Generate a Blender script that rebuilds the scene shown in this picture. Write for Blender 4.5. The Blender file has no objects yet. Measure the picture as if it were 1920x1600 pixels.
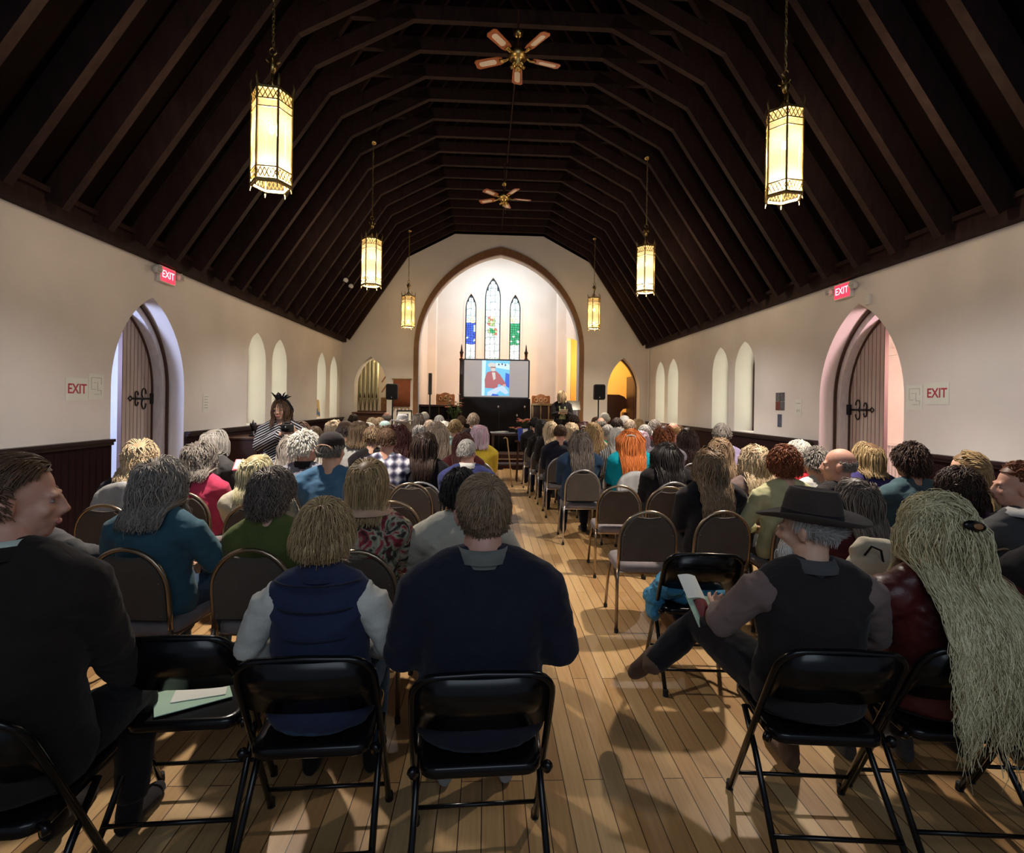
import bpy, bmesh, math, random
import numpy as np
from mathutils import Vector, Matrix, noise

SC = bpy.context.scene
COL = SC.collection
R = math.radians
random.seed(7)

# ------------------------------------------------------------------ camera
F = 1000.0                       # focal length in pixels of the 1920 px wide frame
EYE = 1.63
YAW, ROLL = R(2.58), R(0.9)
fwd = Vector((math.sin(YAW), math.cos(YAW), 0))
r0 = Vector((math.cos(YAW), -math.sin(YAW), 0))
u0 = Vector((0, 0, 1))
right = r0*math.cos(ROLL) + u0*math.sin(ROLL)
up = u0*math.cos(ROLL) - r0*math.sin(ROLL)
cam_d = bpy.data.cameras.new('camera')
cam = bpy.data.objects.new('camera', cam_d)
COL.objects.link(cam)
cam_d.sensor_width = 36.0
cam_d.lens = 36.0*F/1920
cam_d.shift_y = -43.0/1920
cam_d.clip_start = 0.05
cam.matrix_world = Matrix((
    (right.x, up.x, -fwd.x, 0), (right.y, up.y, -fwd.y, 0), (right.z, up.z, -fwd.z, EYE), (0, 0, 0, 1)))
SC.camera = cam

def P(px, py, d):
    """world point that the photograph shows at (px, py), d metres in front of the lens"""
    return Vector((0, 0, EYE)) + d*(fwd + (px-960)/F*right - (py-757)/F*up)

# ------------------------------------------------------------------ world, exposure
SC.view_settings.view_transform = 'Standard'
SC.view_settings.look = 'None'
SC.view_settings.gamma = 1.0
SC.view_settings.use_curve_mapping = False
SC.view_settings.exposure = 1.12
W = bpy.data.worlds.new('world'); SC.world = W; W.use_nodes = True
bg = W.node_tree.nodes['Background']
bg.inputs[0].default_value = (0.66, 0.80, 1.0, 1); bg.inputs[1].default_value = 0.09

def lamp(name, kind, loc, energy, color, size=0.1, rot=None, sy=None, spot=None, blend=0.5):
    l = bpy.data.lights.new(name, kind); l.energy = energy; l.color = color
    if kind == 'AREA':
        l.size = size
        if sy: l.shape = 'RECTANGLE'; l.size_y = sy
    else: l.shadow_soft_size = size
    if spot: l.spot_size = R(spot); l.spot_blend = blend
    o = bpy.data.objects.new(name, l); COL.objects.link(o); o.location = loc
    if rot: o.rotation_euler = rot
    return o
# chancel: cool light high up by the windows, warm light lower and in the side rooms
lamp('chancel_cool_light', 'AREA', (0.3, 17.4, 6.4), 76, (0.66, 0.84, 1.0), 2.6, (R(25), 0, 0), 1.5)
lamp('chancel_warm_light', 'AREA', (0.3, 16.2, 3.2), 50, (1.0, 0.62, 0.36), 2.4, (R(80), 0, 0), 0.5)
lamp('piano_room_light', 'POINT', (3.6, 17.3, 3.2), 70, (1.0, 0.62, 0.22), 0.15)
lamp('organ_room_light', 'POINT', (-2.7, 15.9, 3.0), 14, (1.0, 0.80, 0.5), 0.1)
# porches: daylight falls in through their outer doors
lamp('porch_daylight_left', 'AREA', (-5.3, 6.4, 2.7), 50, (0.50, 0.62, 1.0), 1.0, (R(48), 0, R(15)), 1.4)
lamp('porch_daylight_right', 'AREA', (5.7, 6.2, 2.7), 50, (1.0, 0.66, 0.46), 1.0, (R(48), 0, R(-15)), 1.4)

lamp('reveal_fill_left', 'POINT', (-4.78, 5.72, 2.0), 45, (0.55, 0.64, 1.0), 0.08)  # added fill point that brightens the left door reveal, no fitting there
lamp('reveal_fill_right', 'POINT', (5.28, 5.44, 2.0), 45, (1.0, 0.60, 0.62), 0.08)  # the same added fill for the right door reveal
# added cool fill from behind the camera; no window stands there
lamp('rear_cool_fill', 'AREA', (0.25, -1.5, 3.3), 20, (0.74, 0.86, 1.0), 3.0, (R(86), 0, 0), 2.0)
# the projector's throw onto the screen
lamp('projector_beam', 'SPOT', (0.3, 10.3, 4.6), 260, (0.9, 0.92, 1.0), 0.03, (R(66), 0, R(0)), spot=26, blend=0.3)

# ------------------------------------------------------------------ materials
MATS = {}
def newmat(name):
    m = bpy.data.materials.new(name); m.use_nodes = True; MATS[name] = m
    nt = m.node_tree
    return m, nt, nt.nodes['Principled BSDF']
def nn(nt, t, **kw):
    n = nt.nodes.new(t)
    for k, v in kw.items(): setattr(n, k, v)
    return n
def coords(nt, scale=(1, 1, 1), rot=(0, 0, 0)):
    tc = nn(nt, 'ShaderNodeTexCoord'); mp = nn(nt, 'ShaderNodeMapping')
    mp.inputs['Scale'].default_value = scale; mp.inputs['Rotation'].default_value = rot
    nt.links.new(tc.outputs['Object'], mp.inputs[0])
    return mp.outputs[0]
def ramp(nt, fac, stops):
    r = nn(nt, 'ShaderNodeValToRGB'); e = r.color_ramp.elements
    while len(e) < len(stops): e.new(0.5)
    for el, (p, c) in zip(e, stops): el.position = p; el.color = (*c, 1)
    nt.links.new(fac, r.inputs[0]); return r.outputs[0]
def bump(nt, b, h, s=0.3, dist=0.01):
    bn = nn(nt, 'ShaderNodeBump'); bn.inputs['Strength'].default_value = s; bn.inputs['Distance'].default_value = dist
    nt.links.new(h, bn.inputs['Height']); nt.links.new(bn.outputs[0], b.inputs['Normal'])
def sc(c, k): return tuple(min(1, x*k) for x in c)

def mat_noise(name, c1, c2=None, scale=8, rough=0.7, metal=0, bs=0.15, bd=0.004, stretch=(1, 1, 1), spec=0.4, detail=5):
    if name in MATS: return MATS[name]
    m, nt, b = newmat(name); c2 = c2 or sc(c1, 0.75)
    co = coords(nt, stretch)
    t = nn(nt, 'ShaderNodeTexNoise'); t.inputs['Scale'].default_value = scale; t.inputs['Detail'].default_value = detail
    nt.links.new(co, t.inputs['Vector'])
    nt.links.new(ramp(nt, t.outputs[0], [(0.3, c1), (0.7, c2)]), b.inputs['Base Color'])
    b.inputs['Roughness'].default_value = rough; b.inputs['Metallic'].default_value = metal
    b.inputs['Specular IOR Level'].default_value = spec
    if bs: bump(nt, b, t.outputs[0], bs, bd)
    return m

def mat_fabric(name, c1, c2=None, weave=260, rough=0.9, fold=0.5):
    """woven cloth: soft folds, faint weave"""
    if name in MATS: return MATS[name]
    m, nt, b = newmat(name); c2 = c2 or sc(c1, 0.72)
    co = coords(nt)
    t = nn(nt, 'ShaderNodeTexNoise'); t.inputs['Scale'].default_value = 7; t.inputs['Detail'].default_value = 3; t.inputs['Distortion'].default_value = 0.6
    nt.links.new(co, t.inputs['Vector'])
    w = nn(nt, 'ShaderNodeTexNoise'); w.inputs['Scale'].default_value = weave
    nt.links.new(co, w.inputs['Vector'])
    mx = nn(nt, 'ShaderNodeMath', operation='MULTIPLY_ADD'); mx.inputs[1].default_value = 0.35
    nt.links.new(w.outputs[0], mx.inputs[0]); nt.links.new(t.outputs[0], mx.inputs[2])
    nt.links.new(ramp(nt, mx.outputs[0], [(0.4, c1), (0.85, c2)]), b.inputs['Base Color'])
    b.inputs['Roughness'].default_value = rough
    b.inputs['Sheen Weight'].default_value = 0.08
    b.inputs['Specular IOR Level'].default_value = 0.25
    bump(nt, b, t.outputs[0], fold, 0.02)
    return m

def mat_emit(name, c, s):
    if name in MATS: return MATS[name]
    m, nt, b = newmat(name)
    b.inputs['Base Color'].default_value = (*sc(c, 0.5), 1)
    b.inputs['Emission Color'].default_value = (*c, 1); b.inputs['Emission Strength'].default_value = s
    return m

def mat_floor():
    m, nt, b = newmat('floor_boards')
    co = coords(nt, (1, 1, 1), (0, 0, R(90)))
    br = nn(nt, 'ShaderNodeTexBrick'); br.offset = 0.37; br.squash = 1
    nt.links.new(co, br.inputs['Vector'])
    for k, v in (('Scale', 1.0), ('Mortar Size', 0.0022), ('Brick Width', 2.3), ('Row Height', 0.088), ('Bias', 0.0), ('Mortar Smooth', 0.1)):
        br.inputs[k].default_value = v
    br.inputs['Color1'].default_value = (0, 0, 0, 1); br.inputs['Color2'].default_value = (1, 1, 1, 1); br.inputs['Mortar'].default_value = (0.5, 0.5, 0.5, 1)
    g = nn(nt, 'ShaderNodeTexNoise'); g.inputs['Scale'].default_value = 3.0; g.inputs['Detail'].default_value = 6
    nt.links.new(coords(nt, (26, 1.1, 1)), g.inputs['Vector'])
    mul = nn(nt, 'ShaderNodeMath', operation='MULTIPLY_ADD'); mul.inputs[1].default_value = 0.55
    nt.links.new(br.outputs['Color'], mul.inputs[0]); 
    gm = nn(nt, 'ShaderNodeMath', operation='MULTIPLY'); gm.inputs[1].default_value = 0.55
    nt.links.new(g.outputs[0], gm.inputs[0]); nt.links.new(gm.outputs[0], mul.inputs[2])
    col = ramp(nt, mul.outputs[0], [(0.15, (0.32, 0.17, 0.07)), (0.5, (0.46, 0.28, 0.125)), (0.9, (0.62, 0.42, 0.21))])
    # worn, scuffed patches
    s = nn(nt, 'ShaderNodeTexNoise'); s.inputs['Scale'].default_value = 1.4; s.inputs['Detail'].default_value = 6
    nt.links.new(coords(nt, (1, 0.6, 1)), s.inputs['Vector'])
    mixs = nn(nt, 'ShaderNodeMix', data_type='RGBA', blend_type='MULTIPLY'); mixs.inputs[0].default_value = 0.55
    nt.links.new(col, mixs.inputs[6]); nt.links.new(ramp(nt, s.outputs[0], [(0.35, (0.62, 0.55, 0.45)), (0.6, (1, 1, 1))]), mixs.inputs[7])
    mixm = nn(nt, 'ShaderNodeMix', data_type='RGBA'); mixm.inputs[7].default_value = (0.05, 0.022, 0.008, 1)
    nt.links.new(br.outputs['Fac'], mixm.inputs[0]); nt.links.new(mixs.outputs[2], mixm.inputs[6])
    nt.links.new(mixm.outputs[2], b.inputs['Base Color'])
    b.inputs['Roughness'].default_value = 0.33; b.inputs['Specular IOR Level'].default_value = 0.4
    inv = nn(nt, 'ShaderNodeMath', operation='SUBTRACT'); inv.inputs[0].default_value = 1; nt.links.new(br.outputs['Fac'], inv.inputs[1])
    bump(nt, b, inv.outputs[0], 0.4, 0.003)
    return m

def mat_boards(name, c1, c2, groove, width, axis, rough=0.6):
    """vertical boards with dark grooves along one axis (0 x, 1 y)"""
    if name in MATS: return MATS[name]
    m, nt, b = newmat(name)
    tc = nn(nt, 'ShaderNodeTexCoord'); sp = nn(nt, 'ShaderNodeSeparateXYZ'); nt.links.new(tc.outputs['Object'], sp.inputs[0])
    mo = nn(nt, 'ShaderNodeMath', operation='FRACT'); dv = nn(nt, 'ShaderNodeMath', operation='DIVIDE'); dv.inputs[1].default_value = width
    nt.links.new(sp.outputs[axis], dv.inputs[0]); nt.links.new(dv.outputs[0], mo.inputs[0])
    gr = nn(nt, 'ShaderNodeMath', operation='LESS_THAN'); gr.inputs[1].default_value = 0.15; nt.links.new(mo.outputs[0], gr.inputs[0])
    t = nn(nt, 'ShaderNodeTexNoise'); t.inputs['Scale'].default_value = 4; t.inputs['Detail'].default_value = 6
    nt.links.new(coords(nt, (9, 9, 0.8)), t.inputs['Vector'])
    mx = nn(nt, 'ShaderNodeMix', data_type='RGBA'); mx.inputs[7].default_value = (*groove, 1)
    nt.links.new(gr.outputs[0], mx.inputs[0]); nt.links.new(ramp(nt, t.outputs[0], [(0.3, c1), (0.7, c2)]), mx.inputs[6])
    nt.links.new(mx.outputs[2], b.inputs['Base Color']); b.inputs['Roughness'].default_value = rough; b.inputs['Specular IOR Level'].default_value = 0.09
    iv = nn(nt, 'ShaderNodeMath', operation='SUBTRACT'); iv.inputs[0].default_value = 1; nt.links.new(gr.outputs[0], iv.inputs[1])
    bump(nt, b, iv.outputs[0], 0.5, 0.004)
    return m

M_PLASTER = mat_noise('plaster', (0.77, 0.74, 0.73), (0.71, 0.68, 0.67), 1.6, 0.85, bs=0.08, bd=0.01, detail=8)
M_PLASTER2 = mat_noise('chancel_plaster', (0.68, 0.60, 0.52), (0.62, 0.54, 0.46), 1.2, 0.85, bs=0.06, bd=0.01)
M_YELLOW = mat_noise('yellow_plaster', (0.72, 0.52, 0.22), (0.66, 0.47, 0.19), 2, 0.85, bs=0.05)
M_WHITE = mat_noise('white_paint', (0.78, 0.77, 0.76), (0.72, 0.71, 0.70), 3, 0.6, bs=0.05)
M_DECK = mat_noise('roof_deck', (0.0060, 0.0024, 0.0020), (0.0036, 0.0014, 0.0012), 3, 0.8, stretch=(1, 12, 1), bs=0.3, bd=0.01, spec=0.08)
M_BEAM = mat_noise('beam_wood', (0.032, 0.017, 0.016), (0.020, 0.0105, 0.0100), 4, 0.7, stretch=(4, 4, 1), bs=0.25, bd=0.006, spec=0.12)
M_TRIM = mat_noise('arch_trim', (0.24, 0.12, 0.055), (0.17, 0.08, 0.035), 6, 0.5, stretch=(3, 3, 1))
M_WAINS = mat_boards('wainscot_wood', (0.016, 0.006, 0.009), (0.011, 0.004, 0.006), (0.005, 0.002, 0.003), 0.09, 1, 0.5)
M_CAP = mat_noise('wainscot_cap', (0.018, 0.007, 0.009), (0.012, 0.005, 0.006), 6, 0.4)
M_BEAD = mat_boards('white_beadboard', (0.70, 0.70, 0.71), (0.64, 0.64, 0.66), (0.18, 0.18, 0.22), 0.075, 1, 0.5)
M_LEAF = mat_boards('door_planks', (0.56, 0.48, 0.46), (0.44, 0.37, 0.36), (0.14, 0.10, 0.10), 0.07, 1, 0.5)
M_FRAME = mat_noise('door_frame_paint', (0.68, 0.66, 0.68), (0.55, 0.53, 0.56), 12, 0.5, stretch=(2, 2, 0.6))
M_IRON = mat_noise('iron', (0.03, 0.03, 0.035), None, 20, 0.45, 0.7)
M_BRASS = mat_noise('brass', (0.60, 0.42, 0.16), (0.45, 0.30, 0.10), 20, 0.32, 1.0, bs=0.05)
M_GOLD = mat_noise('antique_gold', (0.46, 0.34, 0.14), (0.34, 0.24, 0.09), 30, 0.4, 0.85, bs=0.1)
M_BLACKMETAL = mat_noise('black_enamel', (0.004, 0.004, 0.005), (0.006, 0.006, 0.007), 10, 0.22, 0.0, bs=0.02, spec=0.35)
M_BRONZE = mat_noise('bronze_tube', (0.42, 0.33, 0.24), (0.34, 0.26, 0.18), 10, 0.28, 0.9, bs=0.02)
M_SILVER = mat_noise('silver_tube', (0.62, 0.60, 0.60), (0.52, 0.50, 0.50), 10, 0.28, 0.9, bs=0.02)
M_PAD = mat_fabric('taupe_upholstery', (0.100, 0.082, 0.068), (0.075, 0.060, 0.050), 420, 0.9, 0.1)
M_SEAT = mat_fabric('seat_upholstery', (0.24, 0.21, 0.22), (0.18, 0.155, 0.16), 420, 0.9, 0.1)
M_RUBBER = mat_noise('rubber', (0.02, 0.02, 0.02), None, 10, 0.8)
M_BLACKPL = mat_noise('black_plastic', (0.012, 0.012, 0.014), None, 30, 0.5)
M_BLACKCL = mat_fabric('black_cloth', (0.010, 0.008, 0.010), (0.006, 0.005, 0.006), 200, 0.95, 0.4)
M_DARKWOOD = mat_noise('dark_wood', (0.070, 0.030, 0.018), (0.045, 0.018, 0.010), 4, 0.4, stretch=(1, 1, 8))
M_MIDWOOD = mat_noise('carved_oak', (0.36, 0.17, 0.07), (0.22, 0.10, 0.04), 14, 0.5, bs=0.6, bd=0.01)
M_TANWOOD = mat_noise('tan_wood', (0.50, 0.34, 0.16), (0.40, 0.26, 0.12), 6, 0.5)
M_PAPER = mat_noise('paper', (0.78, 0.80, 0.76), (0.72, 0.75, 0.70), 5, 0.8, bs=0.03)
M_GREENPAPER = mat_noise('green_paper', (0.42, 0.60, 0.48), (0.36, 0.54, 0.42), 8, 0.8, bs=0.03)
M_REDINK = mat_noise('red_ink', (0.50, 0.06, 0.08), None, 10, 0.7, bs=0)
M_GREYINK = mat_noise('grey_ink', (0.45, 0.45, 0.46), None, 10, 0.7, bs=0)
M_CARPET = mat_fabric('dark_red_carpet', (0.060, 0.022, 0.018), (0.04, 0.015, 0.012), 300, 0.95, 0.2)

# ------------------------------------------------------------------ mesh helpers
class MB:
    def __init__(s): s.v = []; s.f = []; s.m = []
    def add(s, vs, fs, mi=0):
        o = len(s.v); s.v.extend(tuple(p) for p in vs); s.f.extend(tuple(i+o for i in f) for f in fs); s.m.extend([mi]*len(fs)); return s
    def box(s, x0, x1, y0, y1, z0, z1, mi=0, M=None):
        vs = [Vector((x, y, z)) for x in (x0, x1) for y in (y0, y1) for z in (z0, z1)]
        if M: vs = [M @ p for p in vs]
        return s.add(vs, [(0, 1, 3, 2), (4, 6, 7, 5), (0, 4, 5, 1), (2, 3, 7, 6), (0, 2, 6, 4), (1, 5, 7, 3)], mi)
    def beam(s, a, b, w, h, upv=(0, 0, 1), mi=0):
        """rectangular bar from a to b, w wide and h deep (measured along upv)"""
        a = Vector(a); b = Vector(b); t = (b-a).normalized(); x = t.cross(Vector(upv)).normalized(); z = x.cross(t)
        vs = [p + x*i*w/2 + z*j*h/2 for p in (a, b) for i in (-1, 1) for j in (-1, 1)]
        return s.add(vs, [(0, 1, 3, 2), (4, 6, 7, 5), (0, 4, 5, 1), (2, 3, 7, 6), (0, 2, 6, 4), (1, 5, 7, 3)], mi)
    def tube(s, pts, r, n=10, mi=0, ry=None, upv=None, cap=True, closed=False):
        pts = [Vector(p) for p in pts]; k = len(pts)
        rs = list(r) if hasattr(r, '__len__') else [r]*k
        rys = (list(ry) if hasattr(ry, '__len__') else [ry]*k) if ry is not None else rs
        vs = []; x = None
        for i, p in enumerate(pts):
            if closed: t = pts[(i+1) % k]-pts[i-1]
            else: t = pts[min(i+1, k-1)]-pts[max(i-1, 0)]
            t.normalize()
            if upv is not None: x = Vector(upv)
            elif x is None: x = Vector((1, 0, 0)) if abs(t.x) < 0.8 else Vector((0, 1, 0))
            x = (x - t*x.dot(t)).normalized(); y = t.cross(x)
            for j in range(n):
                a = 2*math.pi*j/n
                vs.append(p + x*math.cos(a)*rs[i] + y*math.sin(a)*rys[i])
        fs = []
        for i in range(k if closed else k-1):
            for j in range(n):
                a = i*n+j; b = i*n+(j+1) % n; i2 = (i+1) % k
                fs.append((a, b, i2*n+(j+1) % n, i2*n+j))
        if cap and not closed: fs.append(tuple(reversed(range(n)))); fs.append(tuple((k-1)*n+j for j in range(n)))
        return s.add(vs, fs, mi)
    def lathe(s, prof, n=20, loc=(0, 0, 0), mi=0):
        vs = []; L = Vector(loc)
        for (r_, z) in prof:
            for j in range(n):
                a = 2*math.pi*j/n; vs.append(L+Vector((r_*math.cos(a), r_*math.sin(a), z)))
        fs = [(i*n+j, i*n+(j+1) % n, (i+1)*n+(j+1) % n, (i+1)*n+j) for i in range(len(prof)-1) for j in range(n)]
        fs.append(tuple(reversed(range(n)))); fs.append(tuple((len(prof)-1)*n+j for j in range(n)))
        return s.add(vs, fs, mi)
    def ell(s, c, r, M=None, n=16, m=10, mi=0):
        c = Vector(c); vs = []; fs = []
        for i in range(m+1):
            th = math.pi*i/m
            for j in range(n):
                a = 2*math.pi*j/n
                p = Vector((r[0]*math.sin(th)*math.cos(a), r[1]*math.sin(th)*math.sin(a), r[2]*math.cos(th)))
                vs.append(c + (M @ p if M else p))
        for i in range(m):
            for j in range(n):
                fs.append((i*n+j, (i+1)*n+j, (i+1)*n+(j+1) % n, i*n+(j+1) % n))
        return s.add(vs, fs, mi)
    def prism(s, poly, f0, f1, mi=0):
        """extrude a 2-D outline between two mapping functions"""
        n = len(poly); vs = [f0(*p) for p in poly]+[f1(*p) for p in poly]
        fs = [tuple(range(n)), tuple(reversed(range(n, 2*n)))]+[(i, i+n, (i+1) % n+n, (i+1) % n) for i in range(n)]
        return s.add(vs, fs, mi)
    def mesh(s, name, mats, smooth=False):
        me = bpy.data.meshes.new(name); me.from_pydata([tuple(p) for p in s.v], [], s.f)
        for mt in (mats if isinstance(mats, (list, tuple)) else [mats]): me.materials.append(mt)
        if any(s.m): me.polygons.foreach_set('material_index', s.m)
        bm = bmesh.new(); bm.from_mesh(me); bmesh.ops.remove_doubles(bm, verts=bm.verts, dist=1e-6)
        bmesh.ops.recalc_face_normals(bm, faces=bm.faces); bm.to_mesh(me); bm.free()
        if smooth:
            me.polygons.foreach_set('use_smooth', [True]*len(me.polygons))
        me.update(); return me
    def build(s, name, mats, parent=None, smooth=False, bevel=0, loc=None, rz=0):
        o = bpy.data.objects.new(name, s.mesh(name, mats, smooth)); COL.objects.link(o)
        if parent: o.parent = parent
        if loc: o.location = loc
        if rz: o.rotation_euler = (0, 0, rz)
        if bevel:
            b = o.modifiers.new('bevel', 'BEVEL'); b.width = bevel; b.segments = 2; b.limit_method = 'ANGLE'
        if smooth == 'auto':
            pass
        return o

def tag(o, label=None, cat=None, group=None, kind=None):
    for k, v in (('label', label), ('category', cat), ('group', group), ('kind', kind)):
        if v: o[k] = v
    return o
def empty(name, loc=(0, 0, 0), rz=0):
    o = bpy.data.objects.new(name, None); COL.objects.link(o); o.location = loc; o.rotation_euler = (0, 0, rz)
    o.empty_display_size = 0.1; return o
def structure(o): o['kind'] = 'structure'; return o
def copy_tree(o, parent=None):
    c = o.copy(); COL.objects.link(c); c.parent = parent
    for ch in o.children: copy_tree(ch, c)
    return c
def rrect(w, h, r, n=5, cx=0, cy=0):
    out = []
    for (sx, sy, a0) in ((1, 1, 0), (-1, 1, 90), (-1, -1, 180), (1, -1, 270)):
        for i in range(n+1):
            a = R(a0+90*i/n); out.append((cx+sx*(w/2-r)+r*math.cos(a), cy+sy*(h/2-r)+r*math.sin(a)))
    return out
def arch(cx, w, z0, zs, za, n=12, closed=True):
    a = w/2; h = za-zs; Rr = (a*a+h*h)/(2*a); c = Rr-a
    th = math.atan2(h, c) if c >= 0 else math.pi-math.atan2(h, -c)
    left = [(cx-a+Rr-Rr*math.cos(th*i/n), zs+Rr*math.sin(th*i/n)) for i in range(n+1)]
    pts = [(cx-a, z0)]+left+[(2*cx-x, z) for x, z in reversed(left[:-1])]+[(cx+a, z0)]
    return pts
def slab(name, outer, holes, f0, f1, mat, parent=None):
    bm = bmesh.new(); edges = []
    for loop in [outer]+holes:
        vs = [bm.verts.new((p[0], p[1], 0)) for p in loop]
        edges += [bm.edges.new((vs[i], vs[(i+1) % len(vs)])) for i in range(len(vs))]
    bmesh.ops.triangle_fill(bm, edges=edges, use_beauty=True)
    ret = bmesh.ops.extrude_face_region(bm, geom=bm.faces[:])
    top = {v for v in ret['geom'] if isinstance(v, bmesh.types.BMVert)}
    for v in bm.verts:
        v.co = Vector(f1(v.co.x, v.co.y)) if v in top else Vector(f0(v.co.x, v.co.y))
    bmesh.ops.recalc_face_normals(bm, faces=bm.faces)
    me = bpy.data.meshes.new(name); bm.to_mesh(me); bm.free(); me.materials.append(mat)
    o = bpy.data.objects.new(name, me); COL.objects.link(o)
    if parent: o.parent = parent
    return o
def band(mb, outl, inl, f0, f1, mi=0):
    """arched band between two open outlines of equal length, extruded between two mappings"""
    n = len(outl); vs = [f0(*p) for p in outl]+[f0(*p) for p in inl]+[f1(*p) for p in outl]+[f1(*p) for p in inl]
    fs = []
    for i in range(n-1):
        fs += [(i, i+1, n+i+1, n+i), (2*n+i, 3*n+i, 3*n+i+1, 2*n+i+1), (i, 2*n+i, 2*n+i+1, i+1), (n+i, n+i+1, 3*n+i+1, 3*n+i)]
    fs += [(0, n, 3*n, 2*n), (n-1, 2*n-1+2*n, 2*n-1+0+0*n, n-1)][:1]
    fs += [(n-1, 3*n-1, 4*n-1, 2*n-1)]
    mb.add(vs, fs, mi); return mb

#@@ROOM
# ------------------------------------------------------------------ the hall
XL, XR, YF, YB = -4.05, 4.55, 15.0, -1.6
XC = 0.25; EAVE = 3.33; WT = 0.45
floor = MB().box(XL-0.45, XR+0.45, YB, 20.2, -0.12, 0).build('floor', mat_floor()); structure(floor)

LDOOR = (5.92, 7.30, 1.75, 2.84); RDOOR = (5.64, 7.13, 1.75, 2.93)
LWIN = [(9.16, 9.90), (10.18, 10.92), (12.83, 13.50), (13.85, 14.50)]
RWIN = [(8.93, 9.66), (9.93, 10.65), (12.60, 13.33), (13.58, 14.31)]
def side_wall(name, x, sgn, door, wins):
    holes = [arch((door[0]+door[1])/2, door[1]-door[0], 0.002, door[2], door[3], 14)]
    holes += [arch((a+b)/2, b-a, 1.20, 2.30, 2.80, 10) for a, b in wins]
    # the door hole reaches the floor: cut it into the outline
    d = holes.pop(0)
    outer = [(YB, 0)]+[(p[0], max(0, p[1]) if 0 < i < len(d)-1 else 0) for i, p in enumerate(d)]+[(YF+0.4, 0), (YF+0.4, EAVE+0.12), (YB, EAVE+0.12)]
    return structure(slab(name, outer, holes, lambda u, v: (x, u, v), lambda u, v: (x+sgn*WT, u, v), M_PLASTER))
side_wall('wall_left', XL, -1, LDOOR, LWIN)
side_wall('wall_right', XR, 1, RDOOR, RWIN)

# front (altar) wall with its great arch and two small arches
gable = [(XL-0.02, 0), (XR+0.02, 0), (XR+0.02, EAVE), (3.11, 5.50), (1.49, 6.36), (-0.99, 6.36), (-2.61, 5.50), (XL-0.02, EAVE)]
BIG = arch(0.30, 4.56, 0.0, 3.10, 5.83, 18)
ORG = arch(-3.27, 0.90, 0.0, 2.05, 2.88, 10)
PIA = arch(3.84, 0.92, 0.0, 2.05, 2.98, 10)
def floorpath(*al):
    pts = []
    for a in al: pts += [(p[0], p[1]) for p in a]
    return pts
outer = [(XL-0.02, 0)]+floorpath(ORG, BIG, PIA)+[(XR+0.02, 0)]+gable[2:]
structure(slab('wall_front', outer, [], lambda u, v: (u, YF, v), lambda u, v: (u, YF+0.4, v), M_PLASTER))
# dark boarding that closes the roof above the gable
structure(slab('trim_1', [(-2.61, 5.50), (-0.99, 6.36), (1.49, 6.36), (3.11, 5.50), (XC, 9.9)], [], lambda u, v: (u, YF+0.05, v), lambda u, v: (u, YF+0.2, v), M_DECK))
# brown moulding round the great arch
mb = MB(); band(mb, arch(0.30, 4.78, 0.0, 3.10, 6.02, 18), arch(0.30, 4.52, 0.0, 3.10, 5.80, 18), lambda u, v: (u, YF-0.05, v), lambda u, v: (u, YF+0.06, v))
structure(mb.build('trim_2', M_TRIM))
mb = MB(); band(mb, arch(3.84, 0.98, 0.0, 2.05, 3.04, 10), arch(3.84, 0.86, 0.0, 2.05, 2.93, 10), lambda u, v: (u, YF+0.30, v), lambda u, v: (u, YF+0.42, v))
structure(mb.build('trim_3', M_DARKWOOD))

# roof deck, two slopes
slope = 1.50
ridge_z = EAVE+0.1+(XR-XC)*slope
mb = MB()
for sx, xw in ((-1, XL), (1, XR)):
    vs = [(xw+sx*0.10, YB, EAVE-0.05), (xw+sx*0.10, YF+0.3, EAVE-0.05), (XC, YF+0.3, ridge_z), (XC, YB, ridge_z)]
    vs += [(xw+sx*0.22, YB, EAVE-0.05), (xw+sx*0.22, YF+0.3, EAVE-0.05), (XC, YF+0.3, ridge_z+0.2), (XC, YB, ridge_z+0.2)]
    mb.add(vs, [(0, 1, 2, 3), (4, 7, 6, 5), (0, 4, 5, 1), (2, 6, 7, 3), (0, 3, 7, 4), (1, 5, 6, 2)])
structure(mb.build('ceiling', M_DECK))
# wall plates
structure(MB().box(XL-0.02, XL+0.10, YB, YF, EAVE-0.07, EAVE+0.10).box(XL-0.02, XL+0.15, YB, YF, EAVE+0.10, EAVE+0.15).build('trim_4', M_BEAM))
structure(MB().box(XR-0.10, XR+0.02, YB, YF, EAVE-0.07, EAVE+0.10).box(XR-0.15, XR+0.02, YB, YF, EAVE+0.10, EAVE+0.15).build('trim_5', M_BEAM))

# trusses: rafter pair, braces, collar
def truss():
    t = empty('roof_truss')
    for sx in (-1, 1):
        e = Vector((XC+sx*(XR-XC-0.05), 0, EAVE+0.10)); rg = Vector((XC, 0, EAVE+0.10+(XR-XC-0.05)*slope))
        n = Vector((-sx*slope, 0, -1)).normalized()
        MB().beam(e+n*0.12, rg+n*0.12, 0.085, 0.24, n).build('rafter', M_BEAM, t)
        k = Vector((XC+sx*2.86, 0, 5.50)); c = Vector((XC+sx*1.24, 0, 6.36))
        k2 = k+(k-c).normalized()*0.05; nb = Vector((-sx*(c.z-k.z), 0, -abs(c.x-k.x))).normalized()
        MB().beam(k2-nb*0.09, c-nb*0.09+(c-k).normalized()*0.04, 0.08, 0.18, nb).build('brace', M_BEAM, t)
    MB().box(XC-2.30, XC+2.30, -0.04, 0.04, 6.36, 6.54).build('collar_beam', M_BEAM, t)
    return t
T0 = truss()
n_tr = 24
ORD = 'first second third fourth fifth sixth seventh eighth ninth tenth eleventh twelfth thirteenth fourteenth fifteenth sixteenth seventeenth eighteenth nineteenth twentieth twenty-first twenty-second twenty-third twenty-fourth'.split()
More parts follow.
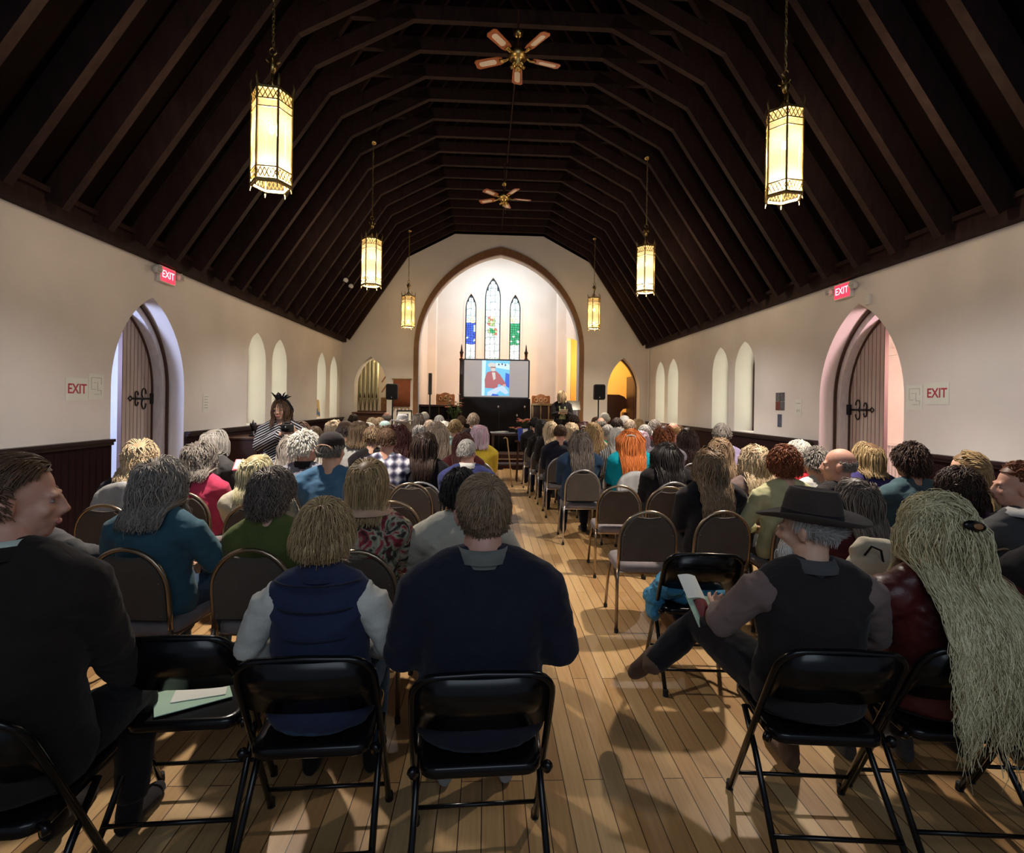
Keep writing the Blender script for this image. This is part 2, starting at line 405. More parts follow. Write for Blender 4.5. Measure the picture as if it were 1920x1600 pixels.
for i in range(n_tr):
    t = T0 if i == 0 else copy_tree(T0)
    t.location = (0, 14.72-0.575*i, 0)
    tag(t, 'dark brown timber roof truss, %s from the altar wall' % ORD[i], 'roof truss', 'roof trusses over the hall')

# wainscot with cap rail
def wainscot(name, x, sgn, y0, y1):
    m = MB().box(min(x, x+sgn*0.03), max(x, x+sgn*0.03), y0, y1, 0, 1.12, 0)
    m.box(min(x, x+sgn*0.055), max(x, x+sgn*0.055), y0, y1, 1.12, 1.155, 1).box(min(x, x+sgn*0.075), max(x, x+sgn*0.075), y0, y1, 1.155, 1.185, 1)
    m.box(min(x, x+sgn*0.05), max(x, x+sgn*0.05), y0, y1, 0, 0.14, 1)
    return structure(m.build(name, [M_WAINS, M_CAP]))
wainscot('trim_6', XL, 1, YB, LDOOR[0]-0.02); wainscot('trim_7', XL, 1, LDOOR[1]+0.02, YF)
wainscot('trim_8', XR, -1, YB, RDOOR[0]-0.02); wainscot('trim_9', XR, -1, RDOOR[1]+0.02, YF)

# lancet windows of the nave
M_PANE = mat_emit('nave_window_glass', (0.95, 0.92, 0.66), 1.0)
M_WFR = mat_noise('window_frame_dark', (0.06, 0.03, 0.02), None, 10, 0.5)
wi = 0
for x, sgn, wins in ((XL, -1, LWIN), (XR, 1, RWIN)):
    for a, b in wins:
        wi += 1
        w = empty('window_%d' % wi, (x+sgn*0.34, (a+b)/2, 1.2)); structure(w)
        o = arch(0, b-a, 0, 1.10, 1.60, 10); inn = arch(0, b-a-0.12, 0.06, 1.08, 1.50, 10)
        f = lambda t: (lambda u, v: (sgn*t, u, v))
        mb = MB(); band(mb, o, inn, f(0.0), f(0.06)); mb.box(min(0, sgn*0.06), max(0, sgn*0.06), -(b-a)/2, (b-a)/2, 0, 0.06)
        mb.beam((sgn*0.03, 0, 0), (sgn*0.03, 0, 1.55), 0.03, 0.03, (1, 0, 0)); mb.beam((sgn*0.03, -(b-a)/2, 0.62), (sgn*0.03, (b-a)/2, 0.62), 0.02, 0.02)
        mb.build('window_frame', M_WFR, w)
        MB().prism(inn, f(0.035), f(0.045)).build('window_pane', M_PANE, w)

# side doors, porches
def side_door(n, x, sgn, door, leafmat):
    y0, y1, zs, za = door; cy = (y0+y1)/2; w = y1-y0
    D = structure(empty('door_%d' % n, (x, cy, 0)))
    o = arch(0, w+0.02, 0, zs, za+0.01, 14); inn = arch(0, w-0.22, 0, zs, za-0.13, 14); mid = arch(0, w-0.02, 0, zs, za-0.01, 14)
    f = lambda t: (lambda u, v: (sgn*t, u, v))
    mb = MB(); band(mb, o, inn, f(0.22), f(0.40)); mb.build('door_frame', M_FRAME, D)
    mb = MB(); band(mb, mid, arch(0, w-0.07, 0, zs, za-0.04, 14), f(0.19), f(0.225)); mb.build('moulding', M_DARKWOOD, D)
    mb = MB(); band(mb, inn, arch(0, w-0.27, 0, zs, za-0.16, 14), f(0.33), f(0.36)); mb.build('door_stop', M_DARKWOOD, D)
    # far leaf stays shut: half of the pointed arch
    lf = [p for p in arch(0, w-0.26, 0.02, zs, za-0.15, 14) if p[0] >= -1e-6]
    lf = [(0.0, 0.02)]+lf
    leaf = MB().prism(lf, f(0.345), f(0.395)).build('door_leaf', leafmat, D)
    # iron strap hinge with curled ends
    yy = (w-0.26)/2; z = 1.62; hb = MB(); q = sgn*0.335
    hb.tube([(q, yy, z), (q, yy-0.38, z)], 0.012, 8)
    for s in (-1, 1):
        for c0, rad in ((yy-0.16, 0.05), (yy-0.30, 0.035)):
            hb.tube([(q, c0-rad*math.sin(R(a))*0.8, z+s*(rad*1.3-rad*1.3*math.cos(R(a)))) for a in range(0, 300, 25)], 0.008, 6)
    hb.tube([(q, yy-0.38, z), (q, yy-0.42, z+0.03), (q, yy-0.46, z), (q, yy-0.42, z-0.03), (q, yy-0.38, z)], 0.008, 6)
    hb.build('strap_hinge', M_IRON, leaf, True)
    MB().box(min(q, q+sgn*0.02)-0.03, max(q, q+sgn*0.02)+0.01, yy-0.03, yy+0.06, z-0.07, z+0.07).build('latch_plate', M_IRON, D, bevel=0.004)
    # near leaf swung out into the porch against its side
    th = R(170)
    lf2 = [(-u, v) for u, v in lf]
    c, s_ = math.cos(th), math.sin(th); hy = -(w-0.26)/2
    def g(t):
        def h(u, v):
            du = u-hy
            return (sgn*(0.38+du*s_)+sgn*t*c*0, hy+du*c-t, v)
        return h
    MB().prism(lf2, g(0.0), g(0.05)).build('door_leaf', leafmat, D)
    # porch
    X0 = x+sgn*WT; X1 = x+sgn*2.3; a, b = y0-0.9, y1+1.9
    lo, hi = min(X0, X1), max(X0, X1)
    side = 'left' if sgn < 0 else 'right'
    structure(MB().box(lo, hi, a, b, -0.12, -0.001).build('floor', M_CARPET))
    structure(MB().box(min(X1, X1+sgn*0.1), max(X1, X1+sgn*0.1), a, b, 0, 3.4).build('wall_porch_'+side, M_WHITE))
    structure(MB().box(lo, hi, b, b+0.1, 0, 3.4).box(lo, hi, a-0.1, a, 0, 3.4).build('wall_porch_ends_'+side, M_WHITE))
    structure(MB().box(lo, hi, a, b, 3.0, 3.1).build('ceiling', M_TRIM))
    xx = X1-sgn*0.02
    structure(MB().box(min(xx, X1), max(xx, X1), a, b, 0, 1.02, 0).box(min(xx-sgn*0.03, X1), max(xx-sgn*0.03, X1), a, b, 1.02, 1.07, 1)
              .box(min(xx-sgn*0.03, X1), max(xx-sgn*0.03, X1), a, b, 2.55, 2.66, 1).build('trim_%d' % (10+n), [M_BEAD, M_WHITE]))
side_door(1, XL, -1, LDOOR, M_LEAF)
side_door(2, XR, 1, RDOOR, M_LEAF)

# chancel
CX0, CX1, CY = -2.1, 2.7, 19.5
LANC = [(925, 520, 0.58, 3.0, 6.22), (883.5, 550, 0.40, 3.0, 5.62), (966.5, 550, 0.40, 3.0, 5.62)]
lan_pos = []
holes = []
for px, py, w, z0, za in LANC:
    cx = (P(px, py, 1)-Vector((0, 0, EYE))); cx = cx.x/cx.y*CY
    lan_pos.append(cx); holes.append(arch(cx, w, z0, za-0.75 if w > 0.5 else za-0.55, za, 10))
structure(slab('wall_chancel_back', [(CX0-0.1, 0), (CX1+0.1, 0), (CX1+0.1, 7.0), (CX0-0.1, 7.0)], holes, lambda u, v: (u, CY, v), lambda u, v: (u, CY+0.3, v), M_PLASTER2))
structure(slab('wall_chancel_left', [(YF+0.4, 0), (CY, 0), (CY, 7.0), (YF+0.4, 7.0)], [], lambda u, v: (CX0, u, v), lambda u, v: (CX0-0.15, u, v), M_PLASTER2))
structure(slab('wall_chancel_right', [(YF+0.4, 0), (16.3, 0), (16.3, 3.6), (18.35, 3.95), (18.35, 0), (CY, 0), (CY, 7.0), (YF+0.4, 7.0)], [], lambda u, v: (CX1, u, v), lambda u, v: (CX1+0.15, u, v), M_PLASTER2))
structure(MB().box(CX0-0.15, CX1+0.15, YF+0.4, CY+0.3, 7.0, 7.1).build('ceiling', M_WHITE))
# half columns in the chancel corners
for i, (xx, yy) in enumerate(((CX0+0.14, 18.6), (CX1-0.14, 18.9))):
    structure(MB().box(xx-0.16, xx+0.16, yy-0.2, yy+0.2, 0.3, 6.9).build('trim_%d' % (13+i), M_PLASTER2, bevel=0.02))
structure(MB().beam((CX1-0.05, 17.2, 5.35), (1.9, 17.2, 6.5), 0.12, 0.16, (0, 1, 0)).build('trim_15', M_DARKWOOD))
# piano room and organ room behind the small arches
structure(MB().box(2.85, 5.2, 18.6, 18.7, 0, 4.2).box(5.1, 5.2, YF+0.4, 18.6, 0, 4.2).box(2.84, 2.86, 18.35, 18.6, 0, 4.2).build('wall_piano_room', M_YELLOW))
structure(MB().box(2.85, 5.2, YF+0.4, 18.7, 4.2, 4.3).build('ceiling', M_YELLOW))
structure(MB().box(-4.9, -2.25, 17.4, 17.5, 0, 4.2).box(-4.9, -4.8, YF+0.4, 17.5, 0, 4.2).build('wall_organ_room', M_PLASTER2))
structure(MB().box(-4.9, -2.25, YF+0.4, 17.5, 4.2, 4.3).build('ceiling', M_PLASTER2))
# raised platform and its steps
structure(MB().box(-2.2, 2.9, 13.9, YF, 0, 0.30).box(CX0, CX1, YF, CY, 0, 0.30).build('floor', M_CARPET))
for i in range(2):
    structure(MB().box(-1.2, 1.8, 13.9-0.28*(i+1), 13.9-0.28*i, 0, 0.2-0.1*i, 0).box(-1.2, 1.8, 13.9-0.28*(i+1)-0.01, 13.9-0.28*(i+1)+0.03, 0.2-0.1*i-0.004, 0.205-0.1*i, 1).build('trim_%d' % (16+i), [M_CARPET, M_TANWOOD]))

# stained glass lancets
def vecmat(name, c, s=2.6): return mat_emit(name, c, s)
GL = {'white': vecmat('glass_white', (0.80, 0.93, 1.0), 0.42), 'pale': vecmat('glass_pale', (0.58, 0.80, 0.74), 0.34), 'blue': vecmat('glass_blue', (0.03, 0.10, 0.62), 0.5),
      'green': vecmat('glass_green', (0.02, 0.32, 0.14), 0.5), 'red': vecmat('glass_red', (0.55, 0.10, 0.08), 0.8), 'olive': vecmat('glass_olive', (0.25, 0.35, 0.15), 0.8),
      'sky': vecmat('glass_sky', (0.35, 0.62, 0.95), 1.2), 'gold': vecmat('glass_amber', (0.85, 0.65, 0.30), 1.1)}
GLK = list(GL); 
def lancet(i, cx, w, z0, za, scheme):
    zs = za-0.75 if w > 0.5 else za-0.55
    D = structure(empty('window_%d' % (9+i), (cx, CY+0.12, z0)))
    H = za-z0; o = arch(0, w, 0, zs-z0, H, 10); inn = arch(0, w-0.07, 0.03, zs-z0, H-0.05, 10)
    mb = MB(); band(mb, arch(0, w+0.12, -0.02, zs-z0, H+0.09, 10), arch(0, w, -0.02, zs-z0, H, 10), lambda u, v: (u, -0.15, v), lambda u, v: (u, -0.10, v)); mb.build('window_surround', M_PLASTER2, D)
    mb = MB(); band(mb, o, inn, lambda u, v: (u, -0.02, v), lambda u, v: (u, 0.05, v)); mb.build('window_frame', M_IRON, D)
    # small quarries of coloured glass between lead lines
    rnd = random.Random(40+i); mb = MB(); lead = MB()
    nx = 4 if w < 0.5 else 6; nz = int(H/0.085); cw = (w-0.07)/nx; ch = (H-0.06)/nz
    def inside(x, z):
        if z < zs-z0: return abs(x) < (w-0.07)/2+1e-4
        a = (w-0.07)/2; h = H-0.05-(zs-z0); Rr = (a*a+h*h)/(2*a); return abs(x)+(Rr-a) < math.sqrt(max(0, Rr*Rr-(z-zs+z0)**2))+0.01
    J = {(a, b): (rnd.uniform(-.28, .28)*cw*(0 < a < nx), rnd.uniform(-.3, .3)*ch) for a in range(nx+1) for b in range(nz+1)}
    def pt(a, b): return (-(w-0.07)/2+a*cw+J[a, b][0], 0.03+b*ch+J[a, b][1])
    for a in range(nx):
        for b in range(nz):
            x = -(w-0.07)/2+(a+.5)*cw; z = 0.03+(b+.5)*ch
            q = [pt(a, b), pt(a+1, b), pt(a+1, b+1), pt(a, b+1)]
            if not all(inside(*p) or p[1] < 0.1 for p in q):
                if not inside(x, z): continue
            c = scheme(x/(w/2), z/H, rnd)
            mb.add([(p[0], 0, p[1]) for p in q], [(0, 1, 2, 3)], GLK.index(c))
            if b % 3 == 0 or c not in ('white', 'pale'): lead.tube([(q[0][0], -0.006, q[0][1]), (q[1][0], -0.006, q[1][1])], 0.006, 5, cap=False)
            if a % 2 == 0 or c not in ('white', 'pale'): lead.tube([(q[0][0], -0.006, q[0][1]), (q[3][0], -0.006, q[3][1])], 0.006, 5, cap=False)
    mb.build('stained_glass', [GL[k] for k in GLK], D); lead.build('lead_lines', M_IRON, D)
def sch_blue(x, z, r):
    if 0.30 < z < 0.60: return r.choice(['blue', 'blue', 'blue', 'blue', 'blue', 'sky']) if abs(x) < 0.9 else 'sky'
    if 0.60 <= z < 0.69: return r.choice(['sky', 'gold', 'white'])
    return r.choice(['white', 'white', 'pale'])
def sch_green(x, z, r):
    if 0.32 < z < 0.60: return r.choice(['green', 'green', 'green', 'green', 'green', 'pale'])
    if 0.60 <= z < 0.69: return r.choice(['pale', 'gold', 'white'])
    return r.choice(['white', 'white', 'pale'])
def sch_mid(x, z, r):
    if 0.46 < z < 0.56 and -0.6 < x < 0.4: return r.choice(['red', 'olive', 'gold'])
    if 0.36 < z < 0.44 and -0.7 < x < 0.6: return r.choice(['olive', 'green', 'pale', 'red'])
    return r.choice(['white', 'white', 'white', 'pale'])
for i, ((px, py, w, z0, za), cx, s) in enumerate(zip(LANC, lan_pos, (sch_mid, sch_blue, sch_green))): lancet(i, cx, w, z0, za, s)

#@@FIX
# ------------------------------------------------------------------ hanging lanterns
def glass_mat():
    m, nt, b = newmat('lantern_glass')
    out = nt.nodes['Material Output']
    tl = nn(nt, 'ShaderNodeBsdfTranslucent'); tl.inputs[0].default_value = (0.030, 0.022, 0.011, 1)
    tr = nn(nt, 'ShaderNodeBsdfTransparent'); tr.inputs[0].default_value = (1.0, 0.84, 0.58, 1)
    em = nn(nt, 'ShaderNodeEmission'); em.inputs[0].default_value = (1.0, 0.70, 0.32, 1); em.inputs[1].default_value = 0.17
    mx = nn(nt, 'ShaderNodeMixShader'); mx.inputs[0].default_value = 0.22
    ad = nn(nt, 'ShaderNodeAddShader')
    nt.links.new(tl.outputs[0], mx.inputs[1]); nt.links.new(tr.outputs[0], mx.inputs[2])
    nt.links.new(mx.outputs[0], ad.inputs[0]); nt.links.new(em.outputs[0], ad.inputs[1]); nt.links.new(ad.outputs[0], out.inputs[0])
    nt.nodes.remove(b); return m
M_LGLASS = glass_mat(); M_BULB = mat_emit('bulb', (1.0, 0.86, 0.62), 22)
LH = 0.90; LR = 0.185; LK = 0.85
def hexp(r, k, a0=R(8)): a = a0+k*math.pi/3; return Vector((r*math.cos(a), r*math.sin(a), 0))
def lantern(loc, chain_top, energy, label):
    L = empty('hanging_lantern', loc); L.scale = (LK, LK, LK); tag(L, label, 'lantern', 'brass lanterns hanging from the roof')
    fr = MB()
    for k in range(6):
        a, b = hexp(LR, k), hexp(LR, k+1)
        fr.tube([a+Vector((0, 0, 0.03)), a+Vector((0, 0, LH+0.01)), hexp(LR+0.012, k)+Vector((0, 0, LH+0.07)), hexp(LR+0.004, k)+Vector((0, 0, LH+0.12))], [0.011, 0.011, 0.010, 0.003], 6)
        fr.tube([a, hexp(LR+0.004, k)+Vector((0, 0, -0.045))], [0.010, 0.004], 6)
        for z, h in ((0.02, 0.022), (0.14, 0.012), (0.70, 0.010), (0.775, 0.012), (0.885, 0.022)):
            fr.beam(a+Vector((0, 0, z)), b+Vector((0, 0, z)), 0.014, h)
    fr.build('frame', M_GOLD, L)
    for z0, z1, nx in ((0.785, 0.875, 4), (0.045, 0.13, 5)):      # pierced bands, top and bottom
        fil = MB()
        for k in range(6):
            a, b = hexp(LR, k), hexp(LR, k+1)
            for i in range(nx):
                p = a.lerp(b, i/nx); q = a.lerp(b, (i+1)/nx)
                fil.tube([p+Vector((0, 0, z0)), q+Vector((0, 0, z1))], 0.0045, 5, cap=False); fil.tube([p+Vector((0, 0, z1)), q+Vector((0, 0, z0))], 0.0045, 5, cap=False)
        fil.build('pierced_band', M_GOLD, L)
    for k in range(6):
        a, b = hexp(LR-0.006, k), hexp(LR-0.006, k+1)
        MB().add([a+Vector((0, 0, 0.03)), b+Vector((0, 0, 0.03)), b+Vector((0, 0, 0.87)), a+Vector((0, 0, 0.87))], [(0, 1, 2, 3)]).build('glass_panel', M_LGLASS, L)
    MB().prism([tuple(hexp(LR-0.01, k).xy) for k in range(6)], lambda u, v: (u, v, 0.89), lambda u, v: (u, v, 0.90)).build('lid', M_GOLD, L)
    MB().tube([hexp(LR-0.012, k)*0.98+Vector((0, 0, 0.012)) for k in range(6)], 0.012, 6, closed=True).build('lower_ring', M_GOLD, L)
    st = MB().tube([(0, 0, 0.90), (0, 0, 1.16)], 0.014, 10)
    st.lathe([(0.012, 1.10), (0.03, 1.14), (0.045, 1.18), (0.03, 1.20), (0.045, 1.225), (0.02, 1.25), (0.012, 1.28)], 14)
    for k in range(6): st.tube([hexp(LR, k)+Vector((0, 0, 0.90)), hexp(LR*0.4, k)+Vector((0, 0, 0.95)), (0, 0, 1.04)], 0.007, 6)
    for k in range(5):
        a = k*2*math.pi/5; st.tube([(0.03*math.cos(a), 0.03*math.sin(a), 1.19), (0.065*math.cos(a), 0.065*math.sin(a), 1.21), (0.05*math.cos(a), 0.05*math.sin(a), 1.25)], [0.008, 0.007, 0.003], 6)
    st.tube([(0.035*math.cos(R(a)), 0, 1.315+0.035*math.sin(R(a))) for a in range(0, 360, 30)], 0.007, 6, closed=True)
    st.build('finial', M_BRASS, L, True)
    top = (chain_top-loc[2])/LK; ch = MB(); z = 1.345; k = 0
    while z < top-0.03:
        ax = Vector((1, 0, 0)) if k % 2 else Vector((0, 1, 0))
        ch.tube([ax*0.011*math.cos(R(a))+Vector((0, 0, z+0.018+0.024*math.sin(R(a)))) for a in range(0, 360, 45)], 0.0038, 5, closed=True)
        z += 0.038; k += 1
    ch.tube([(0.012*math.sin(i*1.3), 0.012*math.cos(i*1.3), 1.33+(top-1.35)*i/30) for i in range(31)], 0.004, 5)
    ch.build('chain', M_GOLD, L)
    MB().lathe([(0.012, top-0.05), (0.05, top-0.03), (0.062, top-0.005), (0.062, top)], 16).build('canopy', M_BRASS, L, True)
    for z in (0.56, 0.16): MB().ell((0, 0, z), (0.028, 0.028, 0.045)).build('bulb', M_BULB, L, True)
    MB().tube([(0, 0, 0.16), (0, 0, 0.90)], 0.008, 8).build('stem', M_BRASS, L)
    for z, e in ((0.12, 0.90), (0.56, 0.55)):
        l = lamp('lantern_light', 'POINT', (0, 0, z), energy*e, (1.0, 0.92, 0.85) if loc[1] < 12 else (1.0, 0.78, 0.50), 0.045); l.parent = L
    l = lamp('lantern_downlight', 'SPOT', (0, 0, 0.02), energy*1.45, (1.0, 0.84, 0.66), 0.05, spot=96, blend=0.7); l.parent = L
    return L
def roof_z(x):
    a = abs(x-XC)
    return 6.36 if a < 1.24 else (6.36-(a-1.24)*0.531 if a < 2.86 else 5.5-(a-2.86)*1.5)
for px, pb, d, en, lab in (
        (508, 352, 4.37, 115, 'large brass lantern hanging nearest the camera on the left'),
        (1469, 374, 4.72, 115, 'large brass lantern hanging nearest the camera on the right'),
        (696, 537, 8.72, 115, 'middle brass lantern of the three hanging on the left'),
        (1210, 549, 8.92, 115, 'middle brass lantern of the three hanging on the right'),
        (765, 614, 13.1, 75, 'small-looking far brass lantern in front of the altar wall, left of the great arch'),
        (1113, 617, 13.3, 75, 'small-looking far brass lantern in front of the altar wall, right of the great arch')):
    p = P(px, pb, d); lantern(p, roof_z(p.x)+0.01, en, lab)

# ------------------------------------------------------------------ ceiling fans
M_BLADE = mat_noise('fan_blade_wood', (0.50, 0.16, 0.06), (0.36, 0.10, 0.04), 10, 0.4, stretch=(1, 6, 1))
M_CANE = mat_noise('fan_cane_panel', (0.90, 0.78, 0.66), (0.80, 0.68, 0.56), 60, 0.6)
def fan(loc, a0, top, label, r1=0.54):
    Fn = empty('ceiling_fan', loc); tag(Fn, label, 'ceiling fan', 'ceiling fans below the ridge')
    hb = MB().lathe([(0.03, -0.12), (0.06, -0.10), (0.065, -0.05), (0.09, -0.03), (0.12, 0.0), (0.12, 0.07), (0.08, 0.10), (0.03, 0.12), (0.02, 0.17)], 20); hb.build('motor', M_BRASS, Fn, True)
    hb = MB()
    for k in range(5):
        a = k*2*math.pi/5+0.3; c = Vector((math.cos(a), math.sin(a), 0))
        hb.tube([c*0.05+Vector((0, 0, -0.08)), c*0.09+Vector((0, 0, -0.11))], 0.02, 8)
    hb.ell((0, 0, -0.13), (0.04, 0.04, 0.03)).build('light_fitting', M_BRASS, Fn, True)
    MB().tube([(0, 0, 0.12), (0, 0, top)], 0.012, 8).build('down_rod', M_DARKWOOD, Fn)
    MB().lathe([(0.015, 0.24), (0.05, 0.27), (0.065, 0.31), (0.03, 0.33)], 16).build('canopy', M_BRASS, Fn, True)
    MB().tube([(0.03, 0.02, -0.12), (0.035, 0.02, -0.30)], 0.003, 5).build('pull_chain', M_BRASS, Fn)
    for k in range(5):
        a = a0+k*2*math.pi/5; Mx = Matrix.Rotation(a, 4, 'Z') @ Matrix.Rotation(R(11), 4, 'X')
        pr = [(0.19, -0.045), (0.24, -0.06), (r1-0.03, -0.07), (r1, -0.045), (r1, 0.045), (r1-0.03, 0.07), (0.24, 0.06), (0.19, 0.045)]
        bl = MB().prism(pr, lambda u, v: Mx @ Vector((u, v, 0.0)), lambda u, v: Mx @ Vector((u, v, 0.008))).build('blade', M_BLADE, Fn)
        MB().prism(rrect(0.22, 0.072, 0.034, 5, 0.38, 0), lambda u, v: Mx @ Vector((u, v, -0.004)), lambda u, v: Mx @ Vector((u, v, -0.0005))).build('cane_panel', M_CANE, bl)
        MB().tube([Mx @ Vector((0.09, 0, 0.03)), Mx @ Vector((0.15, 0.0, -0.01)), Mx @ Vector((0.23, 0, -0.008))], [0.012, 0.02, 0.03], 8, ry=[0.008, 0.008, 0.006], upv=Mx.to_3x3() @ Vector((0, 1, 0))).build('blade_arm', M_BRASS, bl, True)
p = P(971, 108, 6.4); fan(p, R(16), 6.36-p.z, 'brass ceiling fan with wood and cane blades, nearest the camera')
p = P(945, 372, 10.5); fan(p, R(8), 6.36-p.z, 'smaller-looking brass ceiling fan farther down the hall')
cnd = MB().tube([(0.32, 7.3, 6.33), (0.30, 10.4, 6.33)], 0.012, 6).tube([(0.30, 10.7, 6.33), (0.30, 14.4, 6.33)], 0.012, 6)
tag(cnd.build('conduit', M_BEAM), 'thin electrical conduit running between the two ceiling fans under the collar beams', 'conduit')

# ------------------------------------------------------------------ lettering
def text_obj(name, s, size, mat, loc, rot, parent=None, ext=0.0015, bold=0.0, xs=1.0):
    cu = bpy.data.curves.new(name, 'FONT'); cu.body = s; cu.size = size; cu.extrude = ext; cu.align_x = 'CENTER'; cu.align_y = 'CENTER'; cu.offset = bold
    to = bpy.data.objects.new(name, cu); COL.objects.link(to); to.scale = (xs, 1, 1)
    dg = bpy.context.evaluated_depsgraph_get(); me = bpy.data.meshes.new_from_object(to.evaluated_get(dg)); COL.objects.unlink(to); bpy.data.objects.remove(to)
    me.transform(Matrix.Diagonal((xs, 1, 1, 1))); me.materials.clear(); me.materials.append(mat)
    o = bpy.data.objects.new(name, me); COL.objects.link(o); o.location = loc; o.rotation_euler = rot
    if parent: o.parent = parent
    return o
def wall_pt(px, py, x):
    r = (P(px, py, 1)-Vector((0, 0, EYE))); k = x/r.x; return Vector((x, r.y*k, EYE+r.z*k))
def on_wall(name, side, c, w, h, mat, t=0.003):
    """flat sheet on a side wall: local x runs along the wall to the viewer's right"""
    x = XL+0.002 if side < 0 else XR-0.002
    o = empty(name, (x, c.y, c.z)); o.rotation_euler = (R(90), 0, R(90) if side < 0 else R(-90))
    return o
def sheet(root, w, h, mat, name='sheet', t=0.002, x=0, y=0, z=0):
    return MB().box(x-w/2, x+w/2, y-h/2, y+h/2, z, z+t).build(name, mat, root)
for side, pxy, lab in ((-1, (144, 730), 'white paper EXIT notice in red letters on the left wall'), (1, (1757, 738), 'white paper EXIT notice in red letters on the right wall')):
    c = wall_pt(*pxy, XL if side < 0 else XR); o = on_wall('exit_notice', side, c, 0, 0, None); tag(o, lab, 'notice')
    sheet(o, 0.29, 0.225, M_PAPER); text_obj('lettering', 'EXIT', 0.135, M_REDINK, (0, 0, 0.003), (0, 0, 0), o, 0.0008, 0.0022, 0.88)
for side, pxy, lab in ((-1, (180, 725), 'pale evacuation plan sheet beside the left EXIT notice'), (1, (1715, 745), 'pale evacuation plan sheet beside the right EXIT notice')):
    c = wall_pt(*pxy, XL if side < 0 else XR); o = on_wall('floor_plan', side, c, 0, 0, None); tag(o, lab, 'plan')
    sheet(o, 0.215, 0.26, M_PAPER); m = MB()
    for a, b in (((-.07, .09), (.07, .09)), ((.07, .09), (.07, .02)), ((-.07, .09), (-.07, -.03)), ((-.07, -.03), (-.01, -.03)), ((.02, .05), (.02, -.04)), ((.02, -.04), (.07, -.04)), ((-.03, -.08), (.05, -.08)), ((-.04, .04), (0, .04)), ((.07, -.04), (.07, -.09))):
        m.beam((*a, 0.0025), (*b, 0.0025), 0.005, 0.001)
    m.build('plan_lines', M_GREYINK, o)
c = wall_pt(386, 755, XL); o = on_wall('paper_notice', -1, c, 0, 0, None); tag(o, 'small white notice on the left wall past the open door', 'notice'); sheet(o, 0.18, 0.26, M_PAPER)
m = MB()
for i in range(5): m.box(-0.05, 0.05-0.01*(i % 2), 0.08-i*0.04, 0.088-i*0.04, 0.002, 0.003)
m.build('print', M_GREYINK, o)
c = wall_pt(1497, 765, XR); o = on_wall('paper_notice', 1, c, 0, 0, None); tag(o, 'small white notice on the right wall beside the dark posters', 'notice'); sheet(o, 0.17, 0.24, M_PAPER)
m = MB().box(-0.05, 0.05, 0.06, 0.07, 0.002, 0.003).box(-0.03, -0.015, -0.06, -0.02, 0.002, 0.003).box(0.02, 0.035, -0.06, -0.02, 0.002, 0.003); m.build('print', M_GREYINK, o)
M_PD = mat_noise('poster_dark', (0.03, 0.035, 0.05), (0.16, 0.16, 0.18), 30, 0.5, bs=0)
M_PR = mat_noise('poster_red', (0.22, 0.04, 0.03), (0.05, 0.02, 0.02), 24, 0.5, bs=0)
c = wall_pt(1463, 753, XR)
o = on_wall('poster', 1, c, 0, 0, None); tag(o, 'dark poster of four small pictures on the right wall between window and door', 'poster')
for xx, yy, mt in ((-0.065, 0.07, M_PD), (0.065, 0.07, M_PD), (-0.065, -0.07, M_PR), (0.065, -0.07, M_PD)): sheet(o, 0.12, 0.135, mt, 'picture', 0.003, xx, yy)
c = wall_pt(1462, 789, XR); o = on_wall('poster', 1, c, 0, 0, None); tag(o, 'narrow dark blue flyer hanging below the dark poster on the right wall', 'poster'); sheet(o, 0.12, 0.20, mat_noise('poster_blue', (0.03, 0.05, 0.12), (0.12, 0.14, 0.2), 30, 0.5, bs=0))
c = wall_pt(1631, 562, XR); o = on_wall('alarm_strobe', 1, c, 0, 0, None); tag(o, 'small white alarm box above the right arched doorway', 'alarm')
MB().box(-0.035, 0.035, -0.06, 0.06, 0, 0.04).build('housing', M_WHITE, o, bevel=0.005); MB().box(-0.015, 0.015, -0.03, 0.03, 0.04, 0.05).build('lens', M_PAPER, o)
# illuminated exit signs with emergency heads
M_EXRED = mat_emit('exit_red', (1.0, 0.015, 0.05), 1.1); M_EXDK = mat_emit('exit_letters', (1.0, 0.30, 0.34), 1.6)
for side, pxy, lab in ((-1, (307, 517), 'lit red exit sign with twin emergency lamps under the left eave'), (1, (1586, 546), 'lit red exit sign with twin emergency lamps under the right eave')):
    c = wall_pt(*pxy, XL if side < 0 else XR); o = on_wall('exit_sign', side, c, 0, 0, None); tag(o, lab, 'exit sign')
    MB().box(-0.16, 0.16, -0.10, 0.10, 0.0, 0.05).build('housing', M_WHITE, o, bevel=0.006)
    MB().box(-0.145, 0.145, -0.085, 0.085, 0.05, 0.054).build('face', M_EXRED, o)
    text_obj('lettering', 'EXIT', 0.125, M_EXDK, (0, 0, 0.0545), (0, 0, 0), o, 0.001, 0.001)
    for s in (-1, 1):
        h = MB().tube([(s*0.22, 0.03, 0.02), (s*0.23, 0.03, 0.09)], [0.04, 0.05], 16).build('lamp_head', M_WHITE, o, True)
        hb = MB()
        for i in range(4): hb.box(s*0.23-0.04, s*0.23+0.04, -0.005+i*0.02, 0.003+i*0.02, 0.09, 0.096)
        hb.build('lens_ribs', M_GREYINK, h); MB().tube([(s*0.15, 0.04, 0.02), (s*0.2, 0.035, 0.03)], 0.012, 8).build('bracket', M_WHITE, o, True)
    MB().tube([(-0.1, 0.10, 0.02), (-0.09, 0.16, 0.03), (-0.06, 0.20, 0.02)], 0.006, 6).build('wire', M_WHITE, o, True)

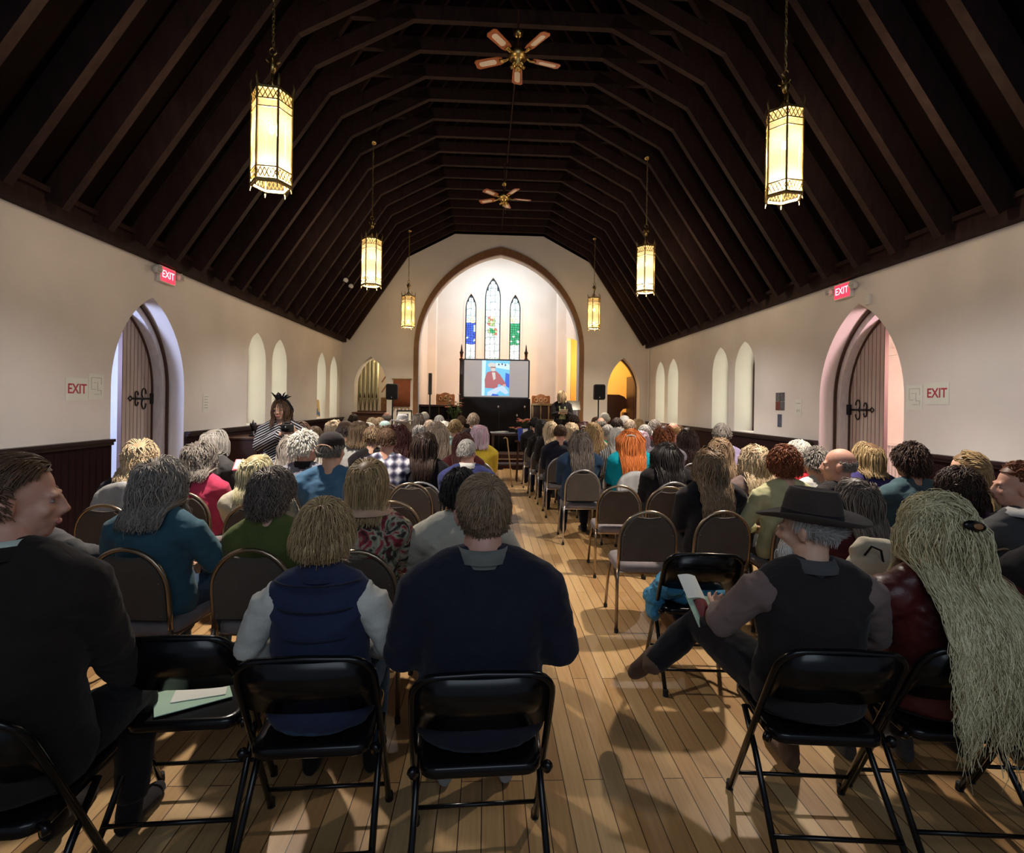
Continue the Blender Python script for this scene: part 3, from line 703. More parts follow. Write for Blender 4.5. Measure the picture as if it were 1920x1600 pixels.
#@@CHAIRS
# ------------------------------------------------------------------ chairs
def banquet_chair(tube_mat=None):
    tm = tube_mat or M_BRONZE
    c = empty('banquet_chair')
    # dome shaped back: tube outline, leaning back a little
    def lean(x, z): return Vector((x, -0.175-(z-0.45)*0.13, z))
    hw = 0.205; zt = 0.868; zc = zt-hw*1.06
    pts = [lean(-hw, 0.44), lean(-hw, 0.55)]+[lean(-hw*math.cos(R(a)), zc+(zt-zc)*math.sin(R(a))) for a in range(0, 181, 12)]+[lean(hw, 0.55), lean(hw, 0.44)]
    MB().tube(pts, 0.0125, 8).build('back_frame', tm, c, True)
    # upholstered pad with a shallow dip below the top rail
    out = []
    hw2 = hw-0.012; zt2 = zt-0.018
    for a in range(0, 181, 9):
        x = -hw2*math.cos(R(a)); z = zc+(zt2-zc)*math.sin(R(a))
        dip = 0.030*max(0, 1-(x/0.085)**2)
        out.append((x, z-dip))
    out = [(-hw2, 0.50)]+out+[(hw2, 0.50)]
    mb = MB()
    n = len(out); cen = (0, 0.68)
    rings = []
    for sc_, off in ((0.96, -0.022), (1.0, -0.012), (1.0, 0.012), (0.97, 0.026), (0.80, 0.034)):
        rings.append([lean(cen[0]+(x-cen[0])*sc_, cen[1]+(z-cen[1])*sc_)+Vector((0, off, 0)) for x, z in out])
    vs = [p for r_ in rings for p in r_]; fs = [tuple(range(n)), tuple(reversed(range(4*n, 5*n)))]
    for k in range(4):
        for i in range(n): fs.append((k*n+i, (k+1)*n+i, (k+1)*n+(i+1) % n, k*n+(i+1) % n))
    mb.add(vs, fs); mb.build('backrest', M_PAD, c)
    rv = MB()
    for s in (-1, 1):
        for z in (0.53, 0.70): rv.ell(lean(s*(hw2-0.02), z)+Vector((0, -0.018, 0)), (0.007, 0.005, 0.007), n=8, m=5)
    rv.build('rivets', tm, c, True)
    pr = rrect(0.43, 0.42, 0.09, 6, 0, 0.045)
    mb = MB(); n = len(pr); vs = []
    for z, k in ((0.405, 0.93), (0.415, 1.0), (0.445, 1.0), (0.465, 0.96), (0.475, 0.82)): vs += [(x*k, 0.045+(y-0.045)*k, z) for x, y in pr]
    fs = [tuple(reversed(range(n))), tuple(range(4*n, 5*n))]+[(k*n+i, k*n+(i+1) % n, (k+1)*n+(i+1) % n, (k+1)*n+i) for k in range(4) for i in range(n)]
    mb.add(vs, fs).build('seat', M_SEAT, c, True)
    MB().tube([(-0.2, -0.13, 0.40), (0.2, -0.13, 0.40), (0.2, 0.22, 0.40), (-0.2, 0.22, 0.40)], 0.011, 6, closed=True).build('seat_frame', tm, c)
    for s in (-1, 1):
        l = MB().tube([lean(s*hw, 0.45), (s*0.215, -0.19, 0.36), (s*0.225, -0.235, 0.012)], 0.012, 8).build('leg', tm, c, True)
        MB().tube([(s*0.225, -0.235, 0.03), (s*0.225, -0.2352, 0.0)], 0.015, 8).build('foot_cap', M_RUBBER, l)
        l = MB().tube([(s*0.19, 0.19, 0.41), (s*0.205, 0.225, 0.30), (s*0.22, 0.25, 0.012)], 0.012, 8).build('leg', tm, c, True)
        MB().tube([(s*0.22, 0.25, 0.03), (s*0.22, 0.2502, 0.0)], 0.015, 8).build('foot_cap', M_RUBBER, l)
    for s in (-1, 1): MB().tube([(s*0.212, -0.20, 0.30), (s*0.20, 0.02, 0.395)], 0.007, 6).build('stay', tm, c)
    return c
BC = {'bronze': banquet_chair(M_BRONZE), 'silver': banquet_chair(M_SILVER)}
bc_used = set()
def put_banquet(x, y, rz, label, group=None, kind='bronze'):
    c = BC[kind] if kind not in bc_used else copy_tree(BC[kind])
    bc_used.add(kind); c.location = (x, y, 0); c.rotation_euler = (0, 0, rz); tag(c, label, 'chair', group or 'dome-backed banquet chairs')
    return c
def folding_chair():
    c = empty('folding_chair')
    def L(s, z):  # long leg line: front foot up to the back
        t = z/0.77; return Vector((s*(0.232-0.01*t), 0.20-0.42*t, z))
    pts = [L(-1, 0.012), L(-1, 0.40), L(-1, 0.66)]
    zt = 0.79; 
    for a in range(0, 91, 18): pts.append(Vector((-0.222+0.075*(1-math.cos(R(a))), 0.20-0.42*(0.70+0.09*math.sin(R(a)))/0.77, 0.70+0.085*math.sin(R(a)))))
    pts.append(Vector((0, -0.232, 0.79)))
    full = pts+[Vector((-p.x, p.y, p.z)) for p in reversed(pts[:-1])]
    MB().tube(full, 0.0125, 8).build('frame', M_BLACKMETAL, c, True)
    # back plate, slightly curved
    nx = 12; vs = []; prof = []
    for i in range(nx+1):
        x = -0.215+0.43*i/nx; e = max(0, abs(x)-0.12)/0.095
        prof.append((x, 0.785-0.06*e*e, 0.555+0.015*e*e, -0.022*(1-(x/0.215)**2)))
    for x, z1, z0, cv in prof:
        y1 = 0.20-0.42*z1/0.77; y0 = 0.20-0.42*z0/0.77
        vs += [(x, y1+cv-0.006, z1), (x, y0+cv-0.006, z0), (x, y1+cv+0.012, z1), (x, y0+cv+0.012, z0)]
    fs = []
    for i in range(nx):
        a = i*4; b = a+4; fs += [(a, a+1, b+1, b), (a+2, b+2, b+3, a+3), (a, b, b+2, a+2), (a+1, a+3, b+3, b+1)]
    fs += [(0, 2, 3, 1), (nx*4, nx*4+1, nx*4+3, nx*4+2)]
    MB().add(vs, fs).build('backrest', M_BLACKMETAL, c, True)
    pr = rrect(0.41, 0.40, 0.06, 5, 0, 0.06); n = len(pr); vs = []
    for z, k in ((0.405, 0.98), (0.41, 1.0), (0.435, 1.0), (0.445, 0.96), (0.44, 0.85)): vs += [(x*k, 0.06+(y-0.06)*k, z) for x, y in pr]
    fs = [tuple(reversed(range(n))), tuple(range(4*n, 5*n))]+[(k*n+i, k*n+(i+1) % n, (k+1)*n+(i+1) % n, (k+1)*n+i) for k in range(4) for i in range(n)]
    MB().add(vs, fs).build('seat', M_BLACKMETAL, c, True)
    for s in (-1, 1):
        l = MB().tube([(s*0.215, 0.10, 0.415), (s*0.217, -0.02, 0.30), (s*0.225, -0.265, 0.012)], 0.012, 8).build('leg', M_BLACKMETAL, c, True)
        MB().tube([(s*0.225, -0.262, 0.035), (s*0.225, -0.266, 0.0)], 0.016, 8).build('foot_cap', M_RUBBER, l)
        MB().tube([(s*0.232, 0.195, 0.035), (s*0.232, 0.2, 0.0)], 0.016, 8).build('foot_cap', M_RUBBER, c)
        MB().tube([(s*0.214, -0.135, 0.425), (s*0.226, -0.12, 0.425)], 0.018, 10).build('pivot', M_BLACKMETAL, c, True)
    MB().tube([(-0.222, -0.195, 0.115), (0.222, -0.195, 0.115)], 0.008, 8).build('crossbar', M_BLACKMETAL, c, True)
    MB().tube([(-0.228, 0.14, 0.11), (0.228, 0.14, 0.11)], 0.008, 8).build('crossbar', M_BLACKMETAL, c, True)
    return c
FC = folding_chair(); fc_used = [False]
def put_folding(x, y, rz, label):
    c = copy_tree(FC) if fc_used[0] else FC
    fc_used[0] = True; c.location = (x, y, 0); c.rotation_euler = (0, 0, rz); tag(c, label, 'chair', 'black folding chairs of the back row'); return c
#@@FIGURES
# ------------------------------------------------------------------ people
def make_obj(name, me, parent=None, mats=None):
    o = bpy.data.objects.new(name, me); COL.objects.link(o)
    if parent: o.parent = parent
    if mats:
        mats = mats if isinstance(mats, (list, tuple)) else [mats]
        while len(me.materials) < len(mats): me.materials.append(mats[len(me.materials)])
        for i, m in enumerate(mats): o.material_slots[i].link = 'OBJECT'; o.material_slots[i].material = m
    return o
def remesh(mb, name, voxel, mat, smooth=4, wr=0.0, seed=0, wscale=9.0, zcut=None):
    """fuse overlapping shapes into one continuous skin"""
    me = bpy.data.meshes.new('tmp'); me.from_pydata([tuple(p) for p in mb.v], [], mb.f)
    o = bpy.data.objects.new('tmp', me); COL.objects.link(o)
    m = o.modifiers.new('r', 'REMESH'); m.mode = 'VOXEL'; m.voxel_size = voxel
    s = o.modifiers.new('s', 'SMOOTH'); s.factor = 0.5; s.iterations = smooth
    dg = bpy.context.evaluated_depsgraph_get(); out = bpy.data.meshes.new_from_object(o.evaluated_get(dg))
    bpy.data.objects.remove(o); bpy.data.meshes.remove(me)
    out.name = name; out.materials.clear(); out.materials.append(mat)
    if wr:
        sv = Vector((seed*3.7, seed*1.3, 0))
        nrm = [v.normal.copy() for v in out.vertices]
        for v, n in zip(out.vertices, nrm):
            q = Vector((v.co.x*wscale, v.co.y*wscale, v.co.z*wscale*1.5))+sv
            w = noise.noise(q)+0.5*noise.noise(q*2.3)
            w = (1-abs(w)*2.2)*0.6
            v.co += n*wr*w
    out.polygons.foreach_set('use_smooth', [True]*len(out.polygons)); out.update(); return out

def V(*a): return Vector(a)
class Pose: pass
def pose(H=1.32, sw=0.19, bulk=1.0, headyaw=0, headpitch=0, headtilt=0, hs=1.0, lean=0.0, stand=False, hands=None, elbows=None, knees=None, feet=None, bow=0, side=0.0, seat=0.45):
    """joints of a figure in its own space, facing +Y; H is the top of the head"""
    p = Pose(); p.H = H; p.sw = sw; p.bulk = bulk; p.hs = hs; p.stand = stand
    hip = 0.93*H/1.7 if stand else seat+0.09
    p.hip = V(0, 0.0, hip)
    top = H-0.235*hs
    p.neck = V(side, -0.015+lean, top-0.028)         # base of the neck
    p.head = V(side*1.2, 0.015+lean*1.15+bow*0.5, H-0.118*hs)
    p.chest = p.hip.lerp(p.neck, 0.66)+V(0, -0.005, 0); p.waist = p.hip.lerp(p.neck, 0.33)+V(0, -0.02, 0)
    p.sh = [p.neck+V(s*sw, -0.022, -0.082) for s in (-1, 1)]
    p.R = Matrix.Rotation(R(headyaw), 3, 'Z') @ Matrix.Rotation(R(headpitch), 3, 'X') @ Matrix.Rotation(R(headtilt), 3, 'Y')
    ua = 0.285; 
    if hands is None: hands = [V(-0.10, 0.30, hip+0.10), V(0.09, 0.33, hip+0.095)]
    if stand and hands == 'down': hands = [V(-sw-0.06, 0.05, hip-0.1), V(sw+0.06, 0.05, hip-0.1)]
    p.hand = [V(*h) for h in hands]
    p.elb = []
    for i, s in enumerate((-1, 1)):
        if elbows and elbows[i] is not None: p.elb.append(V(*elbows[i])); continue
        a, b = p.sh[i], p.hand[i]; d = (b-a); L = d.length; l1, l2 = ua, 0.25
        L = min(L, l1+l2-0.005); t = (l1*l1-l2*l2+L*L)/(2*L); h = math.sqrt(max(0, l1*l1-t*t))
        dn = d.normalized(); hint = V(s*0.55, -0.5, -0.6); pr = (hint-dn*hint.dot(dn)).normalized()
        p.elb.append(a+dn*t+pr*h)
    if stand:
        p.knee = [V(s*0.10, 0.03, hip*0.53) for s in (-1, 1)]; p.ank = [V(s*0.11, -0.02, 0.085) for s in (-1, 1)]; p.hj = [V(s*0.09, 0, hip-0.02) for s in (-1, 1)]
    else:
        p.hj = [V(s*0.095, 0.01, seat+0.075) for s in (-1, 1)]
        p.knee = [V(*k) for k in knees] if knees else [V(s*0.13, 0.42, seat+0.055) for s in (-1, 1)]
        p.ank = [V(*k) for k in feet] if feet else [V(s*0.13, 0.40, 0.085) for s in (-1, 1)]
    return p
def hand_shape(mb, wrist, dirv, palm_n, side, k=1.0, curl=0.5, n=8):
    """palm, four unequal bent fingers, thumb from the side of the palm"""
    d = dirv.normalized(); nrm = (palm_n-d*palm_n.dot(d)).normalized(); x = d.cross(nrm)*side
    q = lambda a, b, c: wrist+(x*a+d*b+nrm*c)*k
    mb.tube([q(0, -0.02, 0), q(0, 0.02, 0), q(0.002, 0.06, 0.002), q(0.002, 0.09, 0.002)], [0.026*k, 0.033*k, 0.041*k, 0.038*k], 10, ry=[0.019*k, 0.017*k, 0.015*k, 0.012*k], upv=x)
    for fx, fl, sp in ((-0.031, 0.062, -0.10), (-0.011, 0.078, -0.03), (0.011, 0.084, 0.03), (0.031, 0.072, 0.10)):
        a = q(fx, 0.085, 0); c1 = curl*0.9; pts = [a]; ang = 0.15+curl*0.5
        for seg in (0.45, 0.32, 0.23):
            pts.append(pts[-1]+(d*math.cos(ang)+nrm*math.sin(ang)+x*sp)*fl*seg*k); ang += c1
        mb.tube(pts, [0.0095*k, 0.009*k, 0.0082*k, 0.0065*k], n)
    mb.tube([q(0.026, 0.015, 0.004), q(0.050, 0.042, 0.012), q(0.060, 0.068, 0.020), q(0.058, 0.09, 0.026)], [0.014*k, 0.012*k, 0.010*k, 0.008*k], n)
def head_shape(mb, p, face=True):
    C, M, k = p.head, p.R, p.hs
    q = lambda x, y, z: C+M @ V(x*k, y*k, z*k)
    e = lambda c, r, n=16, m=12: mb.ell(q(*c), tuple(a*k for a in r), M, n, m)
    e((0, -0.012, 0.022), (0.077, 0.096, 0.094), 20, 14)
    e((0, 0.030, -0.035), (0.062, 0.066, 0.080)); e((0, 0.052, -0.088), (0.036, 0.036, 0.030))
    e((0, 0.02, -0.075), (0.056, 0.055, 0.040))
    for s in (-1, 1):
        e((s*0.081, -0.004, -0.018), (0.011, 0.019, 0.032), 10, 8); e((s*0.090, -0.013, -0.008), (0.008, 0.015, 0.023), 10, 8)
        if face: e((s*0.040, 0.068, -0.030), (0.024, 0.018, 0.022)); e((s*0.032, 0.084, 0.012), (0.024, 0.012, 0.009))
    if face:
        mb.tube([q(0, 0.090, 0.012), q(0, 0.101, -0.015), q(0, 0.111, -0.034), q(0, 0.098, -0.045)], [0.009*k, 0.011*k, 0.0145*k, 0.010*k], 8)
        for s in (-1, 1): e((s*0.011, 0.101, -0.040), (0.009, 0.010, 0.008), 8, 6)
        e((0, 0.088, -0.064), (0.026, 0.012, 0.0065)); e((0, 0.086, -0.073), (0.022, 0.011, 0.0065))
def neck_shape(mb, p, e=0.0):
    mb.tube([p.head+p.R @ V(0, -0.02, -0.05)*p.hs, p.head.lerp(p.neck, 0.6)+V(0, -0.012, 0), p.neck+V(0, -0.01, -0.03)], [(0.056*p.hs+e), 0.058*p.hs**0.5*p.bulk**0.55+e, 0.068*p.bulk**0.5+e], 14)
def torso_shape(mb, p, e=0.0, vest=False):
    b = p.bulk; sw = p.sw
    pts = [p.hip+V(0, 0, -0.07), p.hip, p.waist, p.chest, p.chest.lerp(p.neck, 0.55), p.chest.lerp(p.neck, 0.85)]
    rx = [0.165*b, 0.178*b, (0.150*b+0.01*(b-1)), 0.165*b*(sw/0.19)**0.6, 0.155*(sw/0.19)**0.8*b**0.5, 0.11*b**0.4]
    ry = [0.11*b, 0.125*b, 0.108*b*b**0.5, 0.118*b, 0.095*b, 0.07*b]
    if not p.stand: ry[0] = 0.12*b
    mb.tube(pts, [r_+e for r_ in rx], 24, ry=[r_+e for r_ in ry], upv=(1, 0, 0))
    for i, s in enumerate((-1, 1)):
        mb.tube([p.neck+V(s*0.015, -0.012, 0.0), p.neck+V(s*sw*0.5, -0.014, -0.035), p.sh[i]+V(-s*(0.028 if vest else 0.01), 0.0, -0.004)], [0.045*b**0.4+e*0.7, 0.050*b**0.5+e, 0.050*b**0.6+e], 12)
        if not vest: mb.ell(p.sh[i]+V(-s*0.012, 0, -0.022), (0.062*b**0.6+e, 0.062*b**0.6+e, 0.066*b**0.6+e))
        mb.tube([p.neck+V(s*sw*0.3, -0.020, -0.07), p.sh[i]+V(-s*0.06, -0.015, -0.07), p.chest+V(s*0.10*b, -0.03, 0.0)], [0.05+e, 0.058*b+e, 0.06*b+e], 12)
def arm_shape(mb, p, e=0.0, upto=1.0, cuff=0.0, only=None):
    b = p.bulk**0.7
    for i in (0, 1):
        if only is not None and i != only: continue
        a, m, w = p.sh[i], p.elb[i], p.hand[i]
        pts = [a, a.lerp(m, 0.5), m]; rs = [0.058*b+e, 0.052*b+e, 0.043*b+e]
        if upto >= 1: pts += [m.lerp(w, 0.35), m.lerp(w, 0.97)]; rs += [0.042*b+e, 0.028+e*0.9+cuff]
        elif upto < 0.5: pts = [a, a.lerp(m, 0.35), a.lerp(m, 0.7)]; rs = [0.06*b+e, 0.058*b+e, 0.056*b+e]
        mb.tube(pts, rs, 14)
def leg_shape(mb, p, e=0.0, skirt=False):
    b = p.bulk**0.6
    mb.tube([p.hip+V(0, -0.01, -0.09), p.hip+V(0, 0.0, -0.01), p.hip+V(0, 0, 0.06)], [0.155*p.bulk+e, 0.172*p.bulk+e, 0.15*p.bulk+e], 20, ry=[0.115*p.bulk+e, 0.125*p.bulk+e, 0.10*p.bulk+e], upv=(1, 0, 0))
    for i in (0, 1):
        h, k, a = p.hj[i], p.knee[i], p.ank[i]
        mb.tube([h, h.lerp(k, 0.5), k, k.lerp(a, 0.35), k.lerp(a, 0.95)], [0.085*b+e, 0.076*b+e, 0.058*b+e, 0.053*b+e, 0.040+e], 14)
def foot_dir(p, i):
    f = getattr(p, 'fdir', None)
    return f[i] if f else V(0, 1, 0)
def shoe_mesh(p, i, mat, voxel=0.008):
    mb = MB(); a = p.ank[i]; d = foot_dir(p, i).normalized(); u = V(0, 0, 1) if abs(d.z) < 0.5 else V(0, -1, 0)
    s = d.cross(u).normalized(); u = s.cross(d)
    q = lambda x, y, z: a+s*x+d*y+u*z
    mb.tube([q(0, -0.065, -0.045), q(0, -0.03, -0.045), q(0, 0.05, -0.050), q(0, 0.12, -0.056), q(0, 0.175, -0.062), q(0, 0.20, -0.064)], [0.028, 0.040, 0.042, 0.048, 0.036, 0.018], 14, ry=[0.036, 0.040, 0.036, 0.028, 0.022, 0.014], upv=s)
    mb.tube([q(0, -0.02, -0.03), q(0, -0.005, 0.03)], [0.045, 0.043], 12)
    return remesh(mb, 'shoe', voxel, mat, 3)
def body_mesh(p, voxel, mat, face=True, hands=True, palm=None, curls=(0.6, 0.6)):
    mb = MB(); head_shape(mb, p, face); neck_shape(mb, p); torso_shape(mb, p); arm_shape(mb, p); leg_shape(mb, p)
    for i, s in enumerate((-1, 1)):
        d = p.hand[i]-p.elb[i]; pn = palm[i] if palm else V(-s*0.3, -0.2, -1)
        if hands: hand_shape(mb, p.hand[i], d, V(*pn), s, 1.0, curls[i])
        else: mb.tube([p.hand[i], p.hand[i]+d.normalized()*0.08, p.hand[i]+d.normalized()*0.15+V(0, 0, -0.03)], [0.03, 0.04, 0.02], 10)
        a = p.ank[i]; fd = foot_dir(p, i).normalized(); uu = V(0, 0, 1) if abs(fd.z) < 0.5 else V(0, -1, 0); uu = fd.cross(uu).normalized().cross(fd)
        mb.tube([a-uu*0.02-fd*0.03, a+fd*0.06-uu*0.045, a+fd*0.15-uu*0.06], [0.030, 0.028, 0.016], 10)
    return remesh(mb, 'body', voxel, mat, 2 if voxel < 0.009 else 1)

# skin tones, hair, cloth
def mat_skin(name, c):
    m = mat_noise(name, c, (c[0]*0.88, c[1]*0.78, c[2]*0.74), 14, 0.55, bs=0.06, bd=0.003, spec=0.4)
    b = m.node_tree.nodes['Principled BSDF']; b.inputs['Subsurface Weight'].default_value = 0.0
    return m
SKIN = [mat_skin('skin_fair', (0.66, 0.42, 0.31)), mat_skin('skin_pink', (0.62, 0.35, 0.27)), mat_skin('skin_tan', (0.48, 0.29, 0.19))]
HAIRC = {'silver': ((0.62, 0.60, 0.57), (0.30, 0.28, 0.26)), 'white': ((0.86, 0.83, 0.76), (0.62, 0.58, 0.52)), 'grey': ((0.42, 0.38, 0.34), (0.13, 0.11, 0.10)),
         'dgrey': ((0.24, 0.20, 0.17), (0.06, 0.045, 0.04)), 'brown': ((0.16, 0.085, 0.045), (0.05, 0.026, 0.016)), 'dbrown': ((0.055, 0.028, 0.02), (0.018, 0.010, 0.008)),
         'black': ((0.018, 0.013, 0.013), (0.008, 0.006, 0.007)), 'blond': ((0.66, 0.47, 0.24), (0.30, 0.18, 0.075)), 'pblond': ((0.80, 0.66, 0.46), (0.50, 0.36, 0.22)),
         'dblond': ((0.60, 0.44, 0.22), (0.17, 0.10, 0.05)), 'auburn': ((0.30, 0.09, 0.03), (0.10, 0.028, 0.014)), 'red': ((0.85, 0.27, 0.06), (0.48, 0.12, 0.03)),
         'dred': ((0.11, 0.03, 0.025), (0.035, 0.012, 0.012)), 'lav': ((0.72, 0.68, 0.76), (0.74, 0.45, 0.55)), 'ash': ((0.52, 0.42, 0.33), (0.28, 0.20, 0.15)), 'green_grey': ((1.0, 0.93, 0.62), (0.34, 0.28, 0.14)),
         'mbrown': ((0.36, 0.25, 0.15), (0.12, 0.075, 0.045))}
def hairmat(k):
    n = 'hair_'+k
    if n in MATS: return MATS[n]
    m, nt, b = newmat(n); c1, c2 = HAIRC[k]
    at = nn(nt, 'ShaderNodeAttribute'); at.attribute_name = 'rnd'
    nt.links.new(ramp(nt, at.outputs['Fac'], [(0.0, c2), (0.55, tuple((a+b_)/2 for a, b_ in zip(c1, c2))), (1.0, c1)]), b.inputs['Base Color'])
    b.inputs['Roughness'].default_value = 0.5; b.inputs['Specular IOR Level'].default_value = 0.35
    return m
HS = {  # hair styles: length, end level below the head centre, lift, wave, volume ...
 'short': dict(ear=0.10, L=0.045, lift=0.35, vol=0.010, w=0.0032, nape=-0.62, taper=0.3),
 'crop': dict(ear=0.10, L=0.028, lift=0.5, vol=0.006, w=0.003, nape=-0.55, taper=0.3),
 'bald': dict(L=0.035, lift=0.25, vol=0.008, w=0.003, nape=-0.62, top=0.30),
 'fringe': dict(L=0.012, lift=0.4, vol=0.003, w=0.003, nape=-0.62, top=0.05),
 'pixie': dict(L=0.085, lift=0.5, vol=0.028, w=0.004, wave=0.006, freq=40, nape=-0.72),
 'bob': dict(L=0.34, zend=-0.165, lift=0.25, vol=0.030, w=0.004, wave=0.004, freq=14, inward=0.6),
 'curly': dict(L=0.24, zend=-0.17, lift=0.9, vol=0.045, w=0.004, wave=0.013, freq=26, nape=-0.6),
 'curlyshort': dict(L=0.11, zend=-0.13, lift=0.9, vol=0.028, w=0.004, wave=0.010, freq=40, nape=-0.6),
 'long': dict(L=0.62, zend=-0.40, lift=0.25, vol=0.028, w=0.0042, wave=0.008, freq=12),
 'wavy': dict(L=0.70, zend=-0.43, lift=0.4, vol=0.030, w=0.0042, wave=0.012, freq=20, narrow=0.02),
 'vlong': dict(L=0.9, zend=-0.50, lift=0.3, vol=0.020, w=0.0034, wave=0.010, freq=18, narrow=0.05),
 'pony': dict(L=0.5, zend=-0.36, lift=0.05, vol=0.012, w=0.004, wave=0.010, freq=14, gather=(0.0, -0.125, 0.03)),
 'updo': dict(L=0.30, lift=0.1, vol=0.020, w=0.0045, wave=0.012, freq=40, gather=(0.0, -0.10, 0.03), bun=0.045),
}
def hair_mesh(style, C, M, k=1.0, N=1200, K=12, seed=1, wmul=1.0, body=None, **over):
    s = dict(HS[style]); s.update(over); rg = np.random.default_rng(seed)
    L = s['L']; vol = s['vol']*k; top = s.get('top'); nape = s.get('nape', -0.55)
    A = np.array([0.079, 0.098, 0.096])*k*1.015; c0 = np.array([0, -0.012, 0.022])*k
    n = 0; roots = []
    while n < N:
        u = rg.normal(size=(N*3, 3)); u /= np.linalg.norm(u, axis=1)[:, None]
        x, y, z = u.T
        ok = (z > nape) & ((y < 0.25) | (z > 0.25+0.5*np.maximum(0, y-0.3)+s.get('hairline', 0.08))) & ((y < -0.12) | (z > s.get('ear', 0.02)+0.1*(y > 0.1)) | (s.get('sides', 0) > 0) & (z > -0.5) & (y < 0.2))
        if top is not None: ok &= (z < top+rg.uniform(-0.1, 0.1, len(z))) & (y < 0.35)
        roots.append(u[ok]); n += ok.sum()
    u = np.concatenate(roots)[:N]
    if top is None and not s.get('nocrown'):
        nc_ = N//7; cc_ = np.array(s.get('crown', (0.0, -0.40, 0.92))); uu = cc_+rg.normal(size=(nc_, 3))*0.16; u[:nc_] = uu/np.linalg.norm(uu, axis=1)[:, None]
    off = rg.uniform(0.15, 1.0, N)*vol+0.002
    p = c0+u*A
    crown = np.array(s.get('crown', (0.0, -0.40, 0.92)))
    part = s.get('part')
    fl = u-(u@crown)[:, None]*crown; fl /= np.linalg.norm(fl, axis=1)[:, None]+1e-6
    if part is not None: fl = fl+np.stack([np.sign(u[:, 0]-part)*0.8, np.zeros(N), np.zeros(N)], 1)
    fl = fl-(fl*u).sum(1)[:, None]*u; fl /= np.linalg.norm(fl, axis=1)[:, None]+1e-6
    clump = rg.integers(0, max(6, N//14), N); nc = clump.max()+1
    cph = rg.uniform(0, 6.28, nc)[clump]; cph2 = rg.uniform(0, 6.28, nc)[clump]; cfr = rg.uniform(0.75, 1.3, nc)[clump]; camp = rg.uniform(0.5, 1.3, nc)[clump]
    Ls = L*rg.uniform(0.75, 1.1, N)*(0.85+0.3*rg.uniform(0, 1, nc)[clump]) if 'zend' not in s else np.full(N, L)
    d = fl+u*s['lift']*(0.8 if L < 0.10 else 0.25); d /= np.linalg.norm(d, axis=1)[:, None]
    st = Ls/(K-1); P_ = np.zeros((N, K, 3)); P_[:, 0] = p
    Mi = np.array(M.inverted()); g = Mi@np.array([0, 0, -1.0])
    zend = s.get('zend'); zr = rg.normal(0, s.get('ragged', 0.012 if zend is not None and zend > -0.25 else 0.045), N)+(rg.uniform(-.02, .02, nc)[clump])
    gather = s.get('gather'); Mn = np.array(M); Cn = np.array(C)
    spheres = []
    if body is not None:
        b = body; nk = np.array(b.neck)
        spheres = [(nk+np.array([0, -0.0, -0.13]), np.array([b.sw+0.05, 0.105*b.bulk+0.02, 0.12])), (np.array(b.chest)+np.array([0, 0.0, -0.03]), np.array([0.19*b.bulk, 0.135*b.bulk+0.02, 0.27])), (nk+np.array([0, -0.01, 0.0]), np.array([0.085, 0.075, 0.09])),
                   (np.array(b.sh[0]), np.array([0.085, 0.085, 0.085])), (np.array(b.sh[1]), np.array([0.085, 0.085, 0.085]))]
        if s.get('over_chair'): spheres.append((np.array([0, -0.10, 0.62]), np.array([0.40, 0.205, 0.36])))
    backside = (u@Mn.T)[:, 1] < 0.30
    for i in range(1, K):
        t = i/(K-1)
        if gather is not None:
            gp = np.array(gather)*k; toG = gp-p; dist = np.linalg.norm(toG, axis=1)[:, None]
            near = dist[:, 0] < 0.035*k
            dd = toG/(dist+1e-6)+u*0.25
            if s.get('bun'):
                stp = np.minimum(st*1.0, 1)
                d = np.where(near[:, None], np.cross(u, toG/(dist+1e-6))*2+rg.normal(size=(N, 3))*0.8, dd)
            else:
                done = P_[:, i-1] if i else p
                hung = near | (p@(-g)*-1 > 1e9)
                if i == 1: fell = np.zeros(N, bool)
                fell = fell | near
                d = np.where(fell[:, None], d*0.3+g*1.0+np.array([0, -0.12, 0]), dd)
        else:
            grav = min(1.0, (0.45+1.6*t) if L > 0.15 else (0.3+0.9*t if L > 0.06 else 0.3))
            d = d*(1-0.35*grav)+g*0.55*grav
            if s.get('inward') and t > 0.6: d[:, :2] -= p[:, :2]*s['inward']*3*(t-0.6)
        if gather is None and L > 0.10:
            low = (p[:, 2]-c0[2])/(A[2]+off) < -0.02
            d[low, :2] *= 0.25; pull = s.get('narrow', 0.05 if L > 0.4 else 0.02)
            d[low, 0] -= p[low, 0]/(A[0]+off[low])*pull*2
        d /= np.linalg.norm(d, axis=1)[:, None]+1e-6
        p = p+d*st[:, None]
        q = (p-c0)/(A+off[:, None]); r_ = np.linalg.norm(q, axis=1)
        ins = (r_ < 1) & ((i > 1) | (L < 0.06))
        if L > 0.10 and gather is None: ins = ins | ((q[:, 2] > -0.15) & (i > 1) & (t < 0.6))
        p[ins] = (c0+q/r_[:, None]*(A+off[:, None]))[ins]
        if spheres and L > 0.15:
            w = (p@Mn.T)+Cn
            for cc, rr in spheres:
                rr2 = rr+off[:, None]*0.6; q = (w-cc)/rr2; r_ = np.linalg.norm(q, axis=1); ins = r_ < 1
                # push hair out mostly backwards where it lies behind the shoulders
                qs = np.clip(1-q[:, 0]**2-q[:, 2]**2, 0, 1)
                w[ins, 1] = (cc[1]+np.where(backside, -1, 1)*rr2[:, 1]*np.sqrt(qs))[ins]
            p = (w-Cn)@np.linalg.inv(Mn).T
        if zend is not None:
            wz = (p@Mn.T)[:, 2]; lim = (zend+zr)*k
            stop = wz < lim; p[stop] = P_[stop, i-1]+(p[stop]-P_[stop, i-1])*0.02
        P_[:, i] = p
        if gather is None and i > 1:
            dd = p-P_[:, i-1]; ln = np.linalg.norm(dd, axis=1)[:, None]; d = np.where(ln > 1e-5, dd/(ln+1e-9), d)
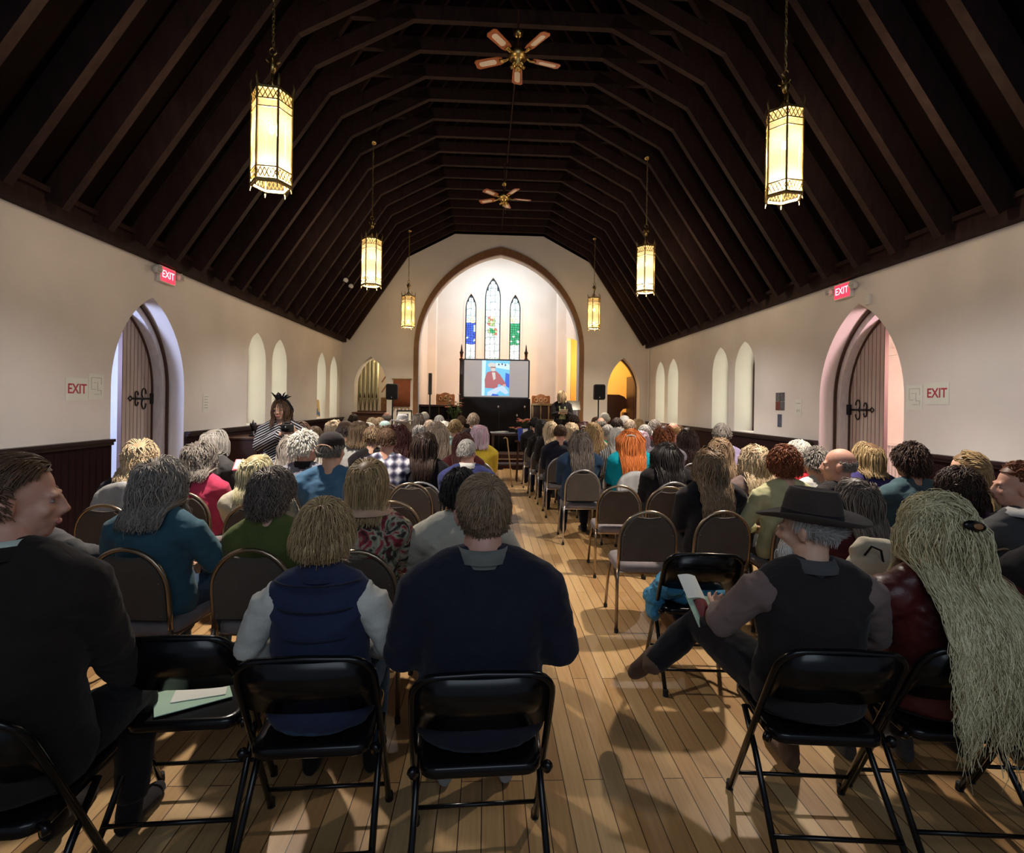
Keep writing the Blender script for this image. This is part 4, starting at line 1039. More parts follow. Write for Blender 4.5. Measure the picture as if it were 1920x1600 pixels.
    # clump waves
    if s.get('wave'):
        s_ = np.cumsum(np.linalg.norm(np.diff(P_, axis=1, prepend=P_[:, :1]), axis=2), axis=1)
        T = np.gradient(P_, axis=1); T /= np.linalg.norm(T, axis=2)[..., None]+1e-6
        rad = P_-np.array([0, -0.01*k, 0])*1; rad[..., 2] *= 0.2; rad /= np.linalg.norm(rad, axis=2)[..., None]+1e-6
        tang = np.cross(T, rad)
        amp = s['wave']*k*np.minimum(1, s_/0.07)*camp[:, None]
        P_ = P_+tang*(amp*np.sin(s_*s['freq']*2*cfr[:, None]+cph[:, None]))[..., None]+rad*(0.6*np.abs(amp)*np.sin(s_*s['freq']*2*cfr[:, None]*0.9+cph2[:, None]))[..., None]
    Wd = (P_@Mn.T)+Cn
    T = np.gradient(Wd, axis=1); T /= np.linalg.norm(T, axis=2)[..., None]+1e-6
    n0 = np.broadcast_to(((u@Mn.T))[:, None, :], Wd.shape); n0 = n0-(n0*T).sum(2)[..., None]*T; n0 = n0/(np.linalg.norm(n0, axis=2)[..., None]+1e-6)
    b0 = np.cross(T, n0); w = s['w']*wmul*k
    tt = np.linspace(0, 1, K)[None, :, None]; prof = (1-s.get('taper', 0.65)*tt**2)*w
    ww = rg.uniform(0.7, 1.3, N)[:, None, None]
    vs = np.stack([Wd+b0*prof*ww, Wd+n0*prof*ww*0.6, Wd-b0*prof*ww], 2)        # N,K,3,3
    V_ = vs.reshape(-1, 3)
    idx = np.arange(N*K*3).reshape(N, K, 3)
    a = idx[:, :-1, :]; b = np.roll(idx, -1, 2)[:, :-1, :]; c = np.roll(idx, -1, 2)[:, 1:, :]; e = idx[:, 1:, :]
    Fq = np.stack([a, b, c, e], -1).reshape(-1, 4)
    # scalp cap under the strands
    capb = MB(); ca = 28; cb = 16; cv = []; keep = {}
    Am = A+vol*0.25
    for i in range(cb+1):
        th = math.pi*i/cb
        for j in range(ca):
            ph = 2*math.pi*j/ca; cv.append((math.sin(th)*math.cos(ph), math.sin(th)*math.sin(ph), math.cos(th)))
    cv = np.array(cv)
    def okf(q):
        x, y, z = q
        r_ = z > max(nape, -0.5) and (y < 0.2 or z > 0.40) and (y < -0.15 or z > 0.08)
        if top is not None: r_ = r_ and z < top-0.05 and y < 0.3
        return r_
    okv = [okf(q) for q in cv]; cf = []
    for i in range(cb):
        for j in range(ca):
            f = (i*ca+j, (i+1)*ca+j, (i+1)*ca+(j+1) % ca, i*ca+(j+1) % ca)
            if all(okv[t] for t in f): cf.append(f)
    capV = ((c0+cv*Am)@Mn.T)+Cn
    nb = len(V_); V_ = np.concatenate([V_, capV]); Fq = np.concatenate([Fq, np.array(cf, dtype=int).reshape(-1, 4)+nb])
    if s.get('bun'):
        pass
    me = bpy.data.meshes.new('hair'); me.vertices.add(len(V_)); me.vertices.foreach_set('co', V_.astype('f').ravel())
    nf = len(Fq); me.loops.add(nf*4); me.loops.foreach_set('vertex_index', Fq.astype('i').ravel())
    me.polygons.add(nf); me.polygons.foreach_set('loop_start', np.arange(0, nf*4, 4, dtype='i')); me.polygons.foreach_set('loop_total', np.full(nf, 4, 'i'))
    me.update(); me.polygons.foreach_set('use_smooth', np.ones(nf, bool))
    rn = np.clip(0.5*rg.uniform(0, 1, nc)[clump]+0.5*rg.uniform(0, 1, N), 0, 1); at = me.attributes.new('rnd', 'FLOAT', 'POINT')
    at.data.foreach_set('value', np.concatenate([np.repeat(rn, K*3), np.full(len(capV), 0.0)]).astype('f'))
    return me

# garment cloths with pattern
def mat_plaid(name, c1, c2, c3, s=0.045):
    m, nt, b = newmat(name)
    tc = nn(nt, 'ShaderNodeTexCoord'); sp = nn(nt, 'ShaderNodeSeparateXYZ'); nt.links.new(tc.outputs['Object'], sp.inputs[0]); outs = []
    for ax in (0, 2):
        d = nn(nt, 'ShaderNodeMath', operation='DIVIDE'); d.inputs[1].default_value = s; nt.links.new(sp.outputs[ax], d.inputs[0])
        f = nn(nt, 'ShaderNodeMath', operation='PINGPONG'); f.inputs[1].default_value = 1.0; nt.links.new(d.outputs[0], f.inputs[0]); outs.append(f.outputs[0])
    ad = nn(nt, 'ShaderNodeMath', operation='ADD'); nt.links.new(outs[0], ad.inputs[0]); nt.links.new(outs[1], ad.inputs[1])
    hv = nn(nt, 'ShaderNodeMath', operation='MULTIPLY'); hv.inputs[1].default_value = 0.5; nt.links.new(ad.outputs[0], hv.inputs[0])
    nt.links.new(ramp(nt, hv.outputs[0], [(0.25, c1), (0.5, c2), (0.75, c3)]), b.inputs['Base Color']); b.inputs['Roughness'].default_value = 0.9
    return m
def mat_stripes(name, c1, c2, s, axis=2, duty=0.5, wob=0.0):
    m, nt, b = newmat(name)
    tc = nn(nt, 'ShaderNodeTexCoord'); sp = nn(nt, 'ShaderNodeSeparateXYZ'); nt.links.new(tc.outputs['Object'], sp.inputs[0])
    d = nn(nt, 'ShaderNodeMath', operation='DIVIDE'); d.inputs[1].default_value = s; src = sp.outputs[axis]
    if wob:
        w = nn(nt, 'ShaderNodeMath', operation='MULTIPLY_ADD'); w.inputs[1].default_value = wob; ab = nn(nt, 'ShaderNodeMath', operation='ABSOLUTE')
        nt.links.new(sp.outputs[0], ab.inputs[0]); nt.links.new(ab.outputs[0], w.inputs[0]); nt.links.new(src, w.inputs[2]); src = w.outputs[0]
    nt.links.new(src, d.inputs[0]); f = nn(nt, 'ShaderNodeMath', operation='FRACT'); nt.links.new(d.outputs[0], f.inputs[0])
    g = nn(nt, 'ShaderNodeMath', operation='LESS_THAN'); g.inputs[1].default_value = duty; nt.links.new(f.outputs[0], g.inputs[0])
    mx = nn(nt, 'ShaderNodeMix', data_type='RGBA'); mx.inputs[6].default_value = (*c1, 1); mx.inputs[7].default_value = (*c2, 1)
    nt.links.new(g.outputs[0], mx.inputs[0]); nt.links.new(mx.outputs[2], b.inputs['Base Color']); b.inputs['Roughness'].default_value = 0.9
    return m
def mat_floral(name, cols, scale=16):
    m, nt, b = newmat(name); v = nn(nt, 'ShaderNodeTexVoronoi'); v.inputs['Scale'].default_value = scale
    n = nn(nt, 'ShaderNodeTexNoise'); n.inputs['Scale'].default_value = scale*0.8; n.inputs['Detail'].default_value = 4; n.inputs['Distortion'].default_value = 1.5
    co = coords(nt); nt.links.new(co, n.inputs['Vector']); nt.links.new(co, v.inputs['Vector'])
    r_ = ramp(nt, n.outputs[0], [(0.30+0.4*i/(len(cols)-1), c) for i, c in enumerate(cols)])
    mx = nn(nt, 'ShaderNodeMix', data_type='RGBA', blend_type='MULTIPLY'); mx.inputs[0].default_value = 0.8
    nt.links.new(r_, mx.inputs[6]); nt.links.new(ramp(nt, v.outputs['Distance'], [(0.1, (0.25, 0.2, 0.2)), (0.35, (1, 1, 1))]), mx.inputs[7])
    nt.links.new(mx.outputs[2], b.inputs['Base Color']); b.inputs['Roughness'].default_value = 0.9; return m
CL = {}
def cloth(k):
    if k in CL: return CL[k]
    tab = {'navy': (0.022, 0.030, 0.075), 'dnavy': (0.012, 0.013, 0.028), 'black': (0.012, 0.010, 0.013), 'charcoal': (0.022, 0.018, 0.020), 'suit': (0.016, 0.011, 0.010),
           'teal_denim': (0.045, 0.12, 0.17), 'denim': (0.07, 0.17, 0.30), 'ddenim': (0.025, 0.06, 0.12), 'olive': (0.10, 0.13, 0.035), 'cream': (0.66, 0.60, 0.47), 'ivory': (0.66, 0.64, 0.58),
           'white': (0.78, 0.78, 0.75), 'pink': (0.60, 0.055, 0.13), 'red': (0.62, 0.03, 0.05), 'maroon': (0.085, 0.014, 0.018), 'grey': (0.24, 0.24, 0.30), 'lgrey': (0.46, 0.46, 0.47), 'dgrey': (0.08, 0.08, 0.085),
           'yellow': (0.86, 0.62, 0.06), 'teal': (0.0, 0.42, 0.55), 'lavender': (0.42, 0.36, 0.60), 'green': (0.03, 0.72, 0.38), 'blue': (0.05, 0.24, 0.42), 'blazer': (0.045, 0.055, 0.19), 'brown': (0.13, 0.08, 0.05),
           'taupe': (0.20, 0.14, 0.13), 'paleteal': (0.40, 0.56, 0.55), 'butter': (0.62, 0.60, 0.34), 'fleece': (0.52, 0.50, 0.42), 'plum': (0.05, 0.02, 0.06), 'indigo': (0.05, 0.04, 0.17), 'slate': (0.055, 0.105, 0.13), 'peach': (0.62, 0.40, 0.28), 'mint': (0.62, 0.72, 0.64), 'stone': (0.15, 0.155, 0.14), 'beige': (0.42, 0.34, 0.25)}
    if k == 'plaid': m = mat_plaid('plaid_flannel', (0.02, 0.02, 0.05), (0.20, 0.20, 0.30), (0.72, 0.72, 0.78), 0.042)
    elif k == 'polka': m = mat_stripes('striped_knit', (0.015, 0.012, 0.016), (0.62, 0.62, 0.68), 0.030, 2, 0.36, 0.55)
    elif k == 'pinstripe': m = mat_stripes('striped_blouse', (0.10, 0.10, 0.10), (0.58, 0.58, 0.54), 0.024, 0, 0.5)
    elif k == 'floral': m = mat_floral('floral_jacket', [(0.12, 0.012, 0.03), (0.02, 0.03, 0.02), (0.42, 0.42, 0.30), (0.34, 0.03, 0.05), (0.03, 0.025, 0.02)], 14)
    elif k == 'redleather': m = mat_noise('maroon_leather', (0.12, 0.018, 0.016), (0.055, 0.009, 0.010), 6, 0.38, bs=0.7, bd=0.02)
    else: m = mat_fabric('cloth_'+k, tab[k])
    CL[k] = m; return m
M_BRIM = {}

def hat_fedora(p, parent, mat, z0=0.055, tilt=0):
    C, M, k = p.head, p.R @ Matrix.Rotation(R(tilt), 3, 'X'), p.hs; q = lambda x, y, z: C+M @ V(x*k, y*k, z*k)
    mb = MB(); n = 40; rings = []
    def ring(rx, ry, z, wav=0.0, dent=0.0, sag=0.0):
        out = []
        for j in range(n):
            a = 2*math.pi*j/n; c_, s_ = math.cos(a), math.sin(a)
            zz = z+wav*(c_*c_)+sag*s_*-1
            out.append(q(rx*c_, -0.012+ry*s_, zz))
        return out
    rings += [ring(0.086, 0.105, z0), ring(0.150, 0.185, z0+0.000, 0.022, sag=0.012), ring(0.165, 0.205, z0+0.006, 0.032, sag=0.016), ring(0.164, 0.204, z0+0.012, 0.032, sag=0.016), ring(0.120, 0.145, z0+0.008, 0.010), ring(0.092, 0.112, z0+0.012),
              ring(0.088, 0.108, z0+0.05), ring(0.080, 0.100, z0+0.095), ring(0.066, 0.088, z0+0.125), ring(0.048, 0.074, z0+0.128), ring(0.02, 0.05, z0+0.108), ring(0.002, 0.02, z0+0.102)]
    vs = [v for r_ in rings for v in r_]; fs = []
    for i in range(len(rings)-1):
        for j in range(n): fs.append((i*n+j, i*n+(j+1) % n, (i+1)*n+(j+1) % n, (i+1)*n+j))
    fs.append(tuple((len(rings)-1)*n+j for j in range(n)))
    h = mb.add(vs, fs).build('hat', mat, parent, True)
    bd = MB(); vs = ring(0.0935, 0.1135, z0+0.014)+ring(0.0905, 0.1105, z0+0.040); bd.add(vs, [(j, (j+1) % n, n+(j+1) % n, n+j) for j in range(n)]); bd.build('hat_band', cloth('black'), h, True)
    return h
def hat_cap(p, parent, mat, closure=True):
    C, M, k = p.head, p.R, p.hs; q = lambda x, y, z: C+M @ V(x*k, y*k, z*k); mb = MB(); n = 32; vs = []
    lv = [(0.090, 0.110, 0.010), (0.090, 0.111, 0.045), (0.084, 0.104, 0.085), (0.062, 0.080, 0.118), (0.03, 0.04, 0.134), (0.004, 0.005, 0.137)]
    for rx, ry, z in lv:
        for j in range(n):
            a = 2*math.pi*j/n; vs.append(q(rx*math.cos(a), -0.012+ry*math.sin(a), z-(0.018*math.sin(a)*-1 if z < 0.05 else 0)))
    fs = [(i*n+j, i*n+(j+1) % n, (i+1)*n+(j+1) % n, (i+1)*n+j) for i in range(len(lv)-1) for j in range(n)]+[tuple((len(lv)-1)*n+j for j in range(n))]
    h = mb.add(vs, fs).build('cap', mat, parent, True)
    mb = MB(); vs = []
    for t in (0, 0.006):
        for i in range(9):
            a = R(25+130*i/8); vs.append(q(0.088*math.cos(a), -0.012+0.108*math.sin(a), 0.028+t)); vs.append(q(0.085*math.cos(a), 0.02+0.165*math.sin(a), 0.012+t))
    fs = [(2*i, 2*i+1, 2*i+3, 2*i+2) for i in range(8)]+[(18+2*i, 18+2*i+2, 18+2*i+3, 18+2*i+1) for i in range(8)]+[(2*i+1, 2*i+19, 2*i+21, 2*i+3) for i in range(8)]
    mb.add(vs, fs).build('cap_peak', mat, h, True)
    if closure:
        MB().tube([q(0.06*math.cos(R(a))*1.0, -0.128+0.012*abs(math.cos(R(a))), 0.018+0.030*math.sin(R(a))) for a in range(0, 181, 20)], 0.004, 6).build('closure_opening', SKIN[0], h, True)
    return h
def collar(p, parent, mat, h=0.045, r=0.070, name='collar', flare=0.012, back=0.012):
    c = p.neck+V(0, -0.008, 0.0); n = 28; mb = MB(); vs = []
    for (dr, dz) in ((0.004, -0.02), (0.0, h), (0.006, h+0.004), (flare+0.009, h*0.35), (flare+0.010, -0.004)):
        for j in range(n):
            a = 2*math.pi*j/n; fr = max(0, math.sin(a)); vs.append(c+V((r+dr)*math.cos(a), (r+dr)*math.sin(a)-back*0, dz-0.055*fr))
    fs = [(i*n+j, i*n+(j+1) % n, (i+1)*n+(j+1) % n, (i+1)*n+j) for i in range(4) for j in range(n)]
    return mb.add(vs, fs).build(name, mat, parent, True)

def person_detail(root, p, skin, hair, hcol, top, pants='dnavy', voxel=0.008, N=1500, K=14, seed=1, e=0.016, hairkw=None, sleeve=1.0, shoes='black', palm=None, curls=(0.6, 0.6), topname='shirt', wr=0.006, faceparts=False, hw=1.0, colr=None, colname='collar', sleevemat=None, eb=1.0):
    make_obj('body', body_mesh(p, voxel, skin, palm=palm, curls=curls), root)
    mb = MB(); torso_shape(mb, p, e, bool(sleevemat))
    if sleevemat is None: arm_shape(mb, p, e, sleeve, 0.006)
    make_obj(topname, remesh(mb, topname, voxel*1.15, cloth(top), 14, wr, seed), root)
    if sleevemat:
        for i in (0, 1):
            mb = MB(); arm_shape(mb, p, e*0.35, 1.0, 0.004, i); s_ = (-1, 1)[i]
            mb.ell(p.sh[i]+V(-s_*0.012, 0, -0.018), tuple([0.062*p.bulk**0.6+e*0.3]*3)); mb.tube([p.sh[i], p.sh[i]+V(-s_*0.09, 0.0, 0.012)], [0.054*p.bulk**0.6+e*0.6, 0.045*p.bulk**0.5+e*0.4], 12)
            make_obj('sleeve', remesh(mb, 'sleeve', voxel*1.1, cloth(sleevemat), 3, wr, seed+3), root)
    mb = MB(); leg_shape(mb, p, 0.012); make_obj('trousers', remesh(mb, 'trousers', voxel*1.3, cloth(pants), 3, wr*0.8, seed+1), root)
    for i in (0, 1): make_obj('shoe', shoe_mesh(p, i, cloth(shoes)), root)
    if hair: make_obj('hair', hair_mesh(hair, p.head, p.R, p.hs, N, K, seed, hw, p, **(hairkw or {})), root, hairmat(hcol))
    if colr: collar(p, root, cloth(colr), name=colname)
    if faceparts:
        q = lambda x, y, z: p.head+p.R @ V(x*p.hs, y*p.hs, z*p.hs); k = p.hs
        MB().ell(q(-0.031, 0.083, -0.006), (0.011*k, 0.006*k, 0.0055*k), p.R).ell(q(0.031, 0.083, -0.006), (0.011*k, 0.006*k, 0.0055*k), p.R).build('eyes', M_EYE, root, True)
        MB().ell(q(0, 0.097, -0.068), (0.024*k, 0.006*k, 0.008*k), p.R).build('lips', M_LIP, root, True)
M_EYE = mat_noise('eye_white', (0.55, 0.52, 0.50), (0.06, 0.05, 0.04), 60, 0.3, bs=0)
M_LIP = mat_noise('lip', (0.55, 0.20, 0.18), None, 20, 0.5, bs=0)
#@@CAST
# ------------------------------------------------------------------ the near rows, each figure modelled on its own
def seat_person(px, py, d, label, rz=0, back=0.0, chair='banquet', chair_label=None, chair_rz=None, chair_kind='bronze', **kw):
    """a person whose head top the photo shows at (px, py), d metres away, and the chair under them"""
    t = P(px, py, d); root = empty('person', (t.x, t.y, 0), R(rz)); tag(root, label, 'person')
    H = t.z
    if chair == 'banquet': put_banquet(t.x, t.y-back, R(rz if chair_rz is None else chair_rz), chair_label, None, chair_kind)
    elif chair == 'folding': put_folding(t.x, t.y-back, R(rz if chair_rz is None else chair_rz), chair_label)
    return root, H

GR = 'audience in the chairs'
# 1 man in a dark suit, far left, looking right
root, H = seat_person(24, 850, 1.62, 'man in a dark suit at the left edge, head turned right in profile', 3, 0.03, 'folding', 'black folding chair at the left edge, under the man in the dark suit')
p = pose(H-0.01, 0.215, 1.22, headyaw=-62, headpitch=-3, hs=1.10, hands=[(-0.12, 0.30, 0.60), (0.14, 0.34, 0.60)])
person_detail(root, p, SKIN[1], 'short', 'brown', 'suit', 'black', 0.008, 3600, 8, 3, 0.022, dict(L=0.05, lift=0.12, w=0.0024, crown=(0, 0.80, 0.60), hairline=0.16, ear=0.14, nocrown=1), topname='jacket', colr='mint', colname='shirt_collar', faceparts=True)
tag(collar(p, root, cloth('suit'), 0.030, 0.083, 'lapel'), 'dark jacket collar around the pale shirt collar')
# 2 woman in a navy quilted vest
root, H = seat_person(609, 937, 1.98, 'woman with short layered blond hair in a navy quilted vest over white sleeves, back row', 3, 0.02, 'folding', 'black folding chair under the woman in the navy vest')
p = pose(H-0.018, 0.175, 1.02, hs=0.97, headyaw=-8, headpitch=-4, hands=[(-0.13, 0.26, 0.58), (0.14, 0.28, 0.58)], elbows=[(-0.25, -0.04, 0.74), (0.25, -0.04, 0.74)])
person_detail(root, p, SKIN[0], 'pixie', 'dblond', 'navy', 'ddenim', 0.008, 3400, 11, 5, 0.020, dict(L=0.090, vol=0.018, w=0.0026, wave=0.004, freq=24, nape=-0.78, zend=-0.062, lift=0.45), topname='quilted_vest', sleevemat='ivory')
collar(p, root, cloth('navy'), 0.055, 0.066, 'vest_collar')
mb = MB()
for z in (0.70, 0.80, 0.90, 0.99):
    rz_ = 0.168; mb.tube([(rz_*math.cos(R(a)), 0.146*math.sin(R(a))-0.012, z) for a in range(205, 336, 10)], 0.0035, 5)
o = mb.build('quilting_seams', cloth('dnavy'), root, True)
# 3 big man, navy sweater
root, H = seat_person(907, 889, 1.93, 'broad man with short grey-brown hair and dark navy sweater beside the aisle', 3, 0.05, 'folding', 'black folding chair beside the aisle under the man in the dark navy sweater')
p = pose(H-0.008, 0.205, 1.26, headyaw=4, headpitch=-2, hs=1.10, hands=[(-0.13, 0.36, 0.62), (0.15, 0.37, 0.62)], elbows=[(-0.275, -0.03, 0.75), (0.285, -0.03, 0.75)])
person_detail(root, p, SKIN[1], 'short', 'mbrown', 'dnavy', 'ddenim', 0.008, 5200, 8, 8, 0.020, dict(L=0.034, lift=0.12, w=0.0020, nape=-0.74, crown=(0.20, -0.72, 0.66)), topname='sweater', shoes='lgrey')
collar(p, root, cloth('stone'), 0.042, 0.084, 'shirt_collar', 0.004)
MB().ell(p.neck+V(0.105, 0.01, -0.005), (0.022, 0.012, 0.010)).build('collar_tip', cloth('black'), root, True)
# 4 man with the felt hat, looking left, programme in his left hand
root, H = seat_person(1518, 935, 2.10, 'bearded man in a brown felt hat and black vest holding a programme', -5, 0.03, 'folding', 'black folding chair under the man in the brown felt hat')
p = pose(H, 0.205, 1.12, headyaw=48, headpitch=-6, headtilt=2, hs=1.0, hands=[(-0.235, 0.34, 0.70), (0.10, 0.34, 0.60)], elbows=[(-0.33, 0.03, 0.76), (0.30, 0.05, 0.72)],
         knees=[(-0.30, 0.43, 0.60), (0.06, 0.42, 0.52)], feet=[(-0.52, 0.40, 0.40), (0.10, 0.36, 0.085)])
p.fdir = [V(-0.35, 0.45, -0.75), V(0, 1, 0)]
person_detail(root, p, SKIN[0], 'bald', 'silver', 'charcoal', 'black', 0.008, 1900, 8, 11, 0.020, dict(L=0.05, lift=0.12, w=0.0024, vol=0.008), topname='vest', sleevemat='taupe', shoes='brown', palm=[(0.6, 0.2, 0.6), (0.3, -0.2, -1)], curls=(0.9, 0.6), faceparts=True)
q = lambda x, y, z: p.head+p.R @ V(x, y, z)
bm_ = hair_mesh('short', q(0, 0.058, -0.090), p.R, 0.50, 1300, 8, 4, 1.0, None, L=0.16, lift=0.1, nape=-0.9, vol=0.012, w=0.004, hairline=-2.0, ear=-0.9, inward=1.5)
make_obj('beard', bm_, root, hairmat('white'))
hat_fedora(p, root, mat_fabric('brown_felt', (0.050, 0.036, 0.032), (0.035, 0.025, 0.022), 300, 0.9, 0.1), 0.030, 9)
collar(p, root, cloth('dgrey'), 0.040, 0.070, 'shirt_collar', 0.015)
hat_man = root; hat_pose = p
# 5 woman with very long grey hair
root, H = seat_person(1762, 928, 2.12, 'woman with very long grey-blond hair, an oval barrette and a maroon leather jacket', -5, 0.02, 'folding', 'black folding chair under the woman with very long grey hair')
p = pose(H-0.02, 0.195, 1.10, headyaw=12, headpitch=-6, headtilt=-3, hs=1.02, hands=[(-0.14, 0.34, 0.64), (0.12, 0.36, 0.62)], elbows=[(-0.31, 0.05, 0.74), (0.29, 0.03, 0.72)])
person_detail(root, p, SKIN[0], 'vlong', 'green_grey', 'redleather', 'black', 0.008, 5600, 24, 13, 0.020, dict(L=1.02, zend=-0.52, vol=0.036, w=0.0019, wave=0.012, freq=20, lift=0.5, over_chair=1, ragged=0.08, narrow=-0.035), topname='jacket', shoes='dgrey')
q = lambda x, y, z: p.head+p.R @ V(x, y, z)
b_ = MB().ell(q(0.0, -0.155, 0.030), (0.050, 0.014, 0.022), p.R @ Matrix.Rotation(R(12), 3, 'Y')).build('barrette', M_BLACKMETAL, root, True)
MB().ell(q(0.002, -0.167, 0.030), (0.022, 0.006, 0.011), p.R @ Matrix.Rotation(R(12), 3, 'Y')).build('inlay', M_MIDWOOD, b_, True)
# 6 partly out of the frame on the right: dark coat, blue jeans
root, H = seat_person(2010, 900, 2.15, 'person in dark coat and blue jeans cut off by the right edge', -5, 0.02, 'folding', 'black folding chair at the right edge of the back row')
p = pose(H, 0.20, 1.08, headyaw=10, hands=[(-0.15, 0.34, 0.62), (0.12, 0.36, 0.60)], knees=[(-0.20, 0.40, 0.50), (0.13, 0.42, 0.50)])
person_detail(root, p, SKIN[0], 'short', 'dgrey', 'charcoal', 'denim', 0.010, 700, 7, 17, 0.022, topname='coat')
# empty folding chair with papers
t = P(303, 1214, 1.86); fc_e = put_folding(t.x, t.y+0.235, R(3), 'empty black folding chair with green papers lying on its seat')
fx, fy = t.x, t.y+0.235
pp = empty('paper_programme', (fx-0.02, fy+0.03, 0.448), R(24)); tag(pp, 'folded pale green programme lying on the seat of the empty black folding chair', 'paper')
MB().box(-0.14, 0.12, -0.09, 0.10, 0, 0.003, M=Matrix.Rotation(R(8), 4, 'Z')).build('outer_sheet', M_GREENPAPER, pp)
MB().box(-0.08, 0.11, -0.04, 0.10, 0.004, 0.007, M=Matrix.Rotation(R(-6), 4, 'Z')).build('inner_sheet', M_PAPER, pp)
# empty folding chair on the right with the blue coat
t = P(1330, 1033, 3.02); put_folding(t.x, t.y+0.235, R(-4), 'empty black folding chair with a blue coat on its seat')
bx, by = t.x, t.y+0.235
mb = MB(); rr = random.Random(5)
for i in range(15):
    a = Vector((-0.20+0.36*rr.random(), -0.06+0.22*rr.random(), 0.475+0.06*rr.random())); mb.ell(a, (0.09*rr.uniform(.7, 1.2), 0.07*rr.uniform(.7, 1.3), 0.040*rr.uniform(.8, 1.5)), Matrix.Rotation(rr.uniform(0, 3), 3, 'Z'))
mb.ell((-0.22, 0.05, 0.44), (0.06, 0.12, 0.05)).ell((-0.24, 0.0, 0.38), (0.035, 0.09, 0.05))
o = make_obj('coat', remesh(mb, 'coat', 0.008, cloth('blue'), 3, 0.014, 9, 14)); o.location = (bx, by, 0); o.rotation_euler = (0, 0, R(-4)); tag(o, 'crumpled bright blue coat heaped on the empty black folding chair', 'coat')
mb = MB()
for i in range(6): mb.tube([(-0.10+0.03*i, -0.13-0.004*i, 0.39), (-0.10+0.03*i, -0.14, 0.33)], 0.012, 6)
mb.box(-0.14, 0.10, -0.13, -0.06, 0.36, 0.40)
o = make_obj('scarf', remesh(mb, 'scarf', 0.008, cloth('black'), 3, 0.01, 3, 20)); o.location = (bx, by, 0); tag(o, 'black fringed scarf hanging under the blue coat', 'scarf')
# programme held by the man with the hat
hp = hat_man.matrix_world if False else Matrix.Translation((hat_man.location)) @ Matrix.Rotation(R(-5), 4, 'Z')
w = hp @ (hat_pose.hand[0]+V(-0.02, 0.11, 0.0)); bk = empty('booklet', w); bk.rotation_euler = (R(38), R(8), R(14)); tag(bk, 'open programme booklet with red pictures held by the man in the felt hat', 'booklet')
def page(name, x0, x1, lift, mat, z, y0=-0.11, y1=0.11):
    mb = MB(); n = 8; vs = []
    for t_ in (0, 0.003):
        for i in range(n+1):
            x = x0+(x1-x0)*i/n; zz = lift*math.sin(math.pi*i/n)+z
            vs += [(x, y0, zz+t_), (x, y1, zz+t_)]
    m_ = 2*(n+1); fs = []
    for i in range(n): fs += [(2*i, 2*i+1, 2*i+3, 2*i+2), (m_+2*i, m_+2*i+2, m_+2*i+3, m_+2*i+1), (2*i, 2*i+2, m_+2*i+2, m_+2*i), (2*i+1, m_+2*i+1, m_+2*i+3, 2*i+3)]
    fs += [(0, m_, m_+1, 1), (2*n, 2*n+1, m_+2*n+1, m_+2*n)]
    return mb.add(vs, fs).build(name, mat, bk)
page('page', -0.10, 0.0, 0.012, M_PAPER, 0.004, 0.0, 0.13); page('cover', -0.10, 0.04, 0.010, M_GREENPAPER, -0.004, -0.14, 0.02)
page('picture', -0.075, -0.005, 0.010, mat_noise('programme_red', (0.25, 0.02, 0.04), (0.08, 0.03, 0.02), 30, 0.5, bs=0), 0.006, -0.10, -0.005)

# second row, about three metres away
root, H = seat_person(300, 858, 2.92, 'woman with bushy grey hair and glasses in a teal denim jacket', -4, 0.02, 'banquet', 'dome-backed chair under the woman in the teal denim jacket')
p = pose(H-0.03, 0.190, 1.10, headyaw=-25, headpitch=-2, elbows=[(-0.29, 0.04, 0.74), (0.29, 0.06, 0.72)])
person_detail(root, p, SKIN[0], 'curly', 'grey', 'teal_denim', 'ddenim', 0.009, 2600, 14, 21, 0.018, dict(w=0.0036, vol=0.042, L=0.29, zend=-0.20, wave=0.011), topname='denim_jacket')
q = lambda x, y, z: p.head+p.R @ V(x, y, z)
MB().tube([q(0.088, 0.0, 0.005), q(0.09, 0.10, 0.003), q(0.035, 0.128, 0.002)], 0.0035, 5).tube([q(0.010+0.055*0.5+0.025*math.cos(R(a)), 0.125, -0.012+0.018*math.sin(R(a))) for a in range(0, 360, 30)], 0.003, 5, closed=True).build('glasses', M_BLACKMETAL, root, True)
root, H = seat_person(512, 876, 2.95, 'woman with tousled short grey-brown hair in an olive green sweater', 0, 0.02, 'banquet', 'dome-backed chair under the woman in the olive sweater', -2)
p = pose(H-0.03, 0.175, 1.0, headyaw=-30, headpitch=-3)
person_detail(root, p, SKIN[0], 'curlyshort', 'dgrey', 'olive', 'black', 0.009, 2600, 10, 22, 0.018, dict(w=0.0038, vol=0.036, L=0.13, zend=-0.145), topname='sweater')
root, H = seat_person(690, 862, 2.95, 'woman with a blond bob, a peach knit collar and a floral maroon jacket', 0, 0.02, 'banquet', 'dome-backed chair under the woman in the floral jacket')
p = pose(H-0.018, 0.180, 1.05, headyaw=-6)
person_detail(root, p, SKIN[0], 'bob', 'dblond', 'floral', 'brown', 0.009, 2800, 14, 23, 0.018, dict(w=0.0034, vol=0.032, zend=-0.17), topname='jacket')
collar(p, root, cloth('peach'), 0.030, 0.095, 'knit_collar', 0.045)
root, H = seat_person(876, 880, 3.02, 'person with dark hair and a cream fleece, mostly behind the man in the navy sweater', 0, 0.02, 'banquet', 'dome-backed chair under the person in the cream fleece', 2)
p = pose(H-0.01, 0.20, 1.12, headyaw=-15, side=-0.03, elbows=[(-0.30, 0.05, 0.72), (0.28, 0.05, 0.72)])
person_detail(root, p, SKIN[2], 'short', 'black', 'fleece', 'black', 0.009, 1800, 8, 24, 0.024, dict(L=0.07, vol=0.016), topname='fleece')
